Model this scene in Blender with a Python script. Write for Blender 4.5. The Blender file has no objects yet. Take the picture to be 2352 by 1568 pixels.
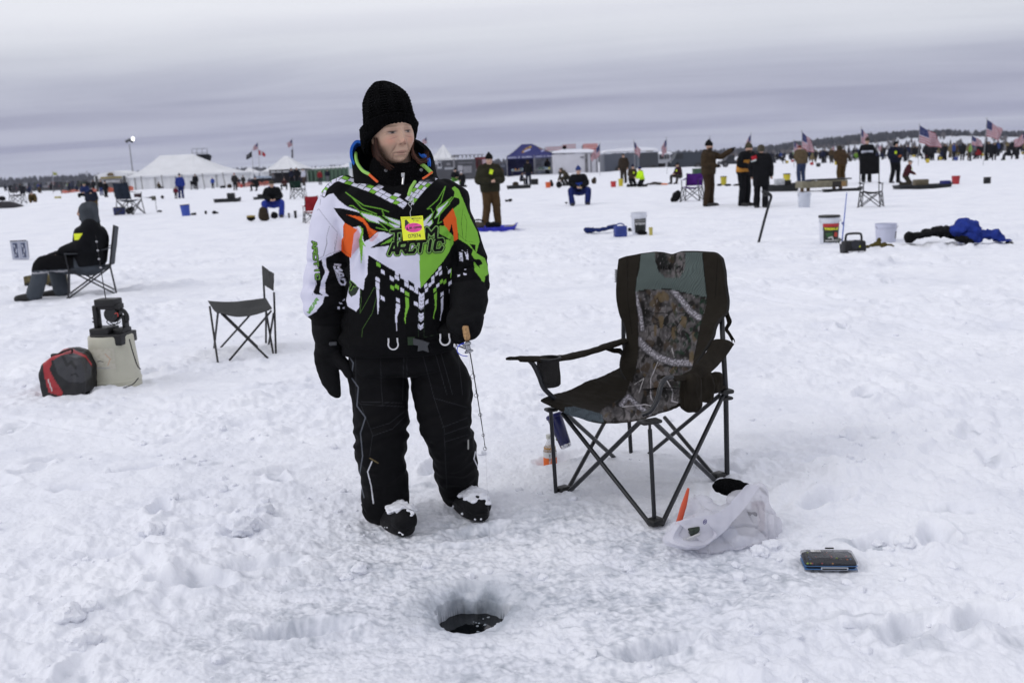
import bpy, bmesh, math, random
import numpy as np
from math import sin, cos, pi, radians, atan2, sqrt
from mathutils import Vector, Matrix
random.seed(7); rng = np.random.default_rng(7)
SC = bpy.context.scene
COL = SC.collection
W0, H0 = 2352.0, 1568.0
FPX = 35/36*W0
PITCH, ROLL, CAMZ = radians(10.04), radians(2.43), 1.4
_f = np.array([0, cos(PITCH), -sin(PITCH)]); _r = np.array([1., 0, 0]); _u = np.cross(_r, _f)
RT = _r*cos(ROLL)-_u*sin(ROLL); UP = _u*cos(ROLL)+_r*sin(ROLL); FW = _f
CAM = np.array([0, 0, CAMZ])
cam_d = bpy.data.cameras.new('camera'); cam = bpy.data.objects.new('camera', cam_d); COL.objects.link(cam)
cam_d.lens = 35; cam_d.sensor_width = 36; cam_d.clip_start = 0.05; cam_d.clip_end = 9000
cam.matrix_world = Matrix(((RT[0], UP[0], -FW[0], 0), (RT[1], UP[1], -FW[1], 0), (RT[2], UP[2], -FW[2], CAMZ), (0, 0, 0, 1)))
cam_d.dof.use_dof = True; cam_d.dof.focus_distance = 3.85; cam_d.dof.aperture_fstop = 4.0
SC.camera = cam
SC.render.resolution_x = 1024; SC.render.resolution_y = 682
SC.view_settings.view_transform = 'Standard'; SC.view_settings.look = 'None'
SC.view_settings.exposure = 0.0; SC.view_settings.gamma = 1.0
SC.render.engine = 'CYCLES'
SC.cycles.use_denoising = True
SC.cycles.max_bounces = 6; SC.cycles.volume_bounces = 0
SUN_EL, SUN_AZ = radians(38), radians(250)     # behind and to the left of the camera
wd = bpy.data.worlds.new('World'); SC.world = wd; wd.use_nodes = True
nt = wd.node_tree; nt.nodes.clear()
def N(nt, t, **k):
    n = nt.nodes.new(t)
    for a, b in k.items(): setattr(n, a, b)
    return n
def L(nt, a, b): nt.links.new(a, b)
def math_node(nt, op, a, b=None, clamp=False):
    n = N(nt, 'ShaderNodeMath', operation=op, use_clamp=clamp)
    for i, v in enumerate((a, b)):
        if v is None: continue
        if isinstance(v, (int, float)): n.inputs[i].default_value = v
        else: L(nt, v, n.inputs[i])
    return n.outputs[0]
def ramp(nt, fac, stops, interp='LINEAR'):
    n = N(nt, 'ShaderNodeValToRGB'); cr = n.color_ramp; cr.interpolation = interp
    while len(cr.elements) < len(stops): cr.elements.new(0.5)
    for e, (p, c) in zip(cr.elements, stops):
        e.position = p; e.color = (c, c, c, 1) if isinstance(c, (int, float)) else (*c, 1)
    if fac is not None: L(nt, fac, n.inputs[0])
    return n.outputs[0]
tc = N(nt, 'ShaderNodeTexCoord'); sp = N(nt, 'ShaderNodeSeparateXYZ'); L(nt, tc.outputs['Generated'], sp.inputs[0])
zc = math_node(nt, 'MAXIMUM', sp.outputs[2], 0.0)
zz = math_node(nt, 'ADD', zc, 0.055)
u = math_node(nt, 'DIVIDE', sp.outputs[0], zz); v = math_node(nt, 'DIVIDE', sp.outputs[1], zz)
us = math_node(nt, 'MULTIPLY', u, 0.15); vs = math_node(nt, 'MULTIPLY', v, 0.42)
vs2 = math_node(nt, 'ADD', vs, math_node(nt, 'MULTIPLY', u, 0.05))
cb = N(nt, 'ShaderNodeCombineXYZ'); L(nt, us, cb.inputs[0]); L(nt, vs2, cb.inputs[1])
n1 = N(nt, 'ShaderNodeTexNoise'); n1.inputs['Scale'].default_value = 1.1; n1.inputs['Detail'].default_value = 8; n1.inputs['Roughness'].default_value = 0.58
n1.inputs['Distortion'].default_value = 0.45
L(nt, cb.outputs[0], n1.inputs['Vector'])
n2 = N(nt, 'ShaderNodeTexNoise'); n2.inputs['Scale'].default_value = 2.2; n2.inputs['Detail'].default_value = 4
L(nt, tc.outputs['Generated'], n2.inputs['Vector'])
band = ramp(nt, n1.outputs[0], [(0.30, 0.0), (0.72, 1.0)], 'EASE')
zw = math_node(nt, 'ADD', zc, math_node(nt, 'MULTIPLY', math_node(nt, 'SUBTRACT', n2.outputs[0], 0.5), 0.05))
lo = ramp(nt, zw, [(0.0, (0.41, 0.43, 0.575)), (0.03, (0.345, 0.36, 0.505)), (0.055, (0.345, 0.355, 0.485)), (0.085, (0.44, 0.455, 0.57)), (0.115, (0.64, 0.66, 0.74)), (0.15, (0.78, 0.79, 0.87)), (0.35, (.80, .81, .89)), (1.0, (.80, .81, .89))])
hi = ramp(nt, zw, [(0.0, (0.55, 0.58, 0.70)), (0.03, (0.53, 0.55, 0.68)), (0.055, (0.52, 0.535, 0.655)), (0.085, (0.60, 0.62, 0.72)), (0.115, (0.76, 0.78, 0.85)), (0.15, (0.87, 0.885, 0.94)), (0.35, (.84, .85, .93)), (1.0, (.84, .85, .93))])
mx = N(nt, 'ShaderNodeMix', data_type='RGBA'); L(nt, band, mx.inputs['Factor']); L(nt, lo, mx.inputs['A']); L(nt, hi, mx.inputs['B'])
sky = N(nt, 'ShaderNodeTexSky', sky_type='NISHITA'); sky.sun_disc = False
sky.sun_elevation = SUN_EL; sky.sun_rotation = SUN_AZ
b1 = N(nt, 'ShaderNodeBackground'); L(nt, sky.outputs[0], b1.inputs[0]); b1.inputs[1].default_value = 0.08
b2 = N(nt, 'ShaderNodeBackground'); L(nt, mx.outputs['Result'], b2.inputs[0]); b2.inputs[1].default_value = 1.0
ms = N(nt, 'ShaderNodeMixShader'); ms.inputs[0].default_value = 0.95
L(nt, b1.outputs[0], ms.inputs[1]); L(nt, b2.outputs[0], ms.inputs[2])
wo = N(nt, 'ShaderNodeOutputWorld'); L(nt, ms.outputs[0], wo.inputs[0])
sl = bpy.data.lights.new('sun', 'SUN'); so = bpy.data.objects.new('sun', sl); COL.objects.link(so)
sl.energy = 0.82; sl.angle = radians(32); sl.color = (1.0, 0.975, 0.95)
so.rotation_euler = Vector((sin(SUN_AZ)*cos(SUN_EL), cos(SUN_AZ)*cos(SUN_EL), sin(SUN_EL))).to_track_quat('Z', 'Y').to_euler()
def ray(x, y): return RT*(x-W0/2)/FPX+UP*(H0/2-y)/FPX+FW
def G(x, y, z=0.0):
    d = ray(x, y); return CAM+d*((z-CAMZ)/d[2])
def A(x, y, Y):
    d = ray(x, y); return CAM+d*(Y/d[1])
def PR(P):
    v = np.asarray(P, float)-CAM; w = v@FW
    return np.stack([W0/2+FPX*(v@RT)/w, H0/2-FPX*(v@UP)/w], -1)
def _h(ix, iy, iz, seed):
    n = (ix.astype(np.int64)*374761393+iy.astype(np.int64)*668265263+iz.astype(np.int64)*2147483647+seed*1274126177) & 0xffffffff
    n = ((n ^ (n >> 13))*1274126177) & 0xffffffff
    n = ((n ^ (n >> 16))*2246822519) & 0xffffffff
    return (n ^ (n >> 15)) & 0xffffff
def noise2(x, y, seed=0):
    xi = np.floor(x); yi = np.floor(y); fx = x-xi; fy = y-yi
    u = fx*fx*fx*(fx*(fx*6-15)+10); v = fy*fy*fy*(fy*(fy*6-15)+10)
    z = np.zeros_like(xi)
    def g(ix, iy, dx, dy):
        a = _h(ix, iy, z, seed)*(2*pi/0xffffff); return np.cos(a)*dx+np.sin(a)*dy
    a = g(xi, yi, fx, fy); b = g(xi+1, yi, fx-1, fy); c = g(xi, yi+1, fx, fy-1); d = g(xi+1, yi+1, fx-1, fy-1)
    return 1.4*((a+(b-a)*u)*(1-v)+(c+(d-c)*u)*v)
def noise3(P, seed=0):
    P = np.asarray(P); I = np.floor(P); Fr = P-I; U = Fr*Fr*Fr*(Fr*(Fr*6-15)+10)
    out = 0
    for dx in (0, 1):
        for dy in (0, 1):
            for dz in (0, 1):
                h = _h(I[..., 0]+dx, I[..., 1]+dy, I[..., 2]+dz, seed)
                a = (h & 4095)*(2*pi/4096); b = ((h >> 12) & 4095)/2047.5-1; s = np.sqrt(np.maximum(0, 1-b*b))
                g = s*np.cos(a)*(Fr[..., 0]-dx)+s*np.sin(a)*(Fr[..., 1]-dy)+b*(Fr[..., 2]-dz)
                w = (U[..., 0] if dx else 1-U[..., 0])*(U[..., 1] if dy else 1-U[..., 1])*(U[..., 2] if dz else 1-U[..., 2])
                out = out+w*g
    return out*1.5
def sstep(a, b, x):
    t = np.clip((x-a)/(b-a), 0, 1); return t*t*(3-2*t)
_mats = {}
def mat(name, color, rough=0.7, metal=0.0, var=0.12, vscale=6.0, bump=0.0, bscale=80.0, spec=0.5, trans=0.0, ior=1.45, alpha=1.0, emit=None, sheen=0.0):
    if name in _mats: return _mats[name]
    m = bpy.data.materials.new(name); m.use_nodes = True; t = m.node_tree; b = t.nodes['Principled BSDF']
    c = color; tcx = N(t, 'ShaderNodeTexCoord')
    n = N(t, 'ShaderNodeTexNoise'); n.inputs['Scale'].default_value = vscale; n.inputs['Detail'].default_value = 6; L(t, tcx.outputs['Object'], n.inputs['Vector'])
    cc = ramp(t, n.outputs[0], [(0.3, tuple(x*(1-var) for x in c)), (0.7, tuple(min(1, x*(1+var)) for x in c))])
    L(t, cc, b.inputs['Base Color'])
    b.inputs['Roughness'].default_value = rough; b.inputs['Metallic'].default_value = metal
    b.inputs['Specular IOR Level'].default_value = spec; b.inputs['IOR'].default_value = ior
    b.inputs['Transmission Weight'].default_value = trans; b.inputs['Alpha'].default_value = alpha
    if sheen: b.inputs['Sheen Weight'].default_value = sheen
    if emit: b.inputs['Emission Color'].default_value = (*emit[0], 1); b.inputs['Emission Strength'].default_value = emit[1]
    if bump:
        n2 = N(t, 'ShaderNodeTexNoise'); n2.inputs['Scale'].default_value = bscale; n2.inputs['Detail'].default_value = 4; L(t, tcx.outputs['Object'], n2.inputs['Vector'])
        bp = N(t, 'ShaderNodeBump'); bp.inputs['Strength'].default_value = bump; bp.inputs['Distance'].default_value = 0.01
        L(t, n2.outputs[0], bp.inputs['Height']); L(t, bp.outputs[0], b.inputs['Normal'])
    _mats[name] = m; return m
def vmat(name, rough=0.8, bump=0.3, bscale=300.0, spec=0.3, bdist=0.003, sheen=0.0, trans=0.0, var=0.08):
    if name in _mats: return _mats[name]
    m = bpy.data.materials.new(name); m.use_nodes = True; t = m.node_tree; b = t.nodes['Principled BSDF']
    a = N(t, 'ShaderNodeVertexColor', layer_name='Col'); tcx = N(t, 'ShaderNodeTexCoord')
    n = N(t, 'ShaderNodeTexNoise'); n.inputs['Scale'].default_value = bscale; n.inputs['Detail'].default_value = 3; L(t, tcx.outputs['Object'], n.inputs['Vector'])
    n3 = N(t, 'ShaderNodeTexNoise'); n3.inputs['Scale'].default_value = 14; n3.inputs['Detail'].default_value = 5; L(t, tcx.outputs['Object'], n3.inputs['Vector'])
    mm = N(t, 'ShaderNodeMix', data_type='RGBA', blend_type='MULTIPLY'); mm.inputs['Factor'].default_value = 1
    L(t, a.outputs[0], mm.inputs['A']); L(t, ramp(t, n3.outputs[0], [(0.3, 1-var), (0.7, 1.0)]), mm.inputs['B']); L(t, mm.outputs['Result'], b.inputs['Base Color'])
    b.inputs['Roughness'].default_value = rough; b.inputs['Specular IOR Level'].default_value = spec; b.inputs['Sheen Weight'].default_value = sheen
    if trans: b.inputs['Subsurface Weight'].default_value = trans; b.inputs['Subsurface Radius'].default_value = (0.01, 0.004, 0.002); b.inputs['Subsurface Scale'].default_value = 1.0
    bp = N(t, 'ShaderNodeBump'); bp.inputs['Strength'].default_value = bump; bp.inputs['Distance'].default_value = bdist
    L(t, n.outputs[0], bp.inputs['Height']); L(t, bp.outputs[0], b.inputs['Normal'])
    _mats[name] = m; return m
def link(o, parent=None):
    COL.objects.link(o)
    if parent is not None: o.parent = parent
    return o
def tag(o, label=None, cat=None, group=None, kind=None):
    if label: o['label'] = label
    if cat: o['category'] = cat
    if group: o['group'] = group
    if kind: o['kind'] = kind
    return o
def empty(name, loc, rz=0.0, label=None, cat=None, group=None):
    o = bpy.data.objects.new(name, None); o.location = tuple(loc); o.rotation_euler = (0, 0, rz); o.empty_display_size = 0.1
    link(o); return tag(o, label, cat, group)
def copy_tree(o, parent=None):
    c = o.copy(); COL.objects.link(c)
    if parent is not None: c.parent = parent
    for ch in [x for x in o.children]: copy_tree(ch, c)
    return c
def frames(P):
    P = np.asarray(P, float); n = len(P); T = np.zeros_like(P)
    T[1:-1] = P[2:]-P[:-2]; T[0] = P[1]-P[0]; T[-1] = P[-1]-P[-2]
    T /= np.maximum(1e-9, np.linalg.norm(T, axis=1))[:, None]
    a = np.array([1., 0, 0]) if abs(T[0][0]) < 0.8 else np.array([0, 1., 0])
    X = []; x = a-T[0]*(a@T[0]); x /= np.linalg.norm(x)
    for i in range(n):
        x = x-T[i]*(x@T[i]); x /= max(1e-9, np.linalg.norm(x)); X.append(x)
    X = np.array(X); return T, X, np.cross(T, X)
def spline(P, n=8):
    P = np.asarray(P, float); Q = np.vstack([2*P[0]-P[1], P, 2*P[-1]-P[-2]]); out = []
    for i in range(1, len(Q)-2):
        for k in range(n):
            t = k/n; out.append(0.5*((2*Q[i])+(Q[i+1]-Q[i-1])*t+(2*Q[i-1]-5*Q[i]+4*Q[i+1]-Q[i+2])*t*t+(3*Q[i]-Q[i-1]-3*Q[i+1]+Q[i+2])*t**3))
    out.append(P[-1]); return np.array(out)
class MB:
    def __init__(s): s.v = []; s.f = []; s.m = []; s.n = 0; s.cur = 0
    def add(s, V, Fc, m=None):
        V = np.asarray(V, float).reshape(-1, 3); s.v.append(V)
        for f in Fc: s.f.append(tuple(int(i)+s.n for i in f)); s.m.append(s.cur if m is None else m)
        s.n += len(V); return s
    def grid(s, Pg, closeu=False, closev=False, flip=False, m=None):
        Pg = np.asarray(Pg, float); a, b = Pg.shape[:2]; Fc = []
        for i in range(a if closeu else a-1):
            for j in range(b if closev else b-1):
                q = (i*b+j, i*b+(j+1) % b, ((i+1) % a)*b+(j+1) % b, ((i+1) % a)*b+j)
                Fc.append(q[::-1] if flip else q)
        return s.add(Pg.reshape(-1, 3), Fc, m)
    def sheet(s, Pg, th=0.003, m=None):
        Pg = np.asarray(Pg, float); a, b = Pg.shape[:2]
        du = np.gradient(Pg, axis=0); dv = np.gradient(Pg, axis=1); nn = np.cross(du, dv); nn /= np.maximum(1e-12, np.linalg.norm(nn, axis=2))[..., None]
        P0 = Pg+nn*th/2; P1 = Pg-nn*th/2
        V = np.concatenate([P0.reshape(-1, 3), P1.reshape(-1, 3)]); o = a*b; Fc = []
        for i in range(a-1):
            for j in range(b-1):
                q = (i*b+j, i*b+j+1, (i+1)*b+j+1, (i+1)*b+j); Fc.append(q[::-1]); Fc.append(tuple(k+o for k in q))
        bd = [(0, j) for j in range(b)]+[(i, b-1) for i in range(1, a)]+[(a-1, j) for j in range(b-2, -1, -1)]+[(i, 0) for i in range(a-2, 0, -1)]
        ids = [i*b+j for i, j in bd]
        for k in range(len(ids)):
            p, q = ids[k], ids[(k+1) % len(ids)]; Fc.append((p, q, q+o, p+o))
        return s.add(V, Fc, m)
    def tube(s, P, r, n=10, cap=True, flat=None, m=None, twist=0.0):
        P = np.asarray(P, float); k = len(P); r = np.full(k, r, float) if np.isscalar(r) else np.asarray(r, float)
        fl = np.ones(k) if flat is None else (np.full(k, flat, float) if np.isscalar(flat) else np.asarray(flat, float))
        T, X, Y = frames(P); a = np.linspace(0, 2*pi, n, endpoint=False)+twist
        R = P[:, None]+X[:, None]*(np.cos(a)[None, :, None]*r[:, None, None])+Y[:, None]*(np.sin(a)[None, :, None]*(r*fl)[:, None, None])
        if cap == 'round':
            rows = []
            for ph in (80, 50, 25): rows.append(P[0]-T[0]*r[0]*sin(radians(ph))+(R[0]-P[0])*cos(radians(ph)))
            rows += list(R)
            for ph in (25, 50, 80): rows.append(P[-1]+T[-1]*r[-1]*sin(radians(ph))+(R[-1]-P[-1])*cos(radians(ph)))
            R = np.array(rows); k = len(R)
        o = s.n; s.grid(R, closev=True, m=m)
        if cap:
            mm = s.cur if m is None else m
            s.f.append(tuple(o+i for i in range(n))[::-1]); s.m.append(mm); s.f.append(tuple(o+(k-1)*n+i for i in range(n))); s.m.append(mm)
        return s
    def loft(s, secs, n=24, m=None, p=2.0, sub=0):
        S = np.asarray(secs, float)
        if sub: S = spline(S, sub)
        a = np.linspace(0, 2*pi, n, endpoint=False); ca, sa = np.cos(a), np.sin(a); e = 2/p
        cx = np.sign(ca)*np.abs(ca)**e; sy = np.sign(sa)*np.abs(sa)**e
        R = np.stack([S[:, 0:1]+S[:, 3:4]*cx, S[:, 1:2]+S[:, 4:5]*sy, np.repeat(S[:, 2:3], n, 1)], -1)
        o = s.n; k = len(S); s.grid(R, closev=True, m=m); mm = s.cur if m is None else m
        s.f.append(tuple(o+i for i in range(n))[::-1]); s.m.append(mm); s.f.append(tuple(o+(k-1)*n+i for i in range(n))); s.m.append(mm); return s
    def ell(s, c, r, n=16, k=10, M=None, m=None, squash=None):
        th = np.linspace(0, pi, k+1)[1:-1]; a = np.linspace(0, 2*pi, n, endpoint=False)
        R = np.stack([np.outer(np.sin(th), np.cos(a)), np.outer(np.sin(th), np.sin(a)), np.repeat(np.cos(th)[:, None], n, 1)], -1)*np.asarray(r, float)
        top = np.array([0, 0, 1.])*np.asarray(r, float)
        if M is not None: R = R@np.asarray(M).T; top = np.asarray(M)@top
        c = np.asarray(c, float); o = s.n; s.grid(R+c, closev=True, flip=True, m=m); kk = len(th); mm = s.cur if m is None else m
        s.v.append(np.array([c+top, c-top])); t = s.n; s.n += 2
        for j in range(n):
            s.f.append((t, o+j, o+(j+1) % n)); s.m.append(mm); s.f.append((t+1, o+(kk-1)*n+(j+1) % n, o+(kk-1)*n+j)); s.m.append(mm)
        return s
    def box(s, c, d, rz=0.0, M=None, bev=0.0, m=None, taper=1.0):
        d = np.asarray(d, float)/2; x, y, z = d; b = min(bev, x*0.9, y*0.9, z*0.9)
        if b <= 0:
            V = np.array([(sx*x*(taper if sz < 0 else 1), sy*y*(taper if sz < 0 else 1), sz*z) for sz in (-1, 1) for sy in (-1, 1) for sx in (-1, 1)])
            Fc = [(0, 2, 3, 1), (4, 5, 7, 6), (0, 1, 5, 4), (2, 6, 7, 3), (0, 4, 6, 2), (1, 3, 7, 5)]
        else:
            n = 3; V = []; q = []
            for cx, cy, a0 in ((1, 1, 0), (-1, 1, 90), (-1, -1, 180), (1, -1, 270)):
                for k in range(n+1): q.append((cx*(x-b)+b*cos(radians(a0+90*k/n)), cy*(y-b)+b*sin(radians(a0+90*k/n))))
            q = np.array(q); rows = []
            for zz_, ins in ((-z, b*0.8), (-z+b*0.4, b*0.2), (-z+b, 0), (z-b, 0), (z-b*0.4, b*0.2), (z, b*0.8)):
                tp = taper+(1-taper)*(zz_+z)/(2*z); rows.append(np.column_stack([q*(1-ins/np.array([x, y]))*tp, np.full(len(q), zz_)]))
            V = np.array(rows); k, nn = V.shape[:2]; Fc = [(i*nn+j, i*nn+(j+1) % nn, (i+1)*nn+(j+1) % nn, (i+1)*nn+j) for i in range(k-1) for j in range(nn)]
            Fc += [tuple(range(nn))[::-1], tuple((k-1)*nn+j for j in range(nn))]; V = V.reshape(-1, 3)
        if M is not None: V = V@np.asarray(M).T
        elif rz: cr, sr = cos(rz), sin(rz); V = V@np.array([[cr, -sr, 0], [sr, cr, 0], [0, 0, 1]]).T
        return s.add(V+np.asarray(c, float), Fc, m)
    def lathe(s, prof, c=(0, 0, 0), n=24, M=None, m=None, cap=True):
        pr = np.asarray(prof, float); a = np.linspace(0, 2*pi, n, endpoint=False)
        R = np.stack([pr[:, 0:1]*np.cos(a), pr[:, 0:1]*np.sin(a), np.repeat(pr[:, 1:2], n, 1)], -1)
        if M is not None: R = R@np.asarray(M).T
        o = s.n; k = len(pr); s.grid(R+np.asarray(c, float), closev=True, m=m); mm = s.cur if m is None else m
        if cap:
            s.f.append(tuple(o+i for i in range(n))[::-1]); s.m.append(mm); s.f.append(tuple(o+(k-1)*n+i for i in range(n))); s.m.append(mm)
        return s
    def prism(s, poly, d0, d1, M=None, c=(0, 0, 0), m=None):
        q = np.asarray(poly, float); n = len(q); V = np.concatenate([np.column_stack([q[:, 0], np.full(n, d0), q[:, 1]]), np.column_stack([q[:, 0], np.full(n, d1), q[:, 1]])])
        if M is not None: V = V@np.asarray(M).T
        Fc = [tuple(range(n)), tuple(range(2*n-1, n-1, -1))]+[((i+1) % n, i, i+n, (i+1) % n+n) for i in range(n)]
        return s.add(V+np.asarray(c, float), Fc, m)
    def mesh(s, name, mats):
        me = bpy.data.meshes.new(name); V = np.concatenate(s.v) if s.v else np.zeros((0, 3))
        me.from_pydata(V.tolist(), [], s.f)
        for q in mats: me.materials.append(q)
        if len(mats) > 1: me.polygons.foreach_set('material_index', np.array(s.m, np.int32))
        return me
    def build(s, name, mats, parent=None, org=(0, 0, 0), smooth=True, loc=None):
        if not isinstance(mats, (list, tuple)): mats = [mats]
        if any(abs(x) > 0 for x in org): s.v = [v-np.asarray(org, float) for v in s.v]
        me = s.mesh(name, mats)
        fin(me, smooth)
        o = bpy.data.objects.new(name, me); link(o, parent)
        if loc is not None: o.location = tuple(loc)
        return o
def fin(me, smooth=True, ang=38):
    bm = bmesh.new(); bm.from_mesh(me); bmesh.ops.recalc_face_normals(bm, faces=bm.faces)
    for f in bm.faces: f.smooth = smooth
    if smooth:
        for e in bm.edges:
            if len(e.link_faces) == 2 and e.calc_face_angle(0) > radians(ang): e.smooth = False
    bm.to_mesh(me); bm.free()
def npmesh(name, V, Fq, mats, smooth=True, col=None, attrs=None):
    me = bpy.data.meshes.new(name); Fq = np.asarray(Fq, np.int32); nf, w = Fq.shape
    me.vertices.add(len(V)); me.vertices.foreach_set('co', np.asarray(V, np.float32).ravel())
    me.loops.add(nf*w); me.loops.foreach_set('vertex_index', Fq.ravel())
    me.polygons.add(nf); me.polygons.foreach_set('loop_start', np.arange(0, nf*w, w, dtype=np.int32))
    me.update(calc_edges=True); me.polygons.foreach_set('use_smooth', np.full(nf, smooth))
    for q in (mats if isinstance(mats, (list, tuple)) else [mats]): me.materials.append(q)
    if col is not None: setcol(me, col)
    for k, a in (attrs or {}).items():
        at = me.attributes.new(k, 'FLOAT', 'POINT'); at.data.foreach_set('value', np.asarray(a, np.float32))
    me.validate(); return me
def setcol(me, col):
    c = np.ones((len(me.vertices), 4), np.float32); c[:, :3] = col
    at = me.attributes.new('Col', 'FLOAT_COLOR', 'POINT'); at.data.foreach_set('color', c.ravel())
def verts(me):
    a = np.zeros(len(me.vertices)*3, np.float32); me.vertices.foreach_get('co', a); return a.reshape(-1, 3).astype(float)
def norms(me):
    a = np.zeros(len(me.vertices)*3, np.float32); me.vertex_normals.foreach_get('vector', a); return a.reshape(-1, 3).astype(float)
def setverts(me, V): me.vertices.foreach_set('co', np.asarray(V, np.float32).ravel()); me.update()
def remesh(mb, voxel, smooth=4, name='m'):
    me = mb.mesh(name, []); o = bpy.data.objects.new(name, me); COL.objects.link(o)
    r = o.modifiers.new('r', 'REMESH'); r.mode = 'VOXEL'; r.voxel_size = voxel; r.use_smooth_shade = True
    if smooth: q = o.modifiers.new('s', 'SMOOTH'); q.factor = 0.5; q.iterations = smooth
    dg = bpy.context.evaluated_depsgraph_get(); dg.update()
    out = bpy.data.meshes.new_from_object(o.evaluated_get(dg)); bpy.data.objects.remove(o); bpy.data.meshes.remove(me)
    out.name = name; return out
def meobj(name, me, mats, parent=None, loc=None, org=None):
    me.name = name; me.materials.clear()
    if org is not None: setverts(me, verts(me)-np.asarray(org, float))
    for q in (mats if isinstance(mats, (list, tuple)) else [mats]): me.materials.append(q)
    me.polygons.foreach_set('use_smooth', np.full(len(me.polygons), True)); me.update()
    o = bpy.data.objects.new(name, me); link(o, parent)
    if loc is not None: o.location = tuple(loc)
    return o
def rotm(rx=0, ry=0, rz=0):
    return np.array((Matrix.Rotation(rz, 3, 'Z') @ Matrix.Rotation(ry, 3, 'Y') @ Matrix.Rotation(rx, 3, 'X')))
def align(d, up=(0, 0, 1)):
    z = np.asarray(d, float); z /= np.linalg.norm(z); x = np.cross(up, z)
    if np.linalg.norm(x) < 1e-6: x = np.array([1., 0, 0])
    x /= np.linalg.norm(x); return np.column_stack([x, np.cross(z, x), z])
GL = {'A': [[(0, 1), (.35, 0), (.65, 0), (1, 1)], [(.2, .65), (.8, .65)]], 'R': [[(0, 1), (0, 0), (.85, 0), (1, .12), (1, .4), (.85, .52), (0, .52)], [(.5, .52), (1, 1)]],
      'C': [[(1, .25), (.85, 0), (.15, 0), (0, .15), (0, .85), (.15, 1), (.85, 1), (1, .75)]], 'T': [[(0, 0), (1, 0)], [(.5, 0), (.5, 1)]], 'I': [[(.5, 0), (.5, 1)]],
      'E': [[(1, 0), (0, 0), (0, 1), (1, 1)], [(0, .5), (.8, .5)]], 'M': [[(0, 1), (0, 0), (.5, .6), (1, 0), (1, 1)]], 'D': [[(0, 0), (.7, 0), (1, .25), (1, .75), (.7, 1), (0, 1), (0, 0)]],
      'G': [[(1, .2), (.85, 0), (.15, 0), (0, .15), (0, .85), (.15, 1), (.85, 1), (1, .85), (1, .55), (.6, .55)]], 'N': [[(0, 1), (0, 0), (1, 1), (1, 0)]],
      'W': [[(0, 0), (.25, 1), (.5, .3), (.75, 1), (1, 0)]], 'O': [[(.2, 0), (.8, 0), (1, .2), (1, .8), (.8, 1), (.2, 1), (0, .8), (0, .2), (.2, 0)]],
      'K': [[(0, 0), (0, 1)], [(1, 0), (0, .55), (1, 1)]], 'S': [[(1, .15), (.8, 0), (.2, 0), (0, .2), (.1, .42), (.9, .58), (1, .8), (.8, 1), (.2, 1), (0, .85)]],
      'H': [[(0, 0), (0, 1)], [(1, 0), (1, 1)], [(0, .5), (1, .5)]], 'F': [[(1, 0), (0, 0), (0, 1)], [(0, .5), (.8, .5)]], 'L': [[(0, 0), (0, 1), (1, 1)]],
      'B': [[(0, 0), (.8, 0), (1, .2), (.8, .5), (1, .8), (.8, 1), (0, 1), (0, 0)], [(0, .5), (.8, .5)]], 'U': [[(0, 0), (0, .8), (.2, 1), (.8, 1), (1, .8), (1, 0)]],
      'V': [[(0, 0), (.5, 1), (1, 0)]], 'X': [[(0, 0), (1, 1)], [(1, 0), (0, 1)]], 'Y': [[(0, 0), (.5, .5), (1, 0)], [(.5, .5), (.5, 1)]], 'P': [[(0, 1), (0, 0), (.9, 0), (1, .25), (.9, .5), (0, .5)]],
      '0': [[(.2, 0), (.8, 0), (1, .2), (1, .8), (.8, 1), (.2, 1), (0, .8), (0, .2), (.2, 0)]], '7': [[(0, 0), (1, 0), (.35, 1)]], '9': [[(1, .45), (.15, .5), (0, .3), (.15, 0), (.85, 0), (1, .2), (1, .7), (.8, 1), (.1, 1)]],
      '4': [[(.75, 1), (.75, 0), (0, .7), (1, .7)]], '5': [[(1, 0), (.1, 0), (0, .45), (.8, .4), (1, .65), (.8, 1), (0, 1)]], '.': [[(.4, .95), (.6, 1)]], '$': [[(1, .15), (.8, 0), (.2, 0), (0, .2), (.1, .42), (.9, .58), (1, .8), (.8, 1), (.2, 1), (0, .85)], [(.5, -.1), (.5, 1.1)]]}
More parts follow.
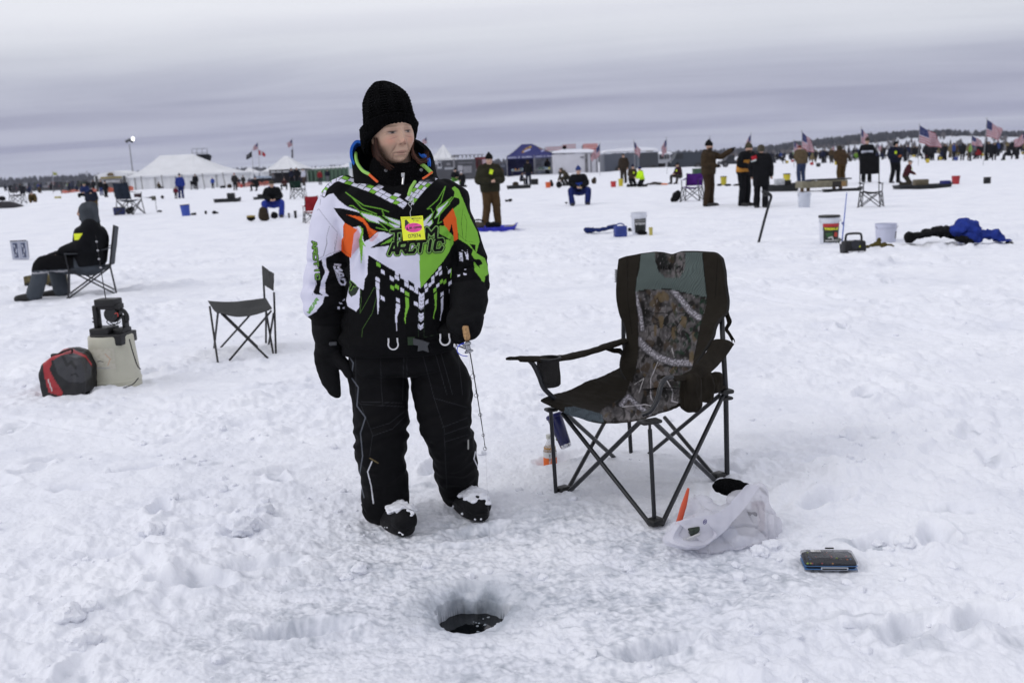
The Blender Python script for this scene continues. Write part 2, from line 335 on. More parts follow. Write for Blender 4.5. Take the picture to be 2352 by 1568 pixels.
class Paint:
    def __init__(s, P, base, aa=0.5): s.P = np.asarray(P, float); s.c = np.tile(np.asarray(base, float), (len(s.P), 1)); s.mask = None; s.aa = aa
    def put(s, w, color):
        if s.mask is not None: w = w*s.mask
        s.c += (np.asarray(color, float)-s.c)*w[:, None]
    def inside(s, poly):
        q = np.asarray(poly, float); x, y = s.P[:, 0], s.P[:, 1]; r = np.zeros(len(x), bool)
        bb = (x >= q[:, 0].min()) & (x <= q[:, 0].max()) & (y >= q[:, 1].min()) & (y <= q[:, 1].max()); ix = np.where(bb)[0]
        if not len(ix): return r
        X, Y = x[ix], y[ix]; rr = np.zeros(len(ix), bool); j = len(q)-1
        for i in range(len(q)):
            (x1, y1), (x2, y2) = q[i], q[j]
            if y1 != y2: rr ^= ((y1 > Y) != (y2 > Y)) & (X < (x2-x1)*(Y-y1)/(y2-y1)+x1)
            j = i
        r[ix] = rr; return r
    def poly(s, q, color, w=1.0): s.put(s.inside(q)*w, color); return s
    def dist(s, pl, R=1e9):
        q = np.asarray(pl, float); d = np.full(len(s.P), 1e9)
        bb = (s.P[:, 0] >= q[:, 0].min()-R) & (s.P[:, 0] <= q[:, 0].max()+R) & (s.P[:, 1] >= q[:, 1].min()-R) & (s.P[:, 1] <= q[:, 1].max()+R); ix = np.where(bb)[0]
        if not len(ix): return d
        X = s.P[ix]; best = np.full(len(ix), 1e9)
        for a, b in zip(q[:-1], q[1:]):
            ab = b-a; t = np.clip(((X-a)@ab)/max(1e-9, ab@ab), 0, 1); best = np.minimum(best, np.linalg.norm(X-a-t[:, None]*ab, axis=1))
        d[ix] = best; return d
    def line(s, pl, w, color, aa=None):
        aa = s.aa if aa is None else aa; s.put(1-sstep(w-aa, w+aa, s.dist(pl, w+aa*2)), color); return s
    def text(s, t, o, ux, vy, adv, strokes):
        o, ux, vy = (np.asarray(k, float) for k in (o, ux, vy)); allp = []
        for i, ch in enumerate(t):
            for pl in GL.get(ch, []): allp.append([o+ux*(i*adv+a)+vy*b for a, b in pl])
        for w, c in strokes:
            for pl in allp: s.line(pl, w, c)
        return s
def crop(x0, y0, k): return lambda pts: [((x0+x*k)*0.91875, (y0+y*k)*0.91875) for x, y in pts]
HOLE = G(1083, 1404, -.045)[:2]; HR = 0.112
FEET = [G(895, 1188)[:2], G(1062, 1168)[:2]]
foots = []
_fr = random.Random(3)
for (px, py, a) in ((330, 1085, .4), (500, 1210, .2), (250, 1290, .1), (440, 1350, .5), (640, 1090, .7), (600, 1300, -.3), (130, 1050, .3), (2020, 1245, .2), (2150, 1235, 1.1), (1980, 1010, .3), (2230, 990, .6), (2020, 990, -.4), (2200, 1170, .2), (2280, 1060, .9), (2100, 1450, .4), (2260, 1440, 0), (1500, 1480, .4), (700, 1440, .3), (1085, 1215, 0), (180, 1130, .1), (1000, 1080, .9), (1290, 1060, .5), (760, 690, .3), (640, 850, .2), (1745, 573, 0), (1900, 1150, .4), (360, 850, .4), (420, 1010, .2)):
    foots.append((*G(px, py)[:2], a+_fr.uniform(-.5, .5), _fr.uniform(.025, .05), 1.0))
for i in range(150):
    y = 2.2+_fr.random()**1.3*22; x = (_fr.random()*2-1)*(1.2+y*0.62)
    if abs(x) < 1.1 and 2.5 < y < 4.3: continue
    foots.append((x, y, _fr.uniform(-pi, pi), _fr.uniform(.012, .04), _fr.uniform(.7, 1.2)))
def smask(x, y):
    d = np.sqrt(((x-0.02)/1.25)**2+((y-3.25)/0.85)**2)+0.22*noise2(x*1.3, y*1.3, 5)+0.12*noise2(x*4, y*4, 6)
    return 1-sstep(0.55, 1.15, d)
def snow(x, y, full=True):
    x = np.asarray(x, float); y = np.asarray(y, float); d = np.sqrt(x*x+y*y); sp_ = np.maximum(0.003, d*d*0.0004)
    def oct_(wl, amp, seed, xs=1.0):
        fade = np.clip(wl/(sp_*2.6), 0, 1); return amp*fade*noise2(x/wl*xs, y/wl, seed)
    T = smask(x, y)
    wx = x+0.10*noise2(x*2.1, y*2.1, 11); wy = y+0.10*noise2(x*2.1+9, y*2.1, 12)
    far = np.clip(d/25, 0, 1)
    h = 0.030*noise2(x/2.6, y/2.0, 1)+0.012*noise2(x/.95, y/.8, 2)+0.05*far*noise2(x/9, y/6, 3)+0.25*sstep(60, 160, d)*noise2(x/30, y/18, 4)
    fz = np.clip(0.25/(sp_*2.6), 0, 1)*(1+.5*sstep(6, 16, d))
    l1 = sstep(0.08, 0.5, noise2(wx/.30, wy/.24, 21)); l2 = sstep(0.05, 0.6, noise2(wx/.15+3, wy/.12, 22)); rg = 1-np.abs(noise2(wx/.42, wy/.34, 23))*2
    rough = sstep(-0.35, 0.35, noise2(x/1.7+5, y/1.3, 24))
    L_ = (0.025*l1+0.016*l2+0.012*np.maximum(0, rg))*fz*(0.35+0.8*rough)+oct_(.085, .011, 25)*(0.5+rough)+oct_(.038, .0070, 26)*(0.5+rough)+oct_(1.2, .02, 30)
    h = h+L_*(1-0.80*T)-0.012*T
    if full:
        h = h+oct_(.017, .0034, 27)+oct_(.045, .006, 28)*T+oct_(.022, .0035, 35)*T+oct_(.11, .008, 33)*T+oct_(.009, .0011, 29)
    ice = T*np.clip(.26+.5*noise2(x/.5, y/.33, 31)+.25*noise2(x/.16, y/.12, 36)+.60*noise2(x/.045, y/.035, 32)+.5*noise2(x/.018, y/.014, 34), 0, 1)
    for fx, fy, a, dp, sc in foots:
        m = (np.abs(x-fx) < .32) & (np.abs(y-fy) < .32); ix = np.where(m)
        if not len(ix[0]): continue
        X, Y = x[ix]-fx, y[ix]-fy; ca, sa = cos(a), sin(a); p = (X*ca+Y*sa)/(.15*sc); q = (-X*sa+Y*ca)/(.062*sc)
        r = np.sqrt(p*p+q*q)+0.25*noise2(x[ix]*9, y[ix]*9, 41)
        h[ix] += -dp*(1-sstep(.55, 1.05, r))+dp*0.35*np.exp(-((r-1.25)/.25)**2)
        ice[ix] = np.maximum(ice[ix], 0.55*(1-sstep(.3, .95, r))*sstep(-.1, .5, noise2(x[ix]*14, y[ix]*14, 42)))
    for (px, py, rx, ry, k) in ICEP:
        c = G(px, py); r = np.sqrt(((x-c[0])/rx)**2+((y-c[1])/ry)**2)+0.35*noise2(x*5, y*5, 43)
        ice = np.maximum(ice, k*(1-sstep(.4, 1.1, r))*sstep(-.25, .4, noise2(x*11, y*16, 44)))
    for (xa, ya, xb, yb, w_, dp) in TRK:
        ab = np.array([xb-xa, yb-ya]); t = np.clip(((x-xa)*ab[0]+(y-ya)*ab[1])/(ab@ab), 0, 1); dd = np.hypot(x-xa-t*ab[0], y-ya-t*ab[1]+.02*np.sin(x*3))
        h = h-dp*np.exp(-(dd/w_)**2)+dp*.4*np.exp(-((dd-w_*2)/w_)**2)
    for (x0, y0, x1, y1, w, hh) in BERMS:
        ab = np.array([x1-x0, y1-y0]); t = np.clip(((x-x0)*ab[0]+(y-y0)*ab[1])/(ab@ab), 0, 1)
        dd = np.hypot(x-x0-t*ab[0], y-y0-t*ab[1]); h = h+hh*(0.75+0.5*noise2(x/4, y/4, 51))*np.exp(-(dd/w)**2)
    r = np.hypot(x-HOLE[0], y-HOLE[1]); an = np.arctan2(y-HOLE[1], x-HOLE[0])
    rr = HR*(1+0.05*np.sin(3*an+1)+0.035*np.sin(7*an)+0.02*np.sin(17*an))
    h = h-0.025*np.exp(-((r-HR)/.06)**2)*(r > HR)-0.022*np.exp(-(((x-HOLE[0]-.015)/.10)**2+((y-HOLE[1]-.13)/.065)**2))-.024*np.exp(-(((x-HOLE[0])/.10)**2+((y-HOLE[1]+.12)/.06)**2))
    h = h+0.008*np.exp(-((r-.165)/.035)**2)*sstep(.2, -1, np.sin(an))*sstep(-.4, .6, noise2(x*16, y*16, 52)+.4)
    wall = 1-sstep(0.0, 0.012, r-rr); depth = wall*0.15
    h = h*(1-wall)-depth
    ice = np.maximum(ice, (1.0*np.exp(-((r-HR)/.12)**2)+.5*np.exp(-(((x-HOLE[0])/.10)**2+((y-HOLE[1]-.13)/.06)**2)))*sstep(-1.3, .1, noise2(x*14, y*14, 53)))
    ice = np.where(r < rr+.004, 1.0+np.clip(-(h+.030)*26, 0, 1), ice)  # inside the hole the value also carries painted wall shade, growing with depth
    return h, np.clip(ice, 0, 2)
ICEP = [(1080, 1215, .07, .12, .9), (2010, 1247, .16, .07, .8), (1340, 1300, .3, .08, .5), (1250, 1175, .25, .1, .5), (770, 1470, .3, .1, .4), (300, 1400, .12, .08, .5), (500, 1075, .22, .05, .45), (560, 1420, .25, .1, .5), (1950, 1440, .5, .12, .45), (2150, 1500, .4, .1, .4), (700, 1330, .35, .12, .5), (960, 1120, .12, .1, .6), (2170, 1235, .2, .06, .35)]
BERMS = [(-70, 128, -12, 100, 3.0, .30), (-12, 104, 30, 108, 2.5, .50), (30, 105, 60, 112, 2.5, .42), (62, 118, 120, 130, 4, .45), (-46, 62, -24, 66, 1.6, .5)]
TRK = []
for a_, b_, w_, dp_ in (((1080, 912), (1480, 872), .018, .014), ((1080, 928), (1480, 888), .022, .014), ((1100, 944), (1440, 905), .015, .010), ((560, 640), (740, 610), .03, .02), ((1680, 640), (2352, 760), .04, .022), ((1680, 668), (2352, 796), .04, .022), ((0, 760), (700, 640), .05, .022), ((1150, 600), (2352, 560), .05, .03), ((1150, 612), (2352, 571), .05, .03), ((0, 960), (330, 1010), .02, .014)): TRK.append((*G(*a_)[:2], *G(*b_)[:2], w_, dp_))
def hz(x, y):
    h, _ = snow(np.array([float(x)]), np.array([float(y)])); return float(h[0])
def ground_mesh():
    na = 1500; az = np.radians(np.linspace(-40, 40, na))
    dep = np.concatenate([np.linspace(58, 30, 80, endpoint=False), np.linspace(30, 8, 640, endpoint=False), np.linspace(8, 1.2, 330, endpoint=False), np.geomspace(1.2, 0.02, 70)])
    r = CAMZ/np.tan(np.radians(dep)); Rg, Az = np.meshgrid(r, az, indexing='ij')
    X = Rg*np.sin(Az); Y = Rg*np.cos(Az); hh, ic = snow(X.ravel(), Y.ravel()); hh = hh*(1-sstep(300, 900, Rg.ravel()))
    V = np.column_stack([X.ravel(), Y.ravel(), hh]); a, b = X.shape; i = np.arange(a-1)[:, None]; j = np.arange(b-1)[None]
    Fq = np.stack([i*b+j, i*b+j+1, (i+1)*b+j+1, (i+1)*b+j], -1).reshape(-1, 4)
    r2 = np.concatenate([np.linspace(0.05, 12, 60), np.geomspace(12.5, 4000, 60)]); az2 = np.radians(np.linspace(39.9, 320.1, 180)); R2, A2 = np.meshgrid(r2, az2, indexing='ij')
    X2 = R2*np.sin(A2); Y2 = R2*np.cos(A2); h2 = 0.03*noise2(X2/2.6, Y2/2, 1)+.012*noise2(X2/.95, Y2/.8, 2)+.006; a2, b2 = X2.shape; o = len(V)
    V2 = np.column_stack([X2.ravel(), Y2.ravel(), h2.ravel()]); i = np.arange(a2-1)[:, None]; j = np.arange(b2-1)[None]
    F2 = np.stack([i*b2+j, i*b2+j+1, (i+1)*b2+j+1, (i+1)*b2+j], -1).reshape(-1, 4)+o
    r3 = np.linspace(0.02, r[0], 20); R3, A3 = np.meshgrid(r3, np.radians(np.linspace(-40, 40, 60)), indexing='ij')
    V3 = np.column_stack([(R3*np.sin(A3)).ravel(), (R3*np.cos(A3)).ravel(), np.zeros(R3.size)]); o3 = o+len(V2); i = np.arange(19)[:, None]; j = np.arange(59)[None]
    F3 = np.stack([i*60+j, i*60+j+1, (i+1)*60+j+1, (i+1)*60+j], -1).reshape(-1, 4)+o3
    V = np.concatenate([V, V2, V3]); Fq = np.concatenate([Fq, F2, F3])[:, ::-1]; ic = np.concatenate([ic, np.zeros(len(V2)+len(V3))])
    return V, Fq, ic
def snow_mat():
    m = bpy.data.materials.new('snow'); m.use_nodes = True; t = m.node_tree; b = t.nodes['Principled BSDF']
    at = N(t, 'ShaderNodeAttribute', attribute_name='ice'); ge = N(t, 'ShaderNodeNewGeometry')
    n1 = N(t, 'ShaderNodeTexNoise'); n1.inputs['Scale'].default_value = 9; n1.inputs['Detail'].default_value = 8; n1.inputs['Roughness'].default_value = .65; L(t, ge.outputs['Position'], n1.inputs['Vector'])
    n2 = N(t, 'ShaderNodeTexNoise'); n2.inputs['Scale'].default_value = 120; n2.inputs['Detail'].default_value = 6; n2.inputs['Roughness'].default_value = .7; L(t, ge.outputs['Position'], n2.inputs['Vector'])
    n4 = N(t, 'ShaderNodeTexNoise'); n4.inputs['Scale'].default_value = 1.1; n4.inputs['Detail'].default_value = 12; n4.inputs['Roughness'].default_value = .7; L(t, ge.outputs['Position'], n4.inputs['Vector'])
    base = ramp(t, n4.outputs[0], [(.30, (.70, .72, .785)), (.48, (.80, .815, .865)), (.7, (.87, .882, .915))])
    icec = ramp(t, n1.outputs[0], [(.3, (.20, .235, .28)), (.5, (.33, .365, .42)), (.74, (.62, .65, .72))])
    f = math_node(t, 'MULTIPLY', at.outputs['Fac'], 0.82, True)
    mx = N(t, 'ShaderNodeMix', data_type='RGBA'); L(t, f, mx.inputs['Factor']); L(t, base, mx.inputs['A']); L(t, icec, mx.inputs['B'])
    deep_shade = math_node(t, 'SUBTRACT', at.outputs['Fac'], 1.0, True)
    m2 = N(t, 'ShaderNodeMix', data_type='RGBA'); L(t, deep_shade, m2.inputs['Factor']); L(t, mx.outputs['Result'], m2.inputs['A']); m2.inputs['B'].default_value = (.05, .058, .062, 1)  # dark ice of the hole wall, with the shade down the shaft painted in
    L(t, m2.outputs['Result'], b.inputs['Base Color'])
    rr = ramp(t, f, [(0, .75), (.8, .38)]); L(t, rr, b.inputs['Roughness']); b.inputs['Specular IOR Level'].default_value = .35
    bp = N(t, 'ShaderNodeBump'); bp.inputs['Strength'].default_value = .55; bp.inputs['Distance'].default_value = .004; L(t, n2.outputs[0], bp.inputs['Height'])
    bp2 = N(t, 'ShaderNodeBump'); bp2.inputs['Strength'].default_value = .5; bp2.inputs['Distance'].default_value = .02; L(t, n1.outputs[0], bp2.inputs['Height']); L(t, bp.outputs[0], bp2.inputs['Normal'])
    L(t, bp2.outputs[0], b.inputs['Normal']); return m
SNOW = snow_mat()
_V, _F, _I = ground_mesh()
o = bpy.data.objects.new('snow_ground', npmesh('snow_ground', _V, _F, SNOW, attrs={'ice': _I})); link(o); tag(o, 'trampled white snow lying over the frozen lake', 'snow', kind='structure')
m = mat('lake_water', (.004, .005, .006), rough=.06, var=.1, spec=.5)
mb = MB(); mb.lathe([(0.0005, 0), (.06, 0), (.125, 0)], c=(HOLE[0], HOLE[1], -.105), n=48, cap=False)
o = mb.build('water', m); tag(o, 'dark lake water at the bottom of the drilled ice hole', 'water', kind='structure')
def lump(mb, c, r, seed, n=10, k=7, squash=.7):
    mb.ell((0, 0, 0), (r, r, r*squash), n=n, k=k); v = mb.v[-2:]
    for q in (-2, -1):
        P = mb.v[q]; d = 1+.45*noise3(P/r*1.1+seed*3.7, seed)+.22*noise3(P/r*3+seed, seed+1)+(.10*noise3(P/r*8+seed, seed+2) if n > 12 else 0); mb.v[q] = P*d[:, None]+np.asarray(c)
    return mb
mb = MB()
for i in range(12):
    a = _fr.uniform(-1.2, 1.9); q = _fr.uniform(.02, .095); lump(mb, (HOLE[0]+q*cos(a), HOLE[1]+q*sin(a), -.104), _fr.uniform(.002, .006), i, 6, 4, .5)
o = mb.build('slush', mat('slush', (.22, .25, .28), rough=.3)); tag(o, 'floating slush crumbs on the water in the ice hole', 'slush', kind='stuff')
mb = MB()
for i in range(1500):
    y = 2.0+_fr.random()**1.7*7; x = (_fr.random()*2-1)*(.5+y*.6)
    if np.hypot(x-HOLE[0], y-HOLE[1]) < .22: continue
    if noise2(np.array([x*1.5]), np.array([y*1.5]), 61)[0] < -.05: continue
    r = .004+.022*_fr.random()**3.5; lump(mb, (x, y, 0), r, i, 8 if r > .01 else 6, 6 if r > .01 else 4); mb._c = None
_P = np.array([q[0] for q in mb.v[0::1]])
cs = np.array([q.mean(0) for q in mb.v]); hh, _ = snow(cs[:, 0], cs[:, 1])
for k in range(0, len(mb.v), 2):
    for q in (k, k+1): mb.v[q] = mb.v[q]+np.array([0, 0, hh[k]+.002])
for (px, py, r) in ((825, 1300, .03), (795, 1315, .022), (1160, 912, .022), (160, 1440, .05), (190, 1490, .045), (205, 1420, .035), (980, 1290, .02), (1700, 1243, .030), (1745, 1262, .03), (1770, 1248, .03), (2020, 1235, .022), (2000, 1250, .016), (2075, 1255, .035), (2040, 1262, .018), (1445, 1295, .018), (600, 1190, .05), (560, 1230, .06), (350, 1240, .05)):
    c = G(px, py); lump(mb, (c[0], c[1], hz(c[0], c[1])+r*.15), r, int(px), 36, 24)
o = mb.build('snow_chunks', SNOW); o.data.shade_smooth(); tag(o, 'loose crumbs and clods of snow scattered over the foreground', 'snow', kind='stuff')
Y0 = 3.86
def wrinkle(me, amp, scale, seed=1, stretch=(1, 1, 1), fine=0.0, mask=None):
    V = verts(me); Nn = norms(me); S = np.array(stretch)
    Q = V*S/scale; warp = noise3(Q*0.7+7, seed+5)[:, None]*0.6
    n = 1-2*np.abs(noise3(Q+warp, seed)); n2 = noise3(Q*0.45+3, seed+1)
    d = amp*(0.55*n*sstep(-.2, .5, n2+.3)+0.8*n2)
    if fine: d = d+fine*(noise3(V*S/(scale*.4)+11, seed+2))
    if mask is not None: d = d*mask(V)
    setverts(me, V+Nn*d[:, None]); return me
def T3(rows, n=6):
    P = [np.append(A(r[0], r[1], Y0+r[2]), [r[3], r[4] if len(r) > 4 else 1.0]) for r in rows]
    S = spline(P, n); return S[:, :3], S[:, 3], S[:, 4]
def limb(mb, rows, n=18, cap='round'):
    P, r, f = T3(rows); mb.tube(P, r, n=n, cap=cap, flat=f)
def secs(rows):
    out = []
    for y, xl, xr, dy, ry in rows:
        a = A(xl, y, Y0+dy); b = A(xr, y, Y0+dy); out.append(((a[0]+b[0])/2, Y0+dy, (a[2]+b[2])/2, (b[0]-a[0])/2, ry))
    return out
wz = hz(FEET[0][0], FEET[0][1])
WBASE = np.array([A(975, 1180, Y0)[0], Y0, 0.0])
HC = A(901, 311, Y0-.045)                      # centre of the head
YAW = radians(27)
def head_mesh():
    nu, nv = 260, 200
    a = np.linspace(-pi, pi, nu, endpoint=False); t = np.linspace(0, pi, nv)
    st, ct = np.sin(t)[:, None], np.cos(t)[:, None]
    x = np.repeat(st, nu, 1)*np.sin(a); y = -np.repeat(st, nu, 1)*np.cos(a); z = np.repeat(ct, nu, 1)      # y<0 is the face
    X = x*.0755; Y = y*.098; Z = np.where(z > 0, z*.118, z*.113)
    lowr = sstep(0.0, -1.0, z)
    X = X*(1-.20*lowr); Y = np.where(y < 0, Y*(1-.06*lowr), Y*(1-.45*sstep(-.2, -1, z)))                   # jaw narrows, nape
    X = X*(1+.05*np.exp(-((z+.25)/.25)**2))
    fr = sstep(.15, -.25, y)                                                                              # how much on the face
    def bump(cx, cz, sx, sz, h, ax=0):
        return h*np.exp(-(((X-cx)*cos(ax)+(Z-cz)*sin(ax))/sx)**2-((-(X-cx)*sin(ax)+(Z-cz)*cos(ax))/sz)**2)*fr
    D = np.zeros_like(X)
    ez = .004
    for s in (-1, 1):
        D += bump(s*.031, ez+.001, .018, .012, -.0130)      # sockets
        D += bump(s*.031, ez, .0125, .0085, .0062)         # eyeball under lids
        D += bump(s*.031, ez+.020, .022, .006, .0055)       # brow
        D += bump(s*.030, ez-.015, .014, .0050, .0032, -s*.15)  # bag under eye
        D += bump(s*.031, ez-.022, .017, .0035, -.0012, -s*.2)
        D += bump(s*.043, -.034, .019, .017, .0075)        # cheek
        D += bump(s*.0115, -.036, .0075, .0065, .0075)     # nostril wing
        D += bump(s*.029, -.050, .0040, .018, -.0048, s*.45)   # nasolabial fold
        D += bump(s*.027, -.074, .005, .010, -.0032)       # mouth corner
        D += bump(s*.035, -.088, .018, .014, .003)         # jowl
    D += bump(0, .0, .0075, .020, .007)+bump(0, -.016, .0080, .016, .012)+bump(0, -.031, .0105, .0100, .0175)   # bridge and tip
    D += bump(0, -.0445, .012, .004, -.0040)
    D += bump(0, -.0645, .021, .0045, .0042)+bump(0, -.0762, .018, .0045, .0045)     # lips
    D += bump(0, -.0702, .024, .0017, -.0042)
    D += bump(0, -.0845, .018, .005, -.0042)+bump(0, -.0985, .018, .013, .0070)      # chin
    D += bump(0, .045, .05, .03, .002)
    Y = Y-D; 
    P = np.stack([X, Y, Z], -1).reshape(-1, 3)
    Fq = []
    i = np.arange(nv-1)[:, None]; j = np.arange(nu)[None]
    Fq = np.stack([i*nu+j, (i+1)*nu+j, (i+1)*nu+(j+1) % nu, i*nu+(j+1) % nu], -1).reshape(-1, 4)
    L2 = P.copy(); c = np.tile(np.array([.56, .375, .275]), (len(P), 1))
    x, y, z = L2.T; f = (y < 0.02)
    def w(cx, cz, sx, sz, k, ax=0, pw=2): return k*np.exp(-(np.abs(((x-cx)*cos(ax)+(z-cz)*sin(ax))/sx))**pw-(np.abs((-(x-cx)*sin(ax)+(z-cz)*cos(ax))/sz))**pw)*f
    def mixc(wt, col):
        nonlocal c; c = c+(np.array(col)-c)*np.clip(wt, 0, 1)[:, None]
    nn = noise3(L2*90, 3); mixc(.18*sstep(.1, .6, nn), (.42, .23, .16)); mixc(.14*sstep(.1, .6, noise3(L2*45, 4)), (.56, .37, .28))
    for s in (-1, 1):
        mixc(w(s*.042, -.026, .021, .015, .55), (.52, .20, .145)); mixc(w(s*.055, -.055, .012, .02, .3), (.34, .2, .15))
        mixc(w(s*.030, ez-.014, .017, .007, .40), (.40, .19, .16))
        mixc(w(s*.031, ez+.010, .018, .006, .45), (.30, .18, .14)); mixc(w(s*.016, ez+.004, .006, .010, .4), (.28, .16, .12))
        mixc(w(s*.031, ez+.0215, .018, .0034, .60, 0, 4), (.20, .13, .09))                  # thin brow
        mixc(w(s*.031, ez-.0002, .0125, .0029, 1, 0, 4), (.30, .26, .25))                   # eye white
        mixc(w(s*.031+.0015, ez+.0002, .0060, .0040, 1, 0, 4), (.012, .015, .015))            # iris
        mixc(w(s*.031+.0015, ez+.0002, .0021, .0024, 1, 0, 4), (.008, .008, .008))
        mixc(w(s*.031, ez+.0042, .0155, .0023, .95, s*.05, 4), (.03, .015, .012))           # upper lid line
        mixc(w(s*.031, ez-.0050, .0135, .0011, .65, -s*.06, 4), (.17, .085, .07))
        mixc(w(s*.0478, ez-.0015, .006, .0010, .6, -s*.4, 2), (.20, .11, .09))
        mixc(w(s*.0085, -.0405, .0036, .0022, .9), (.10, .035, .028))                      # nostril
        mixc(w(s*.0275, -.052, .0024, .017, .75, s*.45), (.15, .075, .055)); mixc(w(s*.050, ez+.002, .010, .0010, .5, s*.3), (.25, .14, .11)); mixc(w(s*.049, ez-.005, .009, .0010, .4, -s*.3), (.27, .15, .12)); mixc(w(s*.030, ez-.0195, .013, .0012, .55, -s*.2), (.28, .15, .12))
        mixc(w(s*.0270, -.0775, .0018, .009, .60, s*.1), (.22, .11, .09))
    mixc(w(0, -.032, .012, .010, .45), (.55, .24, .18)); mixc(w(0, -.0475, .010, .0035, .5), (.25, .13, .10)); mixc(w(0, -.0855, .014, .003, .4), (.30, .17, .13)); mixc(w(0, .030, .035, .0012, .35), (.32, .2, .15))
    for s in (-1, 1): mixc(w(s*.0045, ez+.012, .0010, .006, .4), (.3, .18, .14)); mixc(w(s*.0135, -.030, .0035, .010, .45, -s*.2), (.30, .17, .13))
    mixc(w(0, -.0655, .0205, .0030, .7, 0, 3), (.33, .135, .125)); mixc(w(0, -.0757, .0170, .0034, .6, 0, 3), (.40, .18, .16)); mixc(w(0, -.0702, .0235, .0012, .98, 0, 4), (.07, .025, .024))
    return P, Fq, c
P, Fq, hc = head_mesh()
Rz = rotm(0, radians(-3), YAW); Rx = rotm(radians(-3), 0, 0)
P = P@(Rz@Rx).T+HC
core = MB()
limb(core, [(906, 330, -.01, .052), (918, 400, .0, .058), (920, 440, .0, .08)])
core.loft(secs([(440, 800, 1030, 0, .09), (520, 815, 1040, 0, .12), (650, 830, 1030, 0, .12), (760, 830, 1020, 0, .13), (820, 835, 1020, 0, .13)]))
for rows in ([(800, 450, 0, .05), (768, 560, 0, .045), (752, 640, 0, .04), (757, 760, 0, .032)], [(1030, 455, 0, .05), (1062, 560, 0, .045), (1078, 640, -.02, .04), (1072, 710, -.08, .032)],
             [(880, 810, 0, .085), (878, 960, 0, .06), (884, 1140, .07, .045), (900, 1172, .04, .035)], [(995, 810, 0, .085), (1030, 960, .01, .06), (1052, 1115, .19, .045), (1066, 1138, .16, .035)]): limb(core, rows)
for (cx, cy, dy, sg) in ((752, 822, -.035, .3), (1066, 735, -.13, -.6)):      # hands inside the mittens
    limb(core, [(cx, cy-30, dy, .030, .5), (cx, cy+5, dy-.01, .036, .5), (cx, cy+12, dy-.01, .033, .5)])
    for k in range(4): limb(core, [(cx-12+8*k, cy+8, dy-.01, .0085), (cx-13+9*k, cy+32-abs(k-1.4)*3, dy-.015, .008), (cx-10+8*k, cy+50-abs(k-1.4)*5, dy-.02, .007)], n=8)
    limb(core, [(cx+14*sg, cy-10, dy-.01, .011), (cx+24*sg, cy+12, dy-.015, .010), (cx+28*sg, cy+28, dy-.02, .008)], n=8)
cme = remesh(core, .008, 3)
cv = verts(cme); cq = np.array([tuple(p.vertices) for p in cme.polygons if len(p.vertices) == 4])
V = np.concatenate([P, cv]); Fa = np.concatenate([Fq, cq+len(P)]); cc = np.concatenate([hc, np.tile([.60, .425, .335], (len(cv), 1))])
skin = vmat('skin', rough=.5, bump=.25, bscale=900, spec=.30, bdist=.0010, trans=.06)
woman = bpy.data.objects.new('person', npmesh('person', V-WBASE, Fa, skin, col=cc)); woman.location = WBASE; link(woman)
tag(woman, 'woman in black knit hat and green, white and black jacket standing beside the ice hole', 'person')
BLK, WHT, LIME, ORG = (.0035, .0036, .0042), (.66, .66, .78), (.20, .46, .055), (.72, .115, .022)
jk = MB()
jk.loft(secs([(395, 862, 975, .02, .075), (410, 838, 998, .02, .10), (425, 795, 1030, .015, .125), (445, 765, 1052, .01, .14), (480, 765, 1062, 0, .155), (560, 790, 1062, -.005, .165), (650, 795, 1052, 0, .17), (720, 792, 1046, 0, .18), (765, 783, 1046, 0, .185), (779, 785, 1047, 0, .18), (784, 800, 1035, 0, .165)]), n=40, p=2.4, sub=4)
limb(jk, [(812, 452, .02, .072), (790, 458, .015, .088), (768, 500, .0, .090), (756, 560, -.01, .088), (753, 610, -.015, .086), (747, 660, -.02, .087), (748, 690, -.03, .086), (750, 712, -.03, .078), (752, 720, -.03, .066)], n=26)
limb(jk, [(1005, 455, .02, .072), (1026, 462, .015, .078), (1042, 510, .0, .076), (1056, 560, -.01, .077), (1068, 610, -.03, .080), (1073, 645, -.06, .075), (1076, 680, -.09, .066), (1076, 692, -.10, .062)], n=26)
jm = remesh(jk, .0052, 5)
wrinkle(jm, .013, .15, 3, (1, 1, 1.3), .004)
V = verts(jm); Nn = norms(jm); px = PR(V)
def crease(c, d, w, amp, V):
    q = px-np.array(c); d = np.array(d, float); d /= np.linalg.norm(d); t = q[:, 0]*d[0]+q[:, 1]*d[1]; s = -q[:, 0]*d[1]+q[:, 1]*d[0]
    return -amp*np.exp(-(s/w)**2)*sstep(0, 10, t)*sstep(95, 40, t)
D = np.zeros(len(V))
for c, d in (((828, 545), (-.35, 1)), ((826, 560), (.15, 1)), ((838, 530), (.8, .75)), ((1040, 540), (.1, 1)), ((1035, 530), (-.7, .8)), ((800, 640), (-1, .25)), ((800, 610), (-1, -.2)), ((1045, 655), (1, .2)), ((1050, 620), (1, -.3)), ((700, 600), (1, .3)), ((706, 655), (1, .1))): D += crease(c, d, 5.5, .016, V)
D += .0035*np.sin(px[:, 1]/6.5+px[:, 0]/30)*sstep(600, 660, px[:, 1])*((px[:, 0] < 800) | (px[:, 0] > 1055))
setverts(jm, V+Nn*D[:, None])
sub = bpy.data.objects.new('t', jm); COL.objects.link(sub); md = sub.modifiers.new('s', 'SUBSURF'); md.levels = 1
dg = bpy.context.evaluated_depsgraph_get(); dg.update(); jm2 = bpy.data.meshes.new_from_object(sub.evaluated_get(dg)); bpy.data.objects.remove(sub)
V = verts(jm2); Nn = norms(jm2); px = PR(V)
pt = Paint(px, BLK)
cA, cB, cC, cD, cE, cF = crop(760, 400, .15306), crop(980, 400, .16582), crop(740, 600, .16584), crop(900, 660, .15308), crop(740, 400, .21259), crop(740, 640, .22957)
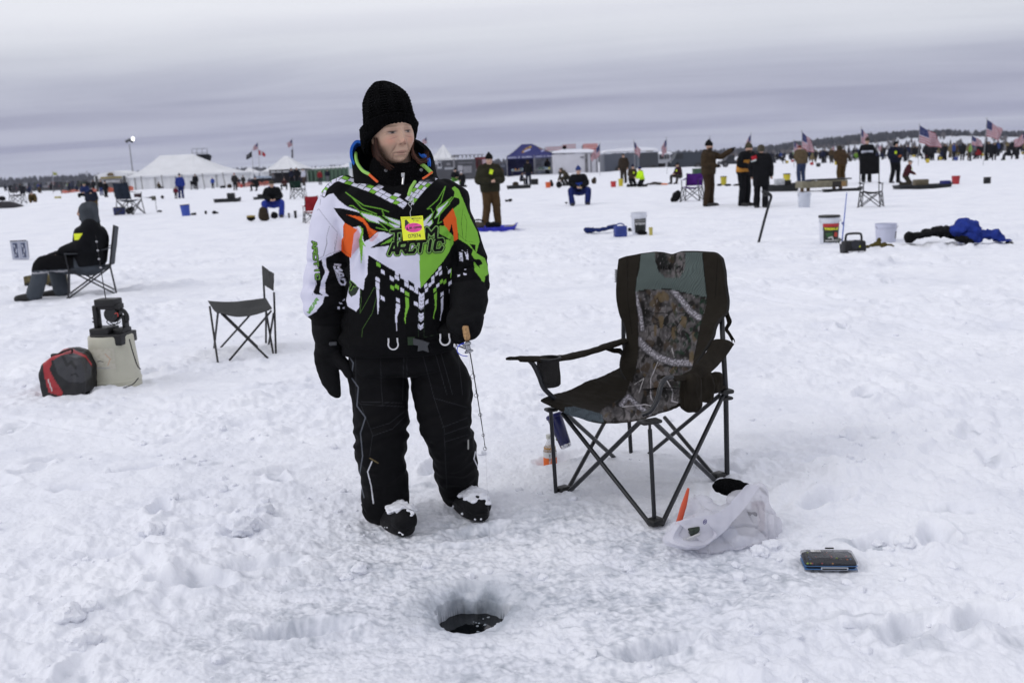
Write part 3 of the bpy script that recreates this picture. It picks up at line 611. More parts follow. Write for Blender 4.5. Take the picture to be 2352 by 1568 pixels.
pt.poly(cA([(-200, 480), (230, 560), (330, 620), (400, 565), (480, 545), (570, 660), (700, 760), (860, 820), (925, 868), (780, 825), (480, 782), (560, 900), (670, 1030), (640, 1100), (640, 1270), (612, 1480), (480, 1530), (350, 1700), (-200, 1700)]), WHT)
pt.poly(cC([(-150, -50), (700, -50), (690, 150), (460, 260), (455, 400), (500, 480), (440, 650), (440, 800), (490, 840), (430, 850), (400, 960), (300, 1080), (160, 1170), (-150, 1250)]), WHT)
pt.poly(cC([(690, 168), (455, 265), (450, 330), (500, 480), (460, 640), (440, 780), (490, 825), (640, 770), (790, 840), (850, 600), (850, 240)]), BLK)
pt.poly(cC([(320, 330), (390, 295), (400, 370), (440, 480), (380, 620), (350, 790), (410, 832), (280, 815), (262, 780), (312, 660), (300, 590), (358, 490), (322, 400)]), BLK)
pt.poly(cC([(160, 1165), (300, 1085), (400, 1150), (300, 1400), (100, 1300)]), BLK)
for q in ([(700, 915), (740, 880), (735, 905), (705, 920)], [(648, 940), (690, 945), (700, 965), (665, 962)], [(622, 1005), (660, 1005), (660, 1045), (625, 1035)], [(695, 1020), (735, 1005), (730, 1035), (705, 1035)]): pt.poly(cC(q), WHT)
ST = (.22, .22, .27)
for q in ([(215, 820), (240, 800), (330, 920), (440, 1060), (545, 1180), (530, 1330), (500, 1500)], [(270, 640), (262, 730)], [(415, 1085), (370, 1250), (375, 1370), (320, 1568)], [(350, 1568), (420, 1530), (610, 1470)]): pt.line(cA(q), .45, ST)
for q in ([(590, 0), (580, 190)], [(460, 60), (410, 240), (300, 310), (290, 380), (350, 500), (285, 600), (300, 680), (245, 830)]): pt.line(cC(q), .4, ST)
pt.text('ARCTIC', np.array(cC([(300, 20)])[0]), np.array([1.2, 12]), np.array([-8.5, 1]), 1.25, [(3.0, (.02, .03, .02)), (1.1, (.17, .36, .06))])
pt.text('WEAR', np.array(cC([(170, 1085)])[0]), np.array([4.6, -7.0]), np.array([4.6, 4.5]), 1.2, [(1.3, (.12, .33, .05))])
pt.text('MAD', np.array(cC([(670, 375)])[0]), np.array([3.5, 13.0]), np.array([-13, -1]), 1.25, [(1.9, WHT)])
pt.text('OUTDOORS', np.array(cC([(588, 392)])[0]), np.array([1.1, 3.4]), np.array([-3.4, .6]), 1.3, [(.7, WHT)])
pt.poly(cE([(650, 790), (760, 780), (800, 960), (865, 930), (960, 845), (1060, 850), (1450, 1000), (1463, 1507), (1200, 1330), (980, 1200), (840, 1110), (840, 1350), (800, 1411), (640, 1411), (630, 1150)]), WHT)
pt.poly(cF([(600, -20), (790, -20), (782, 60), (775, 200), (752, 240), (735, 370), (697, 352), (688, 560), (655, 603), (560, 545), (545, 480), (590, 270)]), WHT)
pt.poly(cF([(585, 250), (690, 350), (650, 420), (600, 445), (570, 400)]), (.03, .04, .03))
pt.text('T', np.array(cF([(600, 285)])[0]), np.array([9, 8]), np.array([-6, 12]), 1, [(3.6, (.17, .36, .06)), (2.4, (.01, .01, .01))])
pt.poly(cE([(650, 790), (720, 800), (770, 900), (760, 1000), (660, 1120)]), (.60, .35, .42))
pt.poly(cE([(850, 950), (930, 880), (975, 850), (960, 900), (900, 960)]), (.66, .45, .52))
pt.poly(cE([(1450, 900), (1660, 800), (1700, 770), (1760, 800), (1855, 900), (1850, 980), (1800, 1080), (1740, 1180), (1600, 1350), (1470, 1507), (1455, 1400)]), LIME)
pt.poly(cB([(900, 430), (940, 395), (1000, 440), (1090, 640), (1180, 870), (1290, 1090), (1320, 1230), (1270, 1400), (1400, 1480), (1480, 1700), (1400, 1760), (1350, 1650), (1200, 1430), (1220, 1350), (1130, 1270), (1000, 1190), (1000, 1130), (960, 900), (920, 740), (1020, 660), (1020, 600), (1000, 575), (930, 560), (945, 480)]), LIME)
pt.poly(cB([(1170, 1265), (1260, 1280), (1260, 1380), (1215, 1330)]), BLK); pt.poly(cB([(1210, 1490), (1330, 1500), (1370, 1560), (1300, 1600), (1240, 1540)]), BLK)
pt.poly(cF([(1935, 60), (2000, 130), (2040, 100), (2060, 250), (2040, 320), (2010, 240), (1945, 160)]), LIME)
SG = (.05, .13, .02)
for q in ([(1070, 740), (1045, 950), (1070, 1190)], [(1090, 820), (1130, 930), (1110, 1230)], [(1000, 1120), (1120, 1220), (1240, 1240)]): pt.line(cB(q), .4, SG)
pt.poly(cA([(480, 785), (620, 790), (780, 825), (920, 870), (1050, 960), (1250, 1050), (1390, 1180), (1350, 1195), (1270, 1162), (1190, 1170), (1070, 1280), (980, 1340), (950, 1200), (970, 1130), (900, 1062), (720, 1032), (670, 1028), (580, 920)]), BLK)
pt.poly(cA([(700, 895), (900, 920), (980, 960), (1050, 1060), (1075, 1110), (1195, 1170), (1070, 1280), (1045, 1180), (1010, 1080), (960, 1020), (850, 960)]), ORG)
pt.poly(cA([(665, 1028), (700, 1045), (870, 1140), (815, 1210), (790, 1400), (770, 1600), (690, 1560), (605, 1480), (612, 1300), (650, 1250), (638, 1080)]), ORG)
pt.line(cA([(665, 1050), (670, 1280), (645, 1330), (645, 1470), (760, 1560)]), .35, (.25, .04, .01))
pt.poly(cA([(880, 1060), (960, 1120), (970, 1170), (950, 1300), (1015, 1425), (965, 1390), (950, 1620), (930, 1700), (905, 1400), (900, 1300), (945, 1150)]), LIME)
pt.poly(cB([(918, 725), (770, 905), (790, 990), (865, 1085), (900, 950)]), ORG); pt.poly(cB([(918, 725), (970, 880), (1000, 1190), (930, 1230), (925, 1100), (897, 940)]), ORG)
LM = (.17, .42, .05)
for q in ([(680, 530), (800, 620), (980, 745), (1260, 800), (1385, 848)], [(780, 605), (950, 790), (1185, 885)], [(740, 745), (800, 750), (900, 835), (1110, 885)], [(1275, 820), (1310, 915)], [(920, 870), (1050, 990), (1250, 1040), (1385, 1170)], [(1180, 1105), (1360, 1150)]): pt.line(cA(q), .95, LM)
pt.poly(cA([(920, 850), (1110, 890), (1240, 925), (1400, 1040), (1560, 1120), (1500, 1140), (1380, 1075), (1180, 975), (1260, 1055), (1050, 1000), (960, 930)]), LM)
pt.poly(cA([(935, 868), (1110, 905), (1230, 940), (1370, 1040), (1200, 985), (1240, 1040), (1060, 980), (970, 915)]), WHT)
pt.poly(cA([(1265, 900), (1568, 985), (1568, 1100), (1400, 1000)]), LM); pt.poly(cA([(1310, 915), (1568, 1000), (1568, 1070), (1400, 975)]), WHT); pt.poly(cA([(1380, 1020), (1568, 1085), (1568, 1130), (1500, 1115)]), WHT)
for q in ([(805, 400), (690, 600), (600, 680), (530, 740), (590, 735), (612, 785)], [(805, 400), (735, 640), (672, 715)], [(905, 560), (800, 640), (665, 740), (690, 790), (640, 880)], [(870, 660), (720, 820), (690, 960), (750, 930)], [(930, 560), (865, 650)]): pt.line(cB(q), .9, LM)
pt.poly(cB([(905, 560), (780, 760), (700, 850), (640, 890), (690, 800), (665, 740), (800, 650)]), LM); pt.poly(cB([(870, 600), (760, 740), (710, 810), (645, 880), (700, 790), (680, 745), (800, 670)]), WHT)
pt.poly(cB([(455, 925), (640, 770), (600, 870), (520, 970), (610, 890), (625, 950), (560, 1020), (470, 1005)]), LM); pt.poly(cB([(470, 930), (615, 800), (585, 860), (510, 975), (600, 905), (610, 950), (555, 1012), (480, 1000)]), WHT)
def band(path, cell, rows, w, skew, off=0, seed=0, gap=.10, drop=()):
    q = np.array(path, float); s0 = 0; best = np.full(len(pt.P), 1e9); S = np.zeros(len(pt.P)); Tt = np.zeros(len(pt.P))
    for a, b in zip(q[:-1], q[1:]):
        ab = b-a; L_ = np.linalg.norm(ab); d = ab/L_; rel = pt.P-a; t = rel@d; tc_ = np.clip(t, 0, L_); dist = np.linalg.norm(rel-tc_[:, None]*d, axis=1); m = dist < best
        best[m] = dist[m]; S[m] = (s0+t)[m]; Tt[m] = (rel@np.array([-d[1], d[0]]))[m]; s0 += L_
    j = np.floor((Tt+off)/w); fj = (Tt+off)/w-j; U = S+skew*Tt; i = np.floor(U/cell); fi = U/cell-i
    ok = (j >= 0) & (j < rows) & (S > 0) & (S < s0) & (fi > gap) & (fj > gap*1.2) & (best < rows*w+off)
    for k in drop: ok &= ~((j == k) & ((i+k) % 3 != 1))
    gr = ((i*3+j*5+seed) % 4 == 0)
    pt.put((ok & ~gr)*1.0, WHT); pt.put((ok & gr)*1.0, LIME)
band(cA([(430, 300), (560, 245), (700, 300), (860, 350), (1000, 400), (1150, 455), (1300, 530), (1450, 610), (1568, 650)])+cE([(1300, 525)]), 15, 3, 8.6, .55, 13, 1, drop=(0,))
band(cB([(250, 625), (330, 520), (430, 400), (520, 310), (620, 225), (690, 185)]), 12, 3, 8, -.35, 11, 2)
band(cA([(270, 590), (300, 470), (360, 390), (440, 330)]), 8.5, 3, 7, .0, 11, 0)
pt.poly(cA([(830, 200), (880, 200), (910, 240), (850, 235)]), LIME); pt.poly(cA([(885, 165), (940, 190), (1030, 350), (980, 345)]), WHT)
for q in (cE([(870, 1035), (1150, 870), (1130, 1000), (1000, 1020)]), cE([(1650, 845), (1830, 945), (1700, 920)])): pt.poly(q, (.012, .012, .012))
pt.poly(cE([(985, 1000), (1150, 900), (1120, 965)]), LM); pt.poly(cE([(1660, 800), (1750, 770), (1830, 880), (1800, 930), (1700, 840)]), LIME); pt.poly(cE([(1655, 850), (1825, 945), (1680, 880)]), BLK)
o1 = np.array(cE([(1122, 840)])[0]); e1 = np.array(cE([(1650, 800)])[0]); d1 = (e1-o1)/4.75
o2 = np.array(cE([(1115, 985)])[0]); e2 = np.array(cE([(1735, 935)])[0]); d2 = (e2-o2)/6.95
sk = np.array([-4, 22.0])
for a in ('o', 'i'):
    st = [(7.2, (.010, .010, .010)), (5.2, (.30, .55, .16))] if a == 'o' else [(3.6, (.010, .010, .010))]
    pt.text('TEAM', o1, d1, np.array([-1, 23.0]), 1.25, st); pt.text('ARCTIC', o2, d2, np.array([-4, 24.0]), 1.19, st)
def para(c, k=0, mir=1, w=33, h=50):
    x, y = c; s = 18*mir; q = [(x-w, y-h+18-s), (x+w, y-h+18+s), (x+w, y+h-18+s), (x-w, y+h-18-s)]; pt.poly(cD(q), LIME if k else WHT)
for c in ((372, 130), (288, 250), (520, 240), (603, 150), (603, 225), (690, 210), (755, 265), (760, 340), (843, 395), (918, 375), (920, 445), (690, 425), (372, 560), (620, 590), (917, 650)): para(c)
for c in ((525, 385), (603, 372), (767, 485), (300, 10)): para(c, 1)
for c in ((1075, 350), (1085, 425), (1142, 340), (1190, 225), (1192, 290), (1255, 155), (1305, 75), (1315, 150), (1270, 350), (1340, 490), (1090, 620), (1462, 120), (1470, 310), (1478, 430)): para(c, 0, -1, 25, 48)
for c in ((1330, 285), (1385, 290), (1222, 425)): para(c, 1, -1, 24, 48)
for q, k in (([(250, 285), (318, 310), (312, 700), (292, 830), (270, 500)], 0), ([(590, 630), (655, 665), (650, 750), (605, 860), (605, 1120), (573, 880)], 0), ([(738, 530), (800, 560), (800, 700), (750, 850), (742, 990), (722, 900), (745, 700)], 1),
             ([(1210, 500), (1255, 455), (1250, 720), (1205, 850), (1215, 915), (1193, 870), (1225, 700)], 1), ([(1322, 570), (1363, 520), (1358, 730), (1325, 850), (1318, 925), (1303, 920), (1320, 800)], 0), ([(1500, 400), (1520, 480), (1520, 610), (1505, 540)], 0), ([(1485, 60), (1495, 100), (1488, 230), (1478, 220)], 1), ([(1395, 0), (1415, 50), (1445, 100), (1430, 80)], 0)): pt.poly(cD(q), LIME if k else WHT)
cx, cy = pt.P[:, 0], pt.P[:, 1]
c0 = np.array(cD([(1008, 450)])[0]); kx = .15308*.91875
dx = np.abs(cx-c0[0]+(cy-c0[1])*.03)/kx; yy = (cy-c0[1])/kx+dx*.75; yv = yy-34
ok = (dx < 44) & (((yv > 0) & (yv < 265)) | ((yv > 330) & (yv < 460)) | ((yv > 515) & (yv < 590))) & ((yv/62-np.floor(yv/62)) > .12)
pt.put(ok*1.0, WHT)
GD = (.09, .20, .04)
for q in ([(10, 430), (20, 600), (0, 780)], [(270, 540), (200, 800), (40, 1060), (30, 1190)], [(225, 385), (295, 415)], [(225, 395), (60, 700), (0, 800)]): pt.line(cD(q), .35, GD)
for q in ([(960, 720), (955, 1195)], [(1050, 720), (1045, 1195)], [(1050, 1195), (1330, 1130)]): pt.line(cD(q), .3, (.04, .07, .035))
pt.text('ARCT', np.array(cB([(1055, 1395)])[0]), np.array([.3, 4.2]), np.array([-6, 0]), 1.25, [(1.0, WHT)])
for q in ([(1045, 1355), (1095, 1390), (1130, 1500), (1150, 1500), (1110, 1390)], [(1120, 1500), (1138, 1350), (1155, 1500)]): pt.poly(cB(q), WHT)
for q in ([(1590, 175), (1635, 170), (1630, 200), (1595, 205)], [(1690, 145), (1735, 155), (1740, 185), (1695, 175)], [(1700, 85), (1738, 75), (1735, 95), (1705, 100)], [(1990, 400), (2010, 405), (2050, 480), (2020, 520), (2005, 480)]): pt.poly(cD(q), WHT)
col = pt.c; bk = sstep(.15, .5, Nn[:, 1])*((px[:, 0] > 800) & (px[:, 0] < 1050)); col = col*(1-bk[:, None])+np.array(BLK)*bk[:, None]
up_ = sstep(.72, .9, Nn[:, 2])*(px[:, 0] > 840)*(px[:, 0] < 1000); col = col*(1-up_[:, None])+np.array(BLK)*up_[:, None]
setcol(jm2, col)
cloth = vmat('printed_cloth', rough=.85, bump=.35, bscale=420, spec=.10, bdist=.002)
meobj('jacket', jm2, cloth, woman, org=WBASE)
black_cloth = mat('black_cloth', (.0038, .0039, .0046), rough=.85, var=.3, vscale=8, bump=.35, bscale=260, spec=.10)
black_knit = mat('black_knit', (.0028, .0028, .0032), rough=.95, var=.3, vscale=60, bump=.8, bscale=130, spec=.06)
def ring(rows_, th, name, m, parent=woman, n=48, amp=.004, seed=1, gap=.09):
    a = np.linspace(-pi*.5+gap, pi*1.5-gap, n); Pg = []
    for (cx_, cy_, dy, rx, ry, tl, lf) in rows_:
        c = A(cx_, cy_, Y0+dy); Pg.append(np.stack([c[0]+rx*np.cos(a), c[1]+ry*np.sin(a), c[2]+tl*np.sin(a)+lf*np.cos(a)], -1))
    Pg = np.array(Pg); Pg = Pg+amp*np.stack([noise3(Pg*18, seed), noise3(Pg*18+5, seed), noise3(Pg*18+9, seed)], -1)
    b = MB(); b.sheet(Pg, th); return b.build(name, m, parent, org=WBASE)
ring([(916, 436, .02, .165, .118, .03, -.012), (910, 410, .02, .152, .120, .055, -.012), (905, 385, .025, .150, .116, .075, -.012), (903, 368, .03, .150, .112, .085, -.014), (903, 362, .03, .146, .108, .087, -.014)], .016, 'collar', black_cloth, amp=.007)
ring([(917, 436, .0, .115, .095, .03, 0), (916, 410, -.005, .108, .100, .03, 0), (912, 384, -.01, .096, .096, .03, 0), (910, 366, -.012, .086, .092, .03, 0), (910, 360, -.012, .078, .084, .03, 0)], .016, 'inner_collar', black_knit, seed=4, amp=.006, gap=-.05)
for pts, r_, m_ in (((((817, 352, .02), (820, 372, -.03), (832, 391, -.085), (847, 400, -.118))), .0065, mat('lime_piping', (.27, .52, .10), rough=.7, bump=.3)), ((((847, 400, -.118), (857, 409, -.132), (866, 417, -.142))), .005, mat('orange_piping', ORG, rough=.7)),
                    ((((962, 374, -.02), (976, 383, -.05), (990, 396, -.08))), .0075, _mats['lime_piping']), ((((992, 396, -.085), (980, 405, -.115), (972, 410, -.13))), .004, _mats['orange_piping']), ((((953, 418, -.142), (944, 432, -.165), (939, 447, -.182))), .006, _mats['lime_piping'])):
    b = MB(); q = spline(np.array([A(x_, y_, Y0+d_-.012) for x_, y_, d_ in pts]), 6); b.tube(q, r_, n=10, cap='round'); b.build('piping', m_, woman, org=WBASE)
blue_fleece = mat('blue_fleece', (.035, .155, .62), rough=.9, var=.2, vscale=12, bump=.5, bscale=200, spec=.1)
hb = MB(); a = np.linspace(radians(-12), radians(192), 60); pr_ = spline(np.array([(.112, -.03), (.142, .0), (.160, .035), (.158, .070), (.140, .094), (.116, .090), (.102, .070)]), 5); Pg = []
for k, (r_, dz) in enumerate(pr_):
    c = A(903, 366, Y0+.02); side = .5+.5*np.cos(2*a); Pg.append(np.stack([c[0]+r_*np.cos(a)*(.98-.10*(np.cos(a) > 0)), c[1]+r_*np.sin(a)*.95, c[2]-.045+dz*(1-.25*(np.cos(a)+1)*.5)+.008*noise3(np.column_stack([a*2.5, np.full(60, k*.2), np.zeros(60)]), 3)-.02*np.cos(a)], -1))
hb.sheet(np.array(Pg), .010); hb.build('hood', blue_fleece, woman, org=WBASE)
zb = MB(); zp = [A(928, 398, Y0-.105), A(926, 412, Y0-.115), A(925, 424, Y0-.12)]
zb.tube(zp, .0045, n=8); zb.box(A(925, 402, Y0-.115), (.012, .006, .016), bev=.002)
zb.build('zip_pull', mat('zip_metal', (.55, .55, .56), rough=.3, metal=1), woman, org=WBASE)
pb = MB()
for x_, y_ in ((886, 392), (967, 391)):
    pb = MB(); c = A(x_, y_, Y0-.125); pb.lathe([(.002, 0), (.0055, .001), (.0065, .003), (.004, .005), (.001, .006)], c=c, n=16, M=rotm(radians(75), 0, radians(20)))
    pb.build('snap', mat('snap_metal', (.14, .14, .15), rough=.35, metal=1), woman, org=WBASE)
ht = []
for y_, xl, xr, dy, ry in ((354, 842, 946, -.030, .100), (332, 838, 951, -.034, .110), (310, 836, 953, -.038, .118), (290, 836, 953, -.040, .122), (270, 836, 949, -.038, .12), (250, 836, 945, -.03, .115), (230, 836, 937, -.02, .105), (212, 840, 925, -.01, .09), (198, 851, 909, -.0, .065), (189, 863, 895, .0, .04), (186, 872, 886, .0, .015)):
    ht.append((y_, xl, xr, dy, ry))
def tilt_band(s, a, k):
    return s
S = spline(np.array(secs(ht)), 9); na = 220; a = np.linspace(0, 2*pi, na, endpoint=False); rows = []
nS = len(S)
for i, (cx_, cy_, cz_, rx, ry) in enumerate(S):
    f = i/(nS-1); rib = .0022*np.abs(np.sin(a*22+.7*np.sin(f*60)))*(1 if f < .97 else .3)+.0012*np.sin(a*44+f*90)+(0.0025*np.sin(f*150)*(np.sin(a*11) > 0))
    lump_ = .006*noise3(np.column_stack([np.cos(a)*1.5, np.sin(a)*1.5, np.full(na, f*4)]), 9)*sstep(.25, .6, f)*1.6
    R_ = 1+(rib+lump_)/max(.04, rx); 
    fa = -pi/2+radians(25); front = .5+.5*np.cos(a-fa); drop = (1-f)**2*1.0
    zoff = drop*(.118*front**1.4-.012)
    rows.append(np.stack([cx_+rx*np.cos(a)*R_, cy_+ry*np.sin(a)*R_, cz_+zoff], -1))
hb = MB(); hb.grid(np.array(rows), closev=True); o0 = (nS-1)*na; hb.f.append(tuple(o0+i for i in range(na))); hb.m.append(0)
inner = np.array(rows[0]); ctr = inner.mean(0); hb.grid(np.array([rows[0], ctr+(inner-ctr)*.90, ctr+(inner-ctr)*.88+np.array([0, 0, .03])]), closev=True)
hat = hb.build('knit_hat', black_knit, woman, org=WBASE)
rows2 = []
for k, (i, ex) in enumerate(((0, .0035), (1, .009), (6, .0115), (14, .0115), (20, .010), (22, .006), (22, .0))):
    c = rows[i].mean(0); r_ = rows[i]-c; L_ = np.linalg.norm(r_[:, :2], axis=1)[:, None]; q = rows[i].copy(); q[:, :2] += r_[:, :2]/L_*(ex+.0022*np.abs(np.sin(a*24))[:, None]); rows2.append(q)
hb = MB(); hb.grid(np.array(rows2), closev=True); hb.build('hat_cuff', black_knit, woman, org=WBASE)
hm = vmat('hair', rough=.6, bump=.1, spec=.15)
hb = MB(); hcol = []; rr = random.Random(5)
def strand(pts, r, c):
    P_ = spline(np.array(pts), 5); k = len(P_); rd = r*np.sin(np.linspace(.25, pi*.98, k))**.6; n0 = hb.n; hb.tube(P_, np.maximum(rd, .0004), n=5, cap=True, flat=.6); hcol.extend([c]*(hb.n-n0))
def hair_done():
    me = hb.mesh('hair', []); setcol(me, np.array(hcol)); fin(me); meobj('hair', me, hm, woman, org=WBASE)
for i in range(230):
    if i == 140: hair_done(); hb = MB(); hcol = []
    t = rr.random(); s = rr.random(); q = lambda k: rr.uniform(-k, k)
    c0_ = np.array([.036, .015, .010])*rr.uniform(.35, 2.0)
    if i < 140:      # her right side (camera left)
        dY = -.125+.15*t; x0_ = 868-12*t+q(3)
        strand([A(x0_-4, 318+q(4), Y0+dY), A(x0_-1+q(2), 345, Y0+dY-.004), A(866+14*(1-t)+q(6), 368, Y0+dY-.022), A(880+20*(1-t)+q(8), 388+q(6), Y0+dY-.030)], rr.uniform(.0014, .0032), c0_)
    else:
        dY = -.075+.11*t
        strand([A(948+q(3), 325+q(3), Y0+dY), A(946+q(3), 345+q(3), Y0+dY), A(952+6*s+q(3), 364+q(4), Y0+dY), A(966+10*s+q(5), 372+q(5), Y0+dY+.01), A(979+q(7), 366+q(8), Y0+dY+.015)], rr.uniform(.0015, .0032), c0_*1.3)
for i in range(30):
    q = lambda k: rr.uniform(-k, k)
    strand([A(946, 352+q(6), Y0-.02), A(960+q(3), 366+q(4), Y0), A(974+q(2), 372+q(3), Y0), A(983+q(3), 362+q(5), Y0), A(978+q(8), 350+q(7), Y0)], .0013, np.array([.05, .02, .012]))
hair_done()
bb = MB(); bb.loft(secs([(803, 790, 1047, 0, .170), (800, 787, 1049, 0, .178), (786, 787, 1048, 0, .186), (774, 786, 1048, 0, .188), (768, 792, 1044, 0, .182)]), n=60, p=2.4)
me = remesh(bb, .006, 1); wrinkle(me, .004, .08, 5); meobj('waistband', me, black_cloth, woman, org=WBASE)
def dring(px_, py_, parent=woman):
    b = MB(); c = A(px_, py_, Y0-.185); a = np.linspace(radians(-205), radians(25), 18); P_ = [c+np.array([.0185*cos(t), 0, .0185*sin(t)*1.05-.006]) for t in a]; P_ = [c+np.array([-.0165, 0, .018])]+P_+[c+np.array([.0165, 0, .018])]
    b.tube(np.array(P_), .0033, n=8); return b.build('d_ring', mat('ring_plastic', (.62, .62, .64), rough=.35), parent, org=WBASE)
dring(903, 787); dring(1022, 777)
b = MB(); b.prism([(-.030, .020), (.0, .012), (.03, .0), (.022, -.012), (.026, -.035), (.004, -.026), (-.016, -.030), (-.012, -.008), (-.030, -.004)], -.006, .006, c=A(968, 788, Y0-.195)); b.build('buckle', mat('buckle_plastic', (.035, .037, .042), rough=.35), woman, org=WBASE)
b = MB(); c = A(945, 783, Y0-.190); b.box(c, (.028, .003, .03)); b.build('stitched_patch', mat('patch', (.012, .03, .01), rough=.8), woman, org=WBASE)
tb = MB()
tb.loft(secs([(790, 800, 1042, .0, .15), (820, 803, 1055, .0, .160), (842, 812, 1062, .0, .145), (852, 835, 1050, 0, .10)]), n=40, p=2.4, sub=3)
limb(tb, [(868, 850, .0, .112), (872, 900, -.005, .113), (874, 950, -.015, .104), (874, 1000, -.02, .098), (875, 1050, .0, .099), (881, 1095, .03, .092), (884, 1138, .05, .090), (884, 1155, .05, .088)], n=30)
limb(tb, [(1005, 850, .0, .110), (1014, 890, -.005, .112), (1022, 945, -.015, .102), (1028, 990, -.02, .094), (1040, 1035, .06, .096), (1048, 1082, .13, .088), (1053, 1114, .18, .082), (1055, 1126, .19, .080)], n=30)
tm = remesh(tb, .0065, 9); wrinkle(tm, .015, .14, 8, (1, 1, 1.6), .005)
V = verts(tm); Nn = norms(tm); px = PR(V); D = np.zeros(len(V))
low = sstep(980, 1120, px[:, 1]); D += .010*low*noise3(np.column_stack([V[:, 0]*5, V[:, 1]*5, V[:, 2]*17]), 77)
kn = np.exp(-((px[:, 1]-1000)/60)**2); D += .0035*kn*np.sin(px[:, 1]/5+px[:, 0]*.09)
setverts(tm, V+Nn*D[:, None]); sub = bpy.data.objects.new('t', tm); COL.objects.link(sub); md = sub.modifiers.new('s', 'SUBSURF'); md.levels = 1; dg = bpy.context.evaluated_depsgraph_get(); dg.update(); tm = bpy.data.meshes.new_from_object(sub.evaluated_get(dg)); bpy.data.objects.remove(sub)
V = verts(tm); px = PR(V)
pt = Paint(px, (.0034, .0035, .0042)); Cz = crop(760, 800, .35714); TL = (.022, .023, .026)
for q in ([(360, 210), (365, 560), (400, 590), (700, 605)], [(530, 200), (550, 600)], [(700, 200), (690, 560)], [(720, 200), (722, 600)], [(400, 570), (690, 580)], [(470, 760), (600, 720), (700, 640)], [(480, 810), (620, 760), (710, 670)], [(400, 600), (480, 800), (460, 950)], [(820, 200), (910, 540), (980, 760), (1000, 1180)], [(910, 200), (1000, 520)], [(950, 200), (1040, 520)], [(910, 545), (1140, 610)], [(970, 750), (1150, 680)], [(980, 800), (1150, 740)], [(990, 850), (1150, 800)], [(1080, 250), (1110, 520)]): pt.line(Cz(q), .7, TL)
for q in ([(300, 230), (345, 300), (330, 400), (380, 470), (370, 600), (430, 680), (395, 790), (410, 950), (385, 1100), (420, 1240)],): pt.line(Cz(q), 1.3, (.10, .11, .13))
for q in ([(475, 990), (445, 1060), (470, 1160), (485, 1280)], [(1200, 920), (1190, 970), (1218, 1030)]): pt.line(Cz(q), 1.2, (.70, .71, .76))
pt.line(Cz([(1150, 840), (1150, 900)]), 1.6, (.4, .4, .38)); pt.line(Cz([(460, 965), (520, 1000)]), .9, (.22, .17, .08))
setcol(tm, pt.c); meobj('snow_pants', tm, vmat('pants_cloth', rough=.8, bump=.3, bscale=350, spec=.12, bdist=.002), woman, org=WBASE)
for nm, rows_, sx in (('boot', [(884, 1144, .09, .060), (886, 1166, .09, .058), (894, 1180, .05, .058), (912, 1186, -.05, .056), (929, 1191, -.13, .050)], 0), ('boot', [(1050, 1115, .20, .055), (1055, 1134, .20, .056), (1066, 1146, .16, .058), (1084, 1154, .07, .057), (1100, 1160, -.01, .050)], 1)):
    b = MB(); limb(b, rows_, n=22)
    P_, r_, _ = T3(rows_); toe = P_[-1]; heel = P_[len(P_)//2-2]; d = toe-heel; d[2] = 0; yaw = atan2(d[1], d[0]); ctr = (toe+heel)/2; 
    zb_ = hz(ctr[0], ctr[1])
    me = remesh(b, .005, 3); V = verts(me); V[:, 2] = np.maximum(zb_+.02+(V[:, 2]-zb_-.02)*.92, zb_+.028); setverts(me, V); wrinkle(me, .003, .05, 21)
    bt = meobj('boot', me, mat('boot_leather', (.004, .004, .005), rough=.7, bump=.3, bscale=180, spec=.2), woman, org=WBASE)
    b = MB(); n = 40; tt = np.linspace(0, 2*pi, n, endpoint=False); Lh, Wd = .168, .060
    out = np.stack([np.cos(tt)*Lh*(1), np.sin(tt)*Wd*(1-.18*np.cos(tt+pi)*.5)], -1); out = out@np.array([[cos(yaw), -sin(yaw)], [sin(yaw), cos(yaw)]]).T
    c2 = ctr[:2]-.02*np.array([cos(yaw), sin(yaw)]); rows3 = []
    for z_, k in ((zb_-.004, .94), (zb_+.006, 1.0), (zb_+.026, 1.02), (zb_+.036, .96), (zb_+.04, .7)): rows3.append(np.column_stack([c2+out*k, np.full(n, z_)]))
    b.grid(np.array(rows3), closev=True); b.f.append(tuple(range(n))[::-1]); b.m.append(0); b.f.append(tuple(4*n+i for i in range(n))); b.m.append(0)
    b.build('sole', mat('boot_rubber', (.004, .004, .005), rough=.6, bump=.4, bscale=60, spec=.2), bt, org=WBASE)
    b = MB(); q = rr
    for k in range(150):
        f = q.random(); cpt = heel*(1-f)*.55+toe*(.45+.55*f)+np.array([ex_ := q.uniform(-.042, .042), q.uniform(-.042, .042), .044-8*ex_*ex_+.008*q.random()-(.012 if f > .85 else 0)]); lump(b, cpt, q.uniform(.006, .016), k, 10, 7, .6)
    for k in range(4):
        t_ = q.uniform(-pi, 0); p_ = c2+out[int((t_ % (2*pi))/(2*pi)*n) % n]*1.0; lump(b, (p_[0], p_[1], zb_+.002+q.uniform(0, .02)), q.uniform(.004, .010), 90+k, 8, 5, .7)
    sm = remesh(b, .0035, 2); meobj('caked_snow', sm, SNOW, bt, org=WBASE)
b = MB(); gq = [A(832, 1158, Y0+.03), A(862, 1163, Y0-.04), A(905, 1163, Y0-.05), A(935, 1157, Y0)]; b.tube(spline(np.array(gq), 5), .007, n=8, flat=.5); b.tube(spline(np.array([A(832, 1158, Y0+.03), A(838, 1178, Y0), A(850, 1176, Y0-.01), A(870, 1180, Y0-.02)]), 5), .004, n=6)
b.build('gaiter_strap', black_cloth, woman, org=WBASE)
mt = mat('mitten_cloth', (.0042, .0043, .005), rough=.75, var=.3, bump=.35, bscale=220, spec=.14)
b = MB()
limb(b, [(753, 706, -.03, .060), (753, 750, -.03, .061), (755, 775, -.03, .058), (756, 785, -.03, .050), (755, 797, -.03, .052)], n=24)
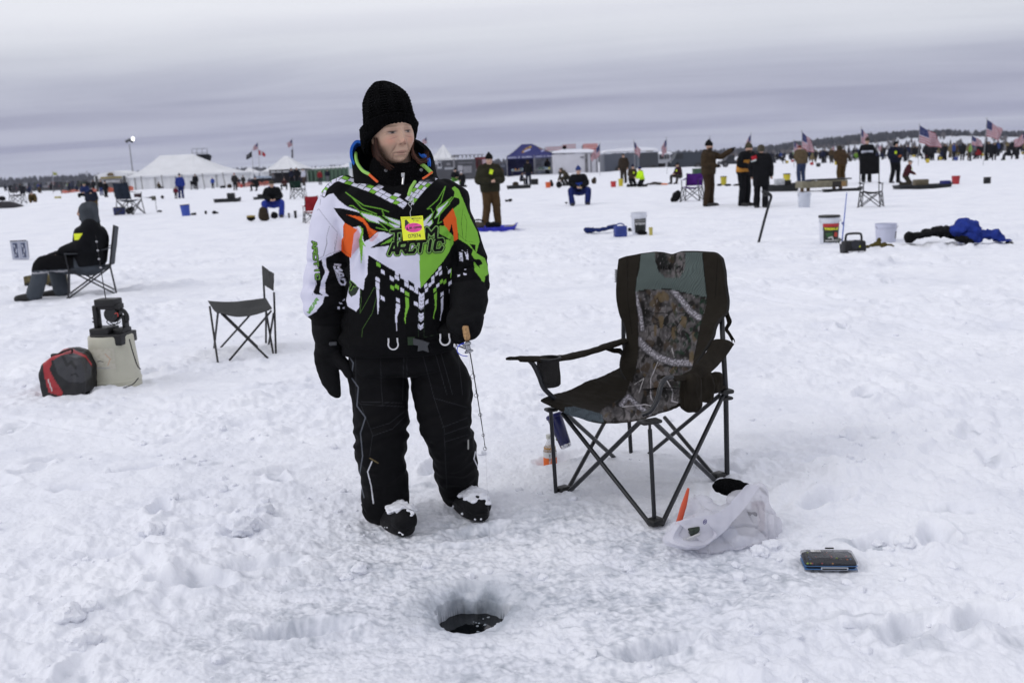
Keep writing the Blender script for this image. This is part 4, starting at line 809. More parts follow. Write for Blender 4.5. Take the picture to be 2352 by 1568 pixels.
limb(b, [(754, 792, -.03, .052, .8), (750, 820, -.035, .050, .7), (757, 862, -.045, .041, .65), (767, 892, -.05, .028, .65), (773, 903, -.05, .018, .65)], n=24)
limb(b, [(770, 815, -.05, .028), (792, 840, -.065, .026), (802, 858, -.07, .020)], n=18)
me = remesh(b, .0055, 3); wrinkle(me, .005, .09, 31, (1, 1, 1.5), .002); meobj('mitten', me, mt, woman, org=WBASE)
b = MB()
limb(b, [(1076, 668, -.09, .073), (1077, 690, -.10, .072), (1075, 708, -.12, .066), (1072, 718, -.13, .058)], n=24)
limb(b, [(1072, 712, -.12, .060, .8), (1071, 735, -.15, .066, .8), (1066, 755, -.16, .060, .75), (1058, 768, -.16, .040, .8)], n=24)
limb(b, [(1052, 722, -.15, .034), (1044, 742, -.18, .033), (1056, 757, -.20, .028)], n=16)
limb(b, [(1084, 728, -.15, .030), (1078, 736, -.19, .026), (1066, 737, -.212, .020), (1054, 738, -.20, .018)], n=16)
limb(b, [(1030, 758, -.13, .040, .6), (1048, 765, -.15, .038, .6), (1066, 764, -.16, .034, .6)], n=16)
me = remesh(b, .0055, 3); wrinkle(me, .004, .08, 33, (1, 1, 1.5), .002); meobj('mitten', me, mt, woman, org=WBASE)
b = MB(); b.box(A(765, 789, Y0-.10), (.03, .014, .014), bev=.004, rz=.2); b.build('mitten_buckle', mat('buckle_plastic', (.035, .037, .042)), woman, org=WBASE)
def card(name, P00, P10, P01, nx, ny, m, base, paintf, parent=None, org=(0, 0, 0), bend=0.0, th=.0006):
    P00, P10, P01 = (np.asarray(k, float) for k in (P00, P10, P01)); u_, v_ = np.meshgrid(np.linspace(0, 1, nx), np.linspace(0, 1, ny), indexing='ij')
    nn = np.cross(P10-P00, P01-P00); nn /= np.linalg.norm(nn)
    Pg = P00+(P10-P00)*u_[..., None]+(P01-P00)*v_[..., None]+nn*(bend*np.sin(u_*pi)*np.cos(v_*2.5))[..., None]
    p = Paint(np.stack([u_.ravel(), v_.ravel()], -1), base, .006); paintf(p)
    i = np.arange(nx-1)[:, None]; j = np.arange(ny-1)[None]; Fq = np.stack([i*ny+j, i*ny+j+1, (i+1)*ny+j+1, (i+1)*ny+j], -1).reshape(-1, 4)
    V1 = Pg.reshape(-1, 3); V2 = V1-nn*th*(1 if nn[1] < 0 else -1); n_ = len(V1)
    bd = [j_ for j_ in range(ny)]+[i_*ny+ny-1 for i_ in range(1, nx)]+[(nx-1)*ny+j_ for j_ in range(ny-2, -1, -1)]+[i_*ny for i_ in range(nx-2, 0, -1)]
    E_ = [(bd[k], bd[(k+1) % len(bd)], bd[(k+1) % len(bd)]+n_, bd[k]+n_) for k in range(len(bd))]
    me = npmesh(name, np.concatenate([V1, V2])-np.asarray(org, float), np.concatenate([Fq, Fq[:, ::-1]+n_, np.array(E_)]), m, smooth=False, col=np.concatenate([p.c, p.c]))
    return link(bpy.data.objects.new(name, me), parent)
paper = vmat('printed_paper', rough=.55, bump=.1, bscale=200, spec=.4)
def ptag(p):
    K = (.03, .03, .02)
    p.poly([(.17, .14), (.25, .12), (.28, .18), (.42, .36), (.40, .38), (.30, .28), (.30, .5), (.13, .5)], K)
    q = (p.P-np.array([.53, .48]))/np.array([.38, .20]); p.put((np.hypot(q[:, 0], q[:, 1]) < 1)*1., (.80, .07, .36))
    p.line([(.06, .09), (.44, .06)], .008, (.3, .35, .02), .005); p.text('$5000', (.52, .06), (.065, 0), (0, .07), 1.3, [(.010, (.25, .27, .03))]); p.text('FISH', (.55, .17), (.05, 0), (0, .05), 1.3, [(.008, (.3, .32, .03))])
    p.text('$5.00', (.34, .45), (.05, 0), (0, .07), 1.3, [(.012, K)]); p.text('MINNOW', (.64, .44), (.035, 0), (0, .06), 1.25, [(.010, K)]); p.poly([(.22, .43), (.26, .43), (.26, .52), (.33, .54), (.33, .57), (.20, .57)], K)
    for y_ in (.35, .38, .58, .62): p.line([(.35, y_), (.72, y_-.02)], .006, (.25, .02, .1), .004)
    p.text('07974', (.26, .76), (.09, 0), (0, .13), 1.28, [(.013, (.04, .05, .02))])
    p.put(((np.hypot(p.P[:, 0]-.5, p.P[:, 1]-.10) < .028))*1., (.02, .02, .02))
tg = card('tag', A(920, 498, Y0-.215), A(971, 495, Y0-.22), A(926, 553, Y0-.235), 90, 104, paper, (.78, .84, .03), ptag, bend=.006, org=A(944, 500, Y0-.215))
tg.location = A(944, 500, Y0-.215); tag(tg, "yellow number card 07974 with pink sticker hanging from the woman's jacket zip", 'tag')
b = MB(); b.tube(spline(np.array([A(944, 502, Y0-.216), A(942, 488, Y0-.20), A(945, 478, Y0-.185), A(938, 468, Y0-.175), A(944, 463, Y0-.17)]), 6), .0011, n=6); b.tube(spline(np.array([A(941, 463, Y0-.17), A(944, 452, Y0-.165), A(949, 462, Y0-.17), A(944, 472, Y0-.175)]), 6), .002, n=6)
wr = b.build('wire', mat('wire_metal', (.6, .6, .62), rough=.35, metal=1), tg, org=A(944, 500, Y0-.215))
RB = A(1069, 742, Y0-.205)
rod = empty('ice_fishing_rod', RB, 0, 'short ice rod with cork handle and spinning reel held in her mitten', 'fishing rod')
cork = mat('cork', (.40, .24, .11), rough=.85, var=.45, vscale=120, bump=.6, bscale=150)
hd = A(1072, 776, Y0-.215)-RB; P_ = np.array([A(1063, 732, Y0-.165), A(1068, 750, Y0-.212), A(1073, 776, Y0-.220)])
b = MB(); b.tube(spline(P_, 5), [.011, .012, .0125, .0125, .0125, .013, .013, .0125, .0125, .013, .0115], n=16, cap='round'); b.build('cork_handle', cork, rod, org=RB)
b = MB(); tip = A(1115, 1030, Y0-.30); q = spline(np.array([A(1073, 776, Y0-.215), A(1083, 830, Y0-.235), A(1098, 920, Y0-.265), A(1109, 990, Y0-.29), tip]), 6); b.tube(q, np.linspace(.0026, .0011, len(q)), n=8); b.build('blank', mat('rod_blank', (.012, .012, .013), rough=.3), rod, org=RB)
for (x_, y_, r_) in ((1087, 862, .0085), (1095, 906, .0075), (1104, 950, .006), (1111, 997, .005), (1115, 1028, .0065)):
    b = MB(); c = A(x_-1, y_+2, Y0-.245-.06*(y_-862)/170); a = np.linspace(0, 2*pi, 17); b.tube(np.array([c+np.array([r_*cos(t), 0, r_*sin(t)]) for t in a]), .0009, n=6); b.tube(np.array([c+np.array([0, 0, r_]), c+np.array([-.002, 0, r_+.014])]), .0008, n=5); b.build('line_guide', mat('guide_metal', (.03, .03, .035), rough=.3, metal=.8), rod, org=RB)
rc = A(1076, 803, Y0-.23)
reel = MB(); Mx = align((.25, -1, .15)); prf = [(.002, -.03), (.012, -.03), (.0165, -.025), (.0165, -.018), (.010, -.014), (.010, .0), (.0165, .004), (.0165, .010), (.010, .012), (.003, .013)]; Mr = align((.25, -.2, -1)); reel.lathe(prf, c=rc, n=28, M=Mr)
ro = reel.build('reel', mat('reel_metal', (.33, .34, .37), rough=.22, metal=.85), rod, org=RB)
b = MB(); b.tube(spline(np.array([A(1071, 778, Y0-.215), A(1068, 788, Y0-.235), A(1072, 796, Y0-.235)]), 4), .0035, n=8); b.tube(spline(np.array([A(1068, 800, Y0-.22), A(1058, 796, Y0-.20), A(1047, 793, Y0-.18)]), 4), .003, n=8); b.ell(A(1045, 793, Y0-.175), (.008, .008, .01)); b.build('reel_foot', mat('chrome', (.6, .6, .62), rough=.2, metal=1), rod, org=RB)
b = MB(); b.tube(spline(np.array([A(1079, 792, Y0-.22), A(1065, 788, Y0-.24), A(1052, 796, Y0-.24), A(1051, 808, Y0-.24), A(1061, 816, Y0-.24), A(1074, 818, Y0-.235)]), 6), .0017, n=8); b.build('bail', mat('blue_anodised', (.04, .07, .55), rough=.3, metal=.6), rod, org=RB)
b = MB(); b.tube(spline(np.array([A(1075, 803, Y0-.25), A(1081, 850, Y0-.24), A(1087, 862, Y0-.245), A(1095, 906, Y0-.26), A(1104, 950, Y0-.275), tip]), 5), .0003, n=4); b.tube(np.array([tip, tip+np.array([.0, -.03, -.35]), (tip[0]-.0, tip[1]-.06, .02)]), .00025, n=4); b.build('line', mat('fishing_line', (.25, .25, .27), rough=.4), rod, org=RB)
cH, cI, cZ = crop(1260, 600, .2934), crop(1260, 900, .3316), crop(1640, 1150, .2551)
def h_(p): return cH([p])[0]
def i_(p): return cI([p])[0]
def z_(p): return cZ([p])[0]
YF, YL, YR, YB = 3.67, 4.10, 4.20, 4.62
def gz(px, py): c = G(px, py); return hz(c[0], c[1])
CB = np.array([.53, 4.15, 0.0])
chair = empty('camp_chair', CB, 0, 'empty folding camp chair in brown and camouflage fabric with dark steel legs', 'camp chair')
steel = mat('chair_steel', (.011, .012, .015), rough=.38, var=.2, spec=.5)
plastic = mat('black_plastic', (.006, .006, .0065), rough=.45)
fab = vmat('chair_fabric', rough=.85, bump=.5, bscale=500, spec=.12, bdist=.0015)
brown = (.0175, .0145, .0105)
brownm = mat('brown_fabric', brown, rough=.88, var=.25, vscale=20, bump=.4, bscale=400, spec=.1)
FF = A(*i_((1140, 1255)), YF); LF = A(*i_((450, 1030)), YL); RR_ = A(*i_((1615, 930)), YR); RL = A(*i_((960, 745)), YB)
cF_ = A(*i_((1095, 468)), YF+.02); cL_ = A(*i_((345, 385)), YL-.02); cR_ = A(*i_((1670, 235)), YR); cB_ = A(*h_((1050, 1120)), YB)
def leg(a, b, r=.0095, nm='leg'):
    m = MB(); m.tube(np.array([a, b]), r, n=10); return m.build(nm, steel, chair, org=CB)
for a, b in ((LF, A(*i_((1020, 470)), YF+.03)), (LF, A(*i_((765, 455)), YB-.1)), (A(*i_((1105, 1240)), YF), A(*i_((440, 400)), YL-.02)), (A(*i_((1188, 1240)), YF), A(*i_((1660, 250)), YR)),
             (RR_, A(*i_((1130, 465)), YF+.04)), (RR_+np.array([0, .03, .01]), A(*i_((1210, 430)), YB)), (A(*i_((870, 768)), YB), A(*i_((470, 405)), YL)), (A(*i_((1065, 730)), YB), A(*i_((1625, 265)), YR+.02))): leg(a, b)
leg(A(*i_((1136, 1250)), YF), A(*i_((1100, 520)), YF+.01), .0085, 'post'); leg(A(*i_((1101, 560)), YF+.01), A(*i_((1098, 470)), YF+.01), .0055, 'post')
leg(A(*i_((393, 1025)), YL-.02), A(*i_((352, 375)), YL-.02), .0085, 'post'); leg(A(*i_((960, 745)), YB), A(*i_((942, 440)), YB), .0095, 'post')
m = MB(); q = np.array([A(*i_((1683, 915)), YR+.01), A(*i_((1672, 235)), YR+.01), A(*h_((1862, 800)), YR+.03), A(*h_((1855, 640)), YR+.09), A(*h_((1835, 250)), YR+.22)]); m.tube(q, .0115, n=12); m.build('post', steel, chair, org=CB)
m = MB(); q = np.array([A(*h_((1060, 1120)), YB), A(*h_((1018, 860)), YB+.02), A(*h_((1018, 640)), YB+.03), A(*h_((1010, 200)), YB+.08)]); m.tube(q, .0105, n=12); m.build('post', steel, chair, org=CB)
for c in (FF, LF, RR_): 
    m = MB(); g = c.copy(); g[2] = max(.02, c[2]); m.box(g, (.060, .050, .030), rz=.6, bev=.010); m.build('foot', plastic, chair, org=CB)
for c, s_ in ((cR_, (.06, .05, .018)), (cR_+np.array([0, 0, -.03]), (.055, .045, .014)), (A(*i_((1100, 462)), YF-.01), (.085, .05, .014)), (A(*i_((355, 372)), YL-.03), (.05, .045, .014))):
    m = MB(); m.box(c, s_, rz=.4, bev=.006); m.build('joint', plastic, chair, org=CB)
def camo(p, mask):
    P = p.P; Q = np.column_stack([P[:, 0]*.026, P[:, 1]*.019, np.zeros(len(P))]); n = noise3(Q, 71); n2 = noise3(Q*2.3+5, 72); n3 = noise3(Q*6+9, 73)
    c = np.outer(.5+.5*np.clip(n*1.6+n3*.6, -1, 1), np.array([.16, .145, .145]))+.012
    def mx_(w, col): nonlocal c; c = c+(np.array(col)-c)*np.clip(w, 0, 1)[:, None]
    mx_(sstep(.12, .32, n2)*.9, (.010, .009, .008)); mx_(sstep(.38, .5, noise3(Q*1.7+20, 75))*.8, (.10, .075, .045)); mx_(sstep(.28, .4, noise3(Q*1.9+40, 76))*.7, (.045, .030, .018))
    mx_(sstep(.1, .3, noise3(Q*4+60, 78))*sstep(1640, 1720, P[:, 0]/.91875+0*P[:, 1])*.85, (.012, .03, .018))
    mx_(sstep(.0, .10, .10-np.abs(noise3(Q*2.4+80, 79)))*.75*sstep(-.2, .2, n), (.012, .011, .010)); mx_(sstep(.0, .05, .05-np.abs(noise3(Q*3.4+180, 83)))*.6*sstep(0, .3, n3), (.30, .28, .29))
    def branch(pl, w):
        d = p.dist(cH(pl), w+4); m_ = 1-sstep(w*.8, w*1.1, d+1.2*noise3(Q*9, 81)); bark = .35+.65*sstep(-.15, .3, noise3(np.column_stack([Q[:, 0]*9, Q[:, 1]*14, Q[:, 2]]), 82)-.25*d/w)
        mx_(m_, (.012, .011, .011)); mx_(m_*bark*sstep(w*1.1, w*.4, d), (.44, .42, .46))
    branch([(1430, 420), (1520, 520), (1580, 600), (1660, 660)], 9); branch([(1145, 850), (1210, 920), (1300, 990), (1430, 1040), (1620, 1050)], 10); branch([(1115, 450), (1160, 620), (1180, 760)], 6)
    branch([(1000, 1400), (1060, 1330), (1150, 1420), (1240, 1480)], 7)
    for pl, w, cc_ in (([(1190, 590), (1290, 625), (1550, 625)], .7, (.01, .01, .01)), ([(1280, 660), (1400, 740), (1560, 850)], .8, (.01, .01, .01)), ([(1560, 620), (1480, 720), (1400, 860)], .7, (.01, .01, .01)), ([(1330, 700), (1180, 740)], .6, (.01, .01, .01)), ([(1290, 870), (1230, 1000)], .6, (.01, .01, .01)),
                       ([(1310, 1040), (1250, 1180), (1250, 1330), (1280, 1400)], .9, (.4, .38, .4)), ([(1390, 1200), (1440, 1290), (1430, 1370), (1500, 1390)], 1.0, (.42, .4, .42)), ([(1150, 1300), (1190, 1180), (1110, 1230)], .8, (.4, .38, .38)), ([(1010, 1420), (1200, 1400), (1290, 1420)], 1.0, (.45, .43, .44)), ([(1430, 920), (1450, 1000)], .7, (.4, .38, .38))):
        d = p.dist(cH(pl), 6)+.8*noise3(Q*5, 90); mx_(1-sstep(w*.7, w*1.6, d), cc_)
    for (a, b, w, h) in ((1350, 480, 60, 45), (1340, 690, 22, 70), (1530, 700, 28, 60), (1440, 800, 18, 50), (1290, 770, 14, 50), (1300, 1270, 32, 80), (1600, 1000, 25, 60)):
        q = (P-np.array(h_((a, b))))/np.array([w, h])/.27; mx_(sstep(1.1, .7, np.hypot(q[:, 0], q[:, 1])+.5*noise3(Q*5, 91))*.8, (.125, .090, .048) if a != 1300 else (.07, .045, .025))
    p.c[mask] = c[mask]
def fold(Pg, amp, sc, seed):
    n = noise3(Pg*sc, seed); nn = np.cross(np.gradient(Pg, axis=0), np.gradient(Pg, axis=1)); nn /= np.maximum(1e-12, np.linalg.norm(nn, axis=2))[..., None]
    return Pg+nn*(amp*n)[..., None]
def sheetobj(name, Pg, th, paintf, m=fab, parent=chair, org=CB):
    b = MB(); b.sheet(Pg, th); me = b.mesh(name, [])
    if paintf: p = Paint(PR(verts(me)), brown); paintf(p); setcol(me, p.c)
    fin(me, ang=60); return meobj(name, me, m, parent, org=org)
rows_b = [((985, 168), (1868, 150)), ((972, 300), (1892, 320)), ((966, 470), (1905, 500)), ((990, 620), (1893, 610)), ((1035, 735), (1815, 720)), ((1052, 850), (1768, 850)), ((1012, 970), (1700, 960)), ((995, 1090), (1645, 1060)), ((1050, 1210), (1600, 1190)), ((1120, 1290), (1560, 1290))]
nb = len(rows_b); Lp = spline(np.array([A(*h_(a), YB+.07-.022*i-(.035 if i > 6 else 0)*(i-6)) for i, (a, b) in enumerate(rows_b)]), 14); Rp = spline(np.array([A(*h_(b), YR+.11-.022*i-(.035 if i > 6 else 0)*(i-6)) for i, (a, b) in enumerate(rows_b)]), 14)
t = np.linspace(0, 1, 150); vv = np.linspace(0, 1, len(Lp))
Pg = Lp[:, None]*(1-t)[None, :, None]+Rp[:, None]*t[None, :, None]
bn = np.array([-.35, -.535, 0]); bn /= np.linalg.norm(bn)
bow = (np.sin(t*pi)**.7)[None]*(.030+.045*sstep(.3, 1, vv))[:, None]; Pg = Pg-bn*bow[..., None]
edge = np.interp(t, [0, .06, .2, .34, .42, .5, .6, .75, .93, 1], [-.0, .010, .020, .026, .022, .012, .026, .024, .018, -.006]); Pg[..., 2] += edge[None]*(1-sstep(0, .14, vv))[:, None]
Pg = Pg+bn*(.012*np.sin(np.clip((t-.2)/.6, 0, 1)*pi)*np.exp(-((vv-.12)/.10)**2)[:, None])[..., None]
Pg = fold(Pg, .008, 9, 101); Pg = fold(Pg, .003, 28, 102)
CAMO_BACK = [(1120, 440), (1270, 415), (1500, 430), (1730, 495), (1720, 560), (1690, 680), (1650, 830), (1615, 1020), (1600, 1100), (1590, 1320), (1080, 1320), (1100, 1200), (1140, 1000), (1145, 800), (1130, 600)]
def paint_back(p):
    camo(p, p.inside(cH(CAMO_BACK)))
    mesh = p.inside(cH([(1168, 90), (1690, 90), (1700, 250), (1728, 492), (1560, 452), (1400, 416), (1200, 420), (1120, 440), (1130, 330), (1155, 250)]))
    P = p.P; dots = np.sin(P[:, 0]*2.6)*np.sin(P[:, 1]*2.6); c = np.outer(1+.35*dots, np.array([.085, .108, .102])); p.c[mesh] = c[mesh]
    k = p.c.copy(); camo(p, p.inside(cH([(1283, 90), (1545, 90), (1548, 200), (1530, 280), (1490, 325), (1380, 325), (1320, 270), (1290, 190)])))
    for q in ([(1165, 120), (1130, 300), (1120, 440), (1140, 700), (1145, 1000), (1090, 1210)], [(1690, 120), (1728, 490), (1680, 700), (1615, 1020)], [(1120, 440), (1400, 416), (1728, 492)], [(1050, 150), (1055, 500), (1090, 800)], [(1820, 160), (1800, 500)]): p.line(cH(q), .7, (.006, .005, .004))
    p.text('GANDER MTN', np.array(h_((1322, 222))), np.array([4.3, .1]), np.array([-.2, 6.5]), 1.28, [(.9, (.003, .003, .003))])
sheetobj('backrest', Pg, .014, paint_back)
m = MB(); top = Pg[0]; q = np.concatenate([Pg[::3, 0][::-1], top[::4], Pg[::3, -1]]); m.tube(q, .0062, n=8); m.build('binding', mat('binding', (.007, .006, .005), rough=.8), chair, org=CB)
s = np.linspace(0, 1, 130)[:, None, None]; tt = np.linspace(0, 1, 120)[None, :, None]     # s across (left to right), t back to front
Bk, Lt, Rt, Fr = cB_+np.array([.0, .0, .0]), A(*h_((315, 1362)), YL-.02), A(*h_((1895, 1250)), YR), A(*h_((1255, 1500)), YF+.02)
Sg = (1-s)*(1-tt)*Bk+(1-s)*tt*Lt+s*(1-tt)*Rt+s*tt*Fr
sag = np.sin(np.linspace(0, 1, 130)*pi)[:, None]*(.35+.65*np.sin(np.linspace(0, 1, 120)*pi))[None]*.075
Sg[..., 2] -= sag; Sg[..., 2] += .035*((1-np.linspace(0, 1, 130))**3)[:, None]*((1-np.linspace(0, 1, 120))**2)[None]
fe = np.sin(np.linspace(0, 1, 130)*pi)[:, None]*sstep(.9, 1, np.linspace(0, 1, 120))[None]*.03; Sg[..., 2] -= fe
Sg = fold(Sg, .007, 10, 103); Sg = fold(Sg, .0025, 30, 104)
def paint_seat(p):
    camo(p, p.inside(cH([(1090, 1150), (1650, 1100), (1500, 1300), (1480, 1400), (1330, 1460), (1250, 1500), (1130, 1540), (900, 1560), (780, 1480), (900, 1400), (1040, 1320)])))
    mesh = p.inside(cH([(520, 1425), (590, 1415), (700, 1440), (830, 1480), (860, 1560), (640, 1540), (510, 1470)])); P = p.P; dots = np.sin(P[:, 0]*2.6)*np.sin(P[:, 1]*2.6); c = np.outer(1+.35*dots, np.array([.065, .082, .095])); p.c[mesh] = c[mesh]
sheetobj('seat', Sg, .010, paint_seat)
def strip(pts, w0, w1, name='armrest', th=.008, dirv=None, seed=1):
    q = spline(np.array(pts), 8); k = len(q); T = np.gradient(q, axis=0); T /= np.linalg.norm(T, axis=1)[:, None]; side = np.cross(T, [0, 0, 1.]) if dirv is None else np.tile(dirv, (k, 1)); side /= np.linalg.norm(side, axis=1)[:, None]
    w = np.linspace(w0, w1, k)[:, None, None]; u_ = np.linspace(-.5, .5, 14)[None, :, None]; g = q[:, None]+side[:, None]*w*u_; g[..., 2] -= .012*(2*np.abs(np.linspace(-.5, .5, 14)))**3; g = fold(g, .004, 22, seed)
    m = MB(); m.sheet(g, th); return m.build(name, brownm, chair, org=CB)
strip([A(*h_((1035, 842)), YB-.02), A(*h_((880, 890)), YB-.13), A(*h_((640, 960)), YB-.30), A(*h_((450, 995)), YL+.08), A(*h_((290, 1000)), YL), A(*h_((75, 1000)), YL-.10)], .05, .085)
m = MB(); q = spline(np.array([A(*h_((200, 1010)), YL-.06), A(*h_((250, 1060)), YL-.06), A(*h_((300, 1160)), YL-.05), A(*h_((340, 1260)), YL-.04), A(*h_((430, 1350)), YL-.02)]), 6); m.tube(q, .0105, n=10); m.build('arm_tube', steel, chair, org=CB)
m = MB(); c = A(*h_((385, 1120)), YL-.01); n_ = 26; a = np.linspace(0, 2*pi, n_, endpoint=False); g = []
for k, (dz, r_) in enumerate(((-.062, .001), (-.064, .036), (-.055, .043), (-.02, .047), (.02, .048), (.054, .046), (.056, .040), (-.03, .040), (-.05, .001))):
    rr_ = r_*(1+.10*np.sin(3*a+k)+.05*np.sin(5*a)); g.append(np.column_stack([c[0]+rr_*np.cos(a), c[1]+rr_*np.sin(a)*.9, np.full(n_, c[2]+dz)]))
m.grid(np.array(g), closev=True); m.build('cup_holder', mat('cup_mesh', (.012, .011, .0105), rough=.8, var=.3, bump=.6, bscale=300), chair, org=CB)
m = MB(); g = np.linspace(0, 2*pi, 25); m.tube(np.array([c+np.array([.049*cos(t_), .046*sin(t_), .058]) for t_ in g]), .0045, n=6); m.build('cup_rim', plastic, chair, org=CB)
strip([A(*h_((1868, 850)), YR+.0), A(*h_((1800, 960)), YR-.09), A(*h_((1690, 1080)), YR-.24), A(*h_((1570, 1150)), YF+.20), A(*h_((1400, 1165)), YF+.08)], .125, .085, seed=4, dirv=np.array([.8, .5, -.25]))
m = MB(); q = spline(np.array([A(*h_((1430, 1165)), YF+.06), A(*h_((1375, 1180)), YF+.03), A(*h_((1335, 1250)), YF+.01), A(*h_((1305, 1360)), YF), A(*h_((1250, 1450)), YF), A(*h_((1180, 1485)), YF+.01)]), 6); m.tube(q, .0105, n=10, flat=.8); m.build('arm_tube', steel, chair, org=CB)
pk = MB()
for (x0_, x1_, d_, y0_, y1_, th_) in ((1530, 1640, .17, 1170, 1430, .030), (1620, 1750, .26, 1150, 1370, .034), (1720, 1850, .36, 1140, 1280, .026)):
    c = (A(*h_((x0_, y0_)), YF+d_)+A(*h_((x1_, y1_)), YF+d_+.05))/2; a_ = A(*h_((x0_, y0_)), YF+d_); b_ = A(*h_((x1_, y1_)), YF+d_+.05); pk.box(c, (abs(b_[0]-a_[0])*1.25, th_*2, abs(a_[2]-b_[2])), bev=.02, rz=.6)
me = remesh(pk, .006, 10); wrinkle(me, .014, .06, 111, (1.6, 1.6, .45), .003); meobj('side_pocket', me, brownm, chair, org=CB)
strip([A(*h_((1895, 600)), YR+.12), A(*h_((1920, 680)), YR+.10), A(*h_((1895, 740)), YR+.11), A(*h_((1925, 790)), YR+.11), A(*h_((1955, 850)), YR+.12)], .022, .008, name='strap', th=.003, dirv=np.array([1., -.3, 0]), seed=6)
strip([A(*h_((870, 905)), YB-.12), A(*h_((930, 925)), YB-.10), A(*h_((985, 930)), YB-.06), A(*h_((1010, 950)), YB-.03)], .012, .02, name='strap', th=.003, dirv=np.array([.2, .1, 1]), seed=7)
m = MB(); m.box(A(*h_((958, 305)), YB+.09), (.010, .018, .062), bev=.003)
for k in range(6): m.box(A(*h_((955, 255+k*20)), YB+.088), (.014, .020, .0035))
m.build('vent_tab', mat('pale_plastic', (.35, .36, .37), rough=.5), chair, org=CB)
def cmat0(c): return mat('pack_%d' % int(sum(c)*999), c, rough=.5)
BG = np.array([.74, 3.50, 0.0]); gb = hz(BG[0], BG[1])
bagm = bpy.data.materials.new('thin_polythene'); bagm.use_nodes = True; t_ = bagm.node_tree; pb_ = t_.nodes['Principled BSDF']; pb_.inputs['Base Color'].default_value = (.80, .80, .86, 1); pb_.inputs['Roughness'].default_value = .32; pb_.inputs['Specular IOR Level'].default_value = .5
pb_.inputs['Subsurface Weight'].default_value = .0
tr_ = N(t_, 'ShaderNodeBsdfTranslucent'); tr_.inputs[0].default_value = (.82, .82, .88, 1); tp_ = N(t_, 'ShaderNodeBsdfTransparent'); m1_ = N(t_, 'ShaderNodeMixShader'); m1_.inputs[0].default_value = .35; m2_ = N(t_, 'ShaderNodeMixShader'); m2_.inputs[0].default_value = .38
L(t_, pb_.outputs[0], m1_.inputs[1]); L(t_, tr_.outputs[0], m1_.inputs[2]); L(t_, m1_.outputs[0], m2_.inputs[1]); L(t_, tp_.outputs[0], m2_.inputs[2]); L(t_, m2_.outputs[0], t_.nodes['Material Output'].inputs[0])
wn = N(t_, 'ShaderNodeTexNoise'); wn.inputs['Scale'].default_value = 38; wn.inputs['Detail'].default_value = 4; wn.inputs['Distortion'].default_value = 1.2; tcx = N(t_, 'ShaderNodeTexCoord'); L(t_, tcx.outputs['Object'], wn.inputs['Vector']); bp_ = N(t_, 'ShaderNodeBump'); bp_.inputs['Strength'].default_value = .5; bp_.inputs['Distance'].default_value = .006; L(t_, wn.outputs[0], bp_.inputs['Height']); L(t_, bp_.outputs[0], pb_.inputs['Normal'])
bag = empty('carrier_bag', BG, 0, 'thin white plastic carrier bag slumped on the snow beside the camp chair', 'bag')
m = MB()
def bl(x, y, Y, rx, ry, rz): m.ell(A(*z_((x, y)), Y), (rx, ry, rz), n=22, k=14)
for q in ((560, 800, 3.48, .085, .075, .050), (720, 770, 3.50, .095, .09, .075), (880, 740, 3.53, .085, .085, .095), (1010, 640, 3.56, .060, .06, .090), (1100, 640, 3.58, .045, .05, .060), (900, 560, 3.56, .055, .05, .060), (960, 450, 3.58, .045, .035, .060), (1000, 350, 3.58, .028, .02, .035), (700, 560, 3.56, .055, .04, .045), (560, 560, 3.57, .07, .04, .045), (430, 500, 3.60, .05, .03, .05), (480, 640, 3.50, .08, .055, .05), (330, 740, 3.46, .060, .045, .045), (820, 400, 3.60, .04, .02, .03)): bl(*q)
me = remesh(m, .0055, 8); V = verts(me); V[:, 2] = np.maximum(V[:, 2], gb-.004); setverts(me, V)
wrinkle(me, .018, .11, 121, (1.1, 1.1, .55), .006); wrinkle(me, .007, .045, 123, (1.3, 1.3, .6)); V = verts(me); px = PR(V); Nn = norms(me); D = np.zeros(len(V)); pz = Paint(px, (0, 0, 0))
for q, a_ in (([(380, 350), (470, 480), (600, 560)], 1), ([(520, 930), (515, 780), (560, 690)], 1), ([(1010, 260), (1060, 480), (1200, 540)], -1), ([(1000, 650), (1120, 780), (1190, 780)], -1), ([(300, 890), (700, 895), (1000, 850)], 1), ([(640, 665), (860, 640), (1000, 655)], -1), ([(1140, 540), (1150, 760)], 1), ([(1100, 540), (1110, 740)], -1), ([(1170, 560), (1180, 770)], 1), ([(900, 830), (1080, 790)], 1), ([(820, 330), (960, 600)], -1), ([(600, 700), (760, 850)], 1), ([(960, 380), (1010, 600)], 1)):
    d = pz.dist(cZ(q), 8); D += a_*.010*np.exp(-(d/2.2)**2)
setverts(me, V+Nn*D[:, None]); V = verts(me); V[:, 2] = np.maximum(V[:, 2], gb-.004); setverts(me, V)
meobj('bag_body', me, bagm, bag, org=BG)
def bsheet(name, pl1, pl2, Y1, Y2, th=.0012, seed=1, n=40, mt_=bagm, amp=.006):
    a = spline(np.array([A(*z_(p), y) for p, y in zip(pl1, Y1)]), 8); b = spline(np.array([A(*z_(p), y) for p, y in zip(pl2, Y2)]), 8); k = min(len(a), len(b)); a = a[np.linspace(0, len(a)-1, k).astype(int)]; b = b[np.linspace(0, len(b)-1, k).astype(int)]
    u_ = np.linspace(0, 1, n)[None, :, None]; g = a[:, None]*(1-u_)+b[:, None]*u_; g = fold(g, amp, 26, seed); m_ = MB(); m_.sheet(g, th); return m_.build(name, mt_, bag, org=BG)
bsheet('bag_handle', [(200, 600), (400, 560), (580, 520), (700, 450), (800, 340), (900, 235), (1005, 255)], [(480, 830), (600, 760), (680, 680), (760, 590), (860, 480), (950, 350), (1010, 262)], [3.43, 3.42, 3.43, 3.46, 3.50, 3.55, 3.58], [3.40, 3.41, 3.43, 3.45, 3.48, 3.53, 3.57], seed=3)
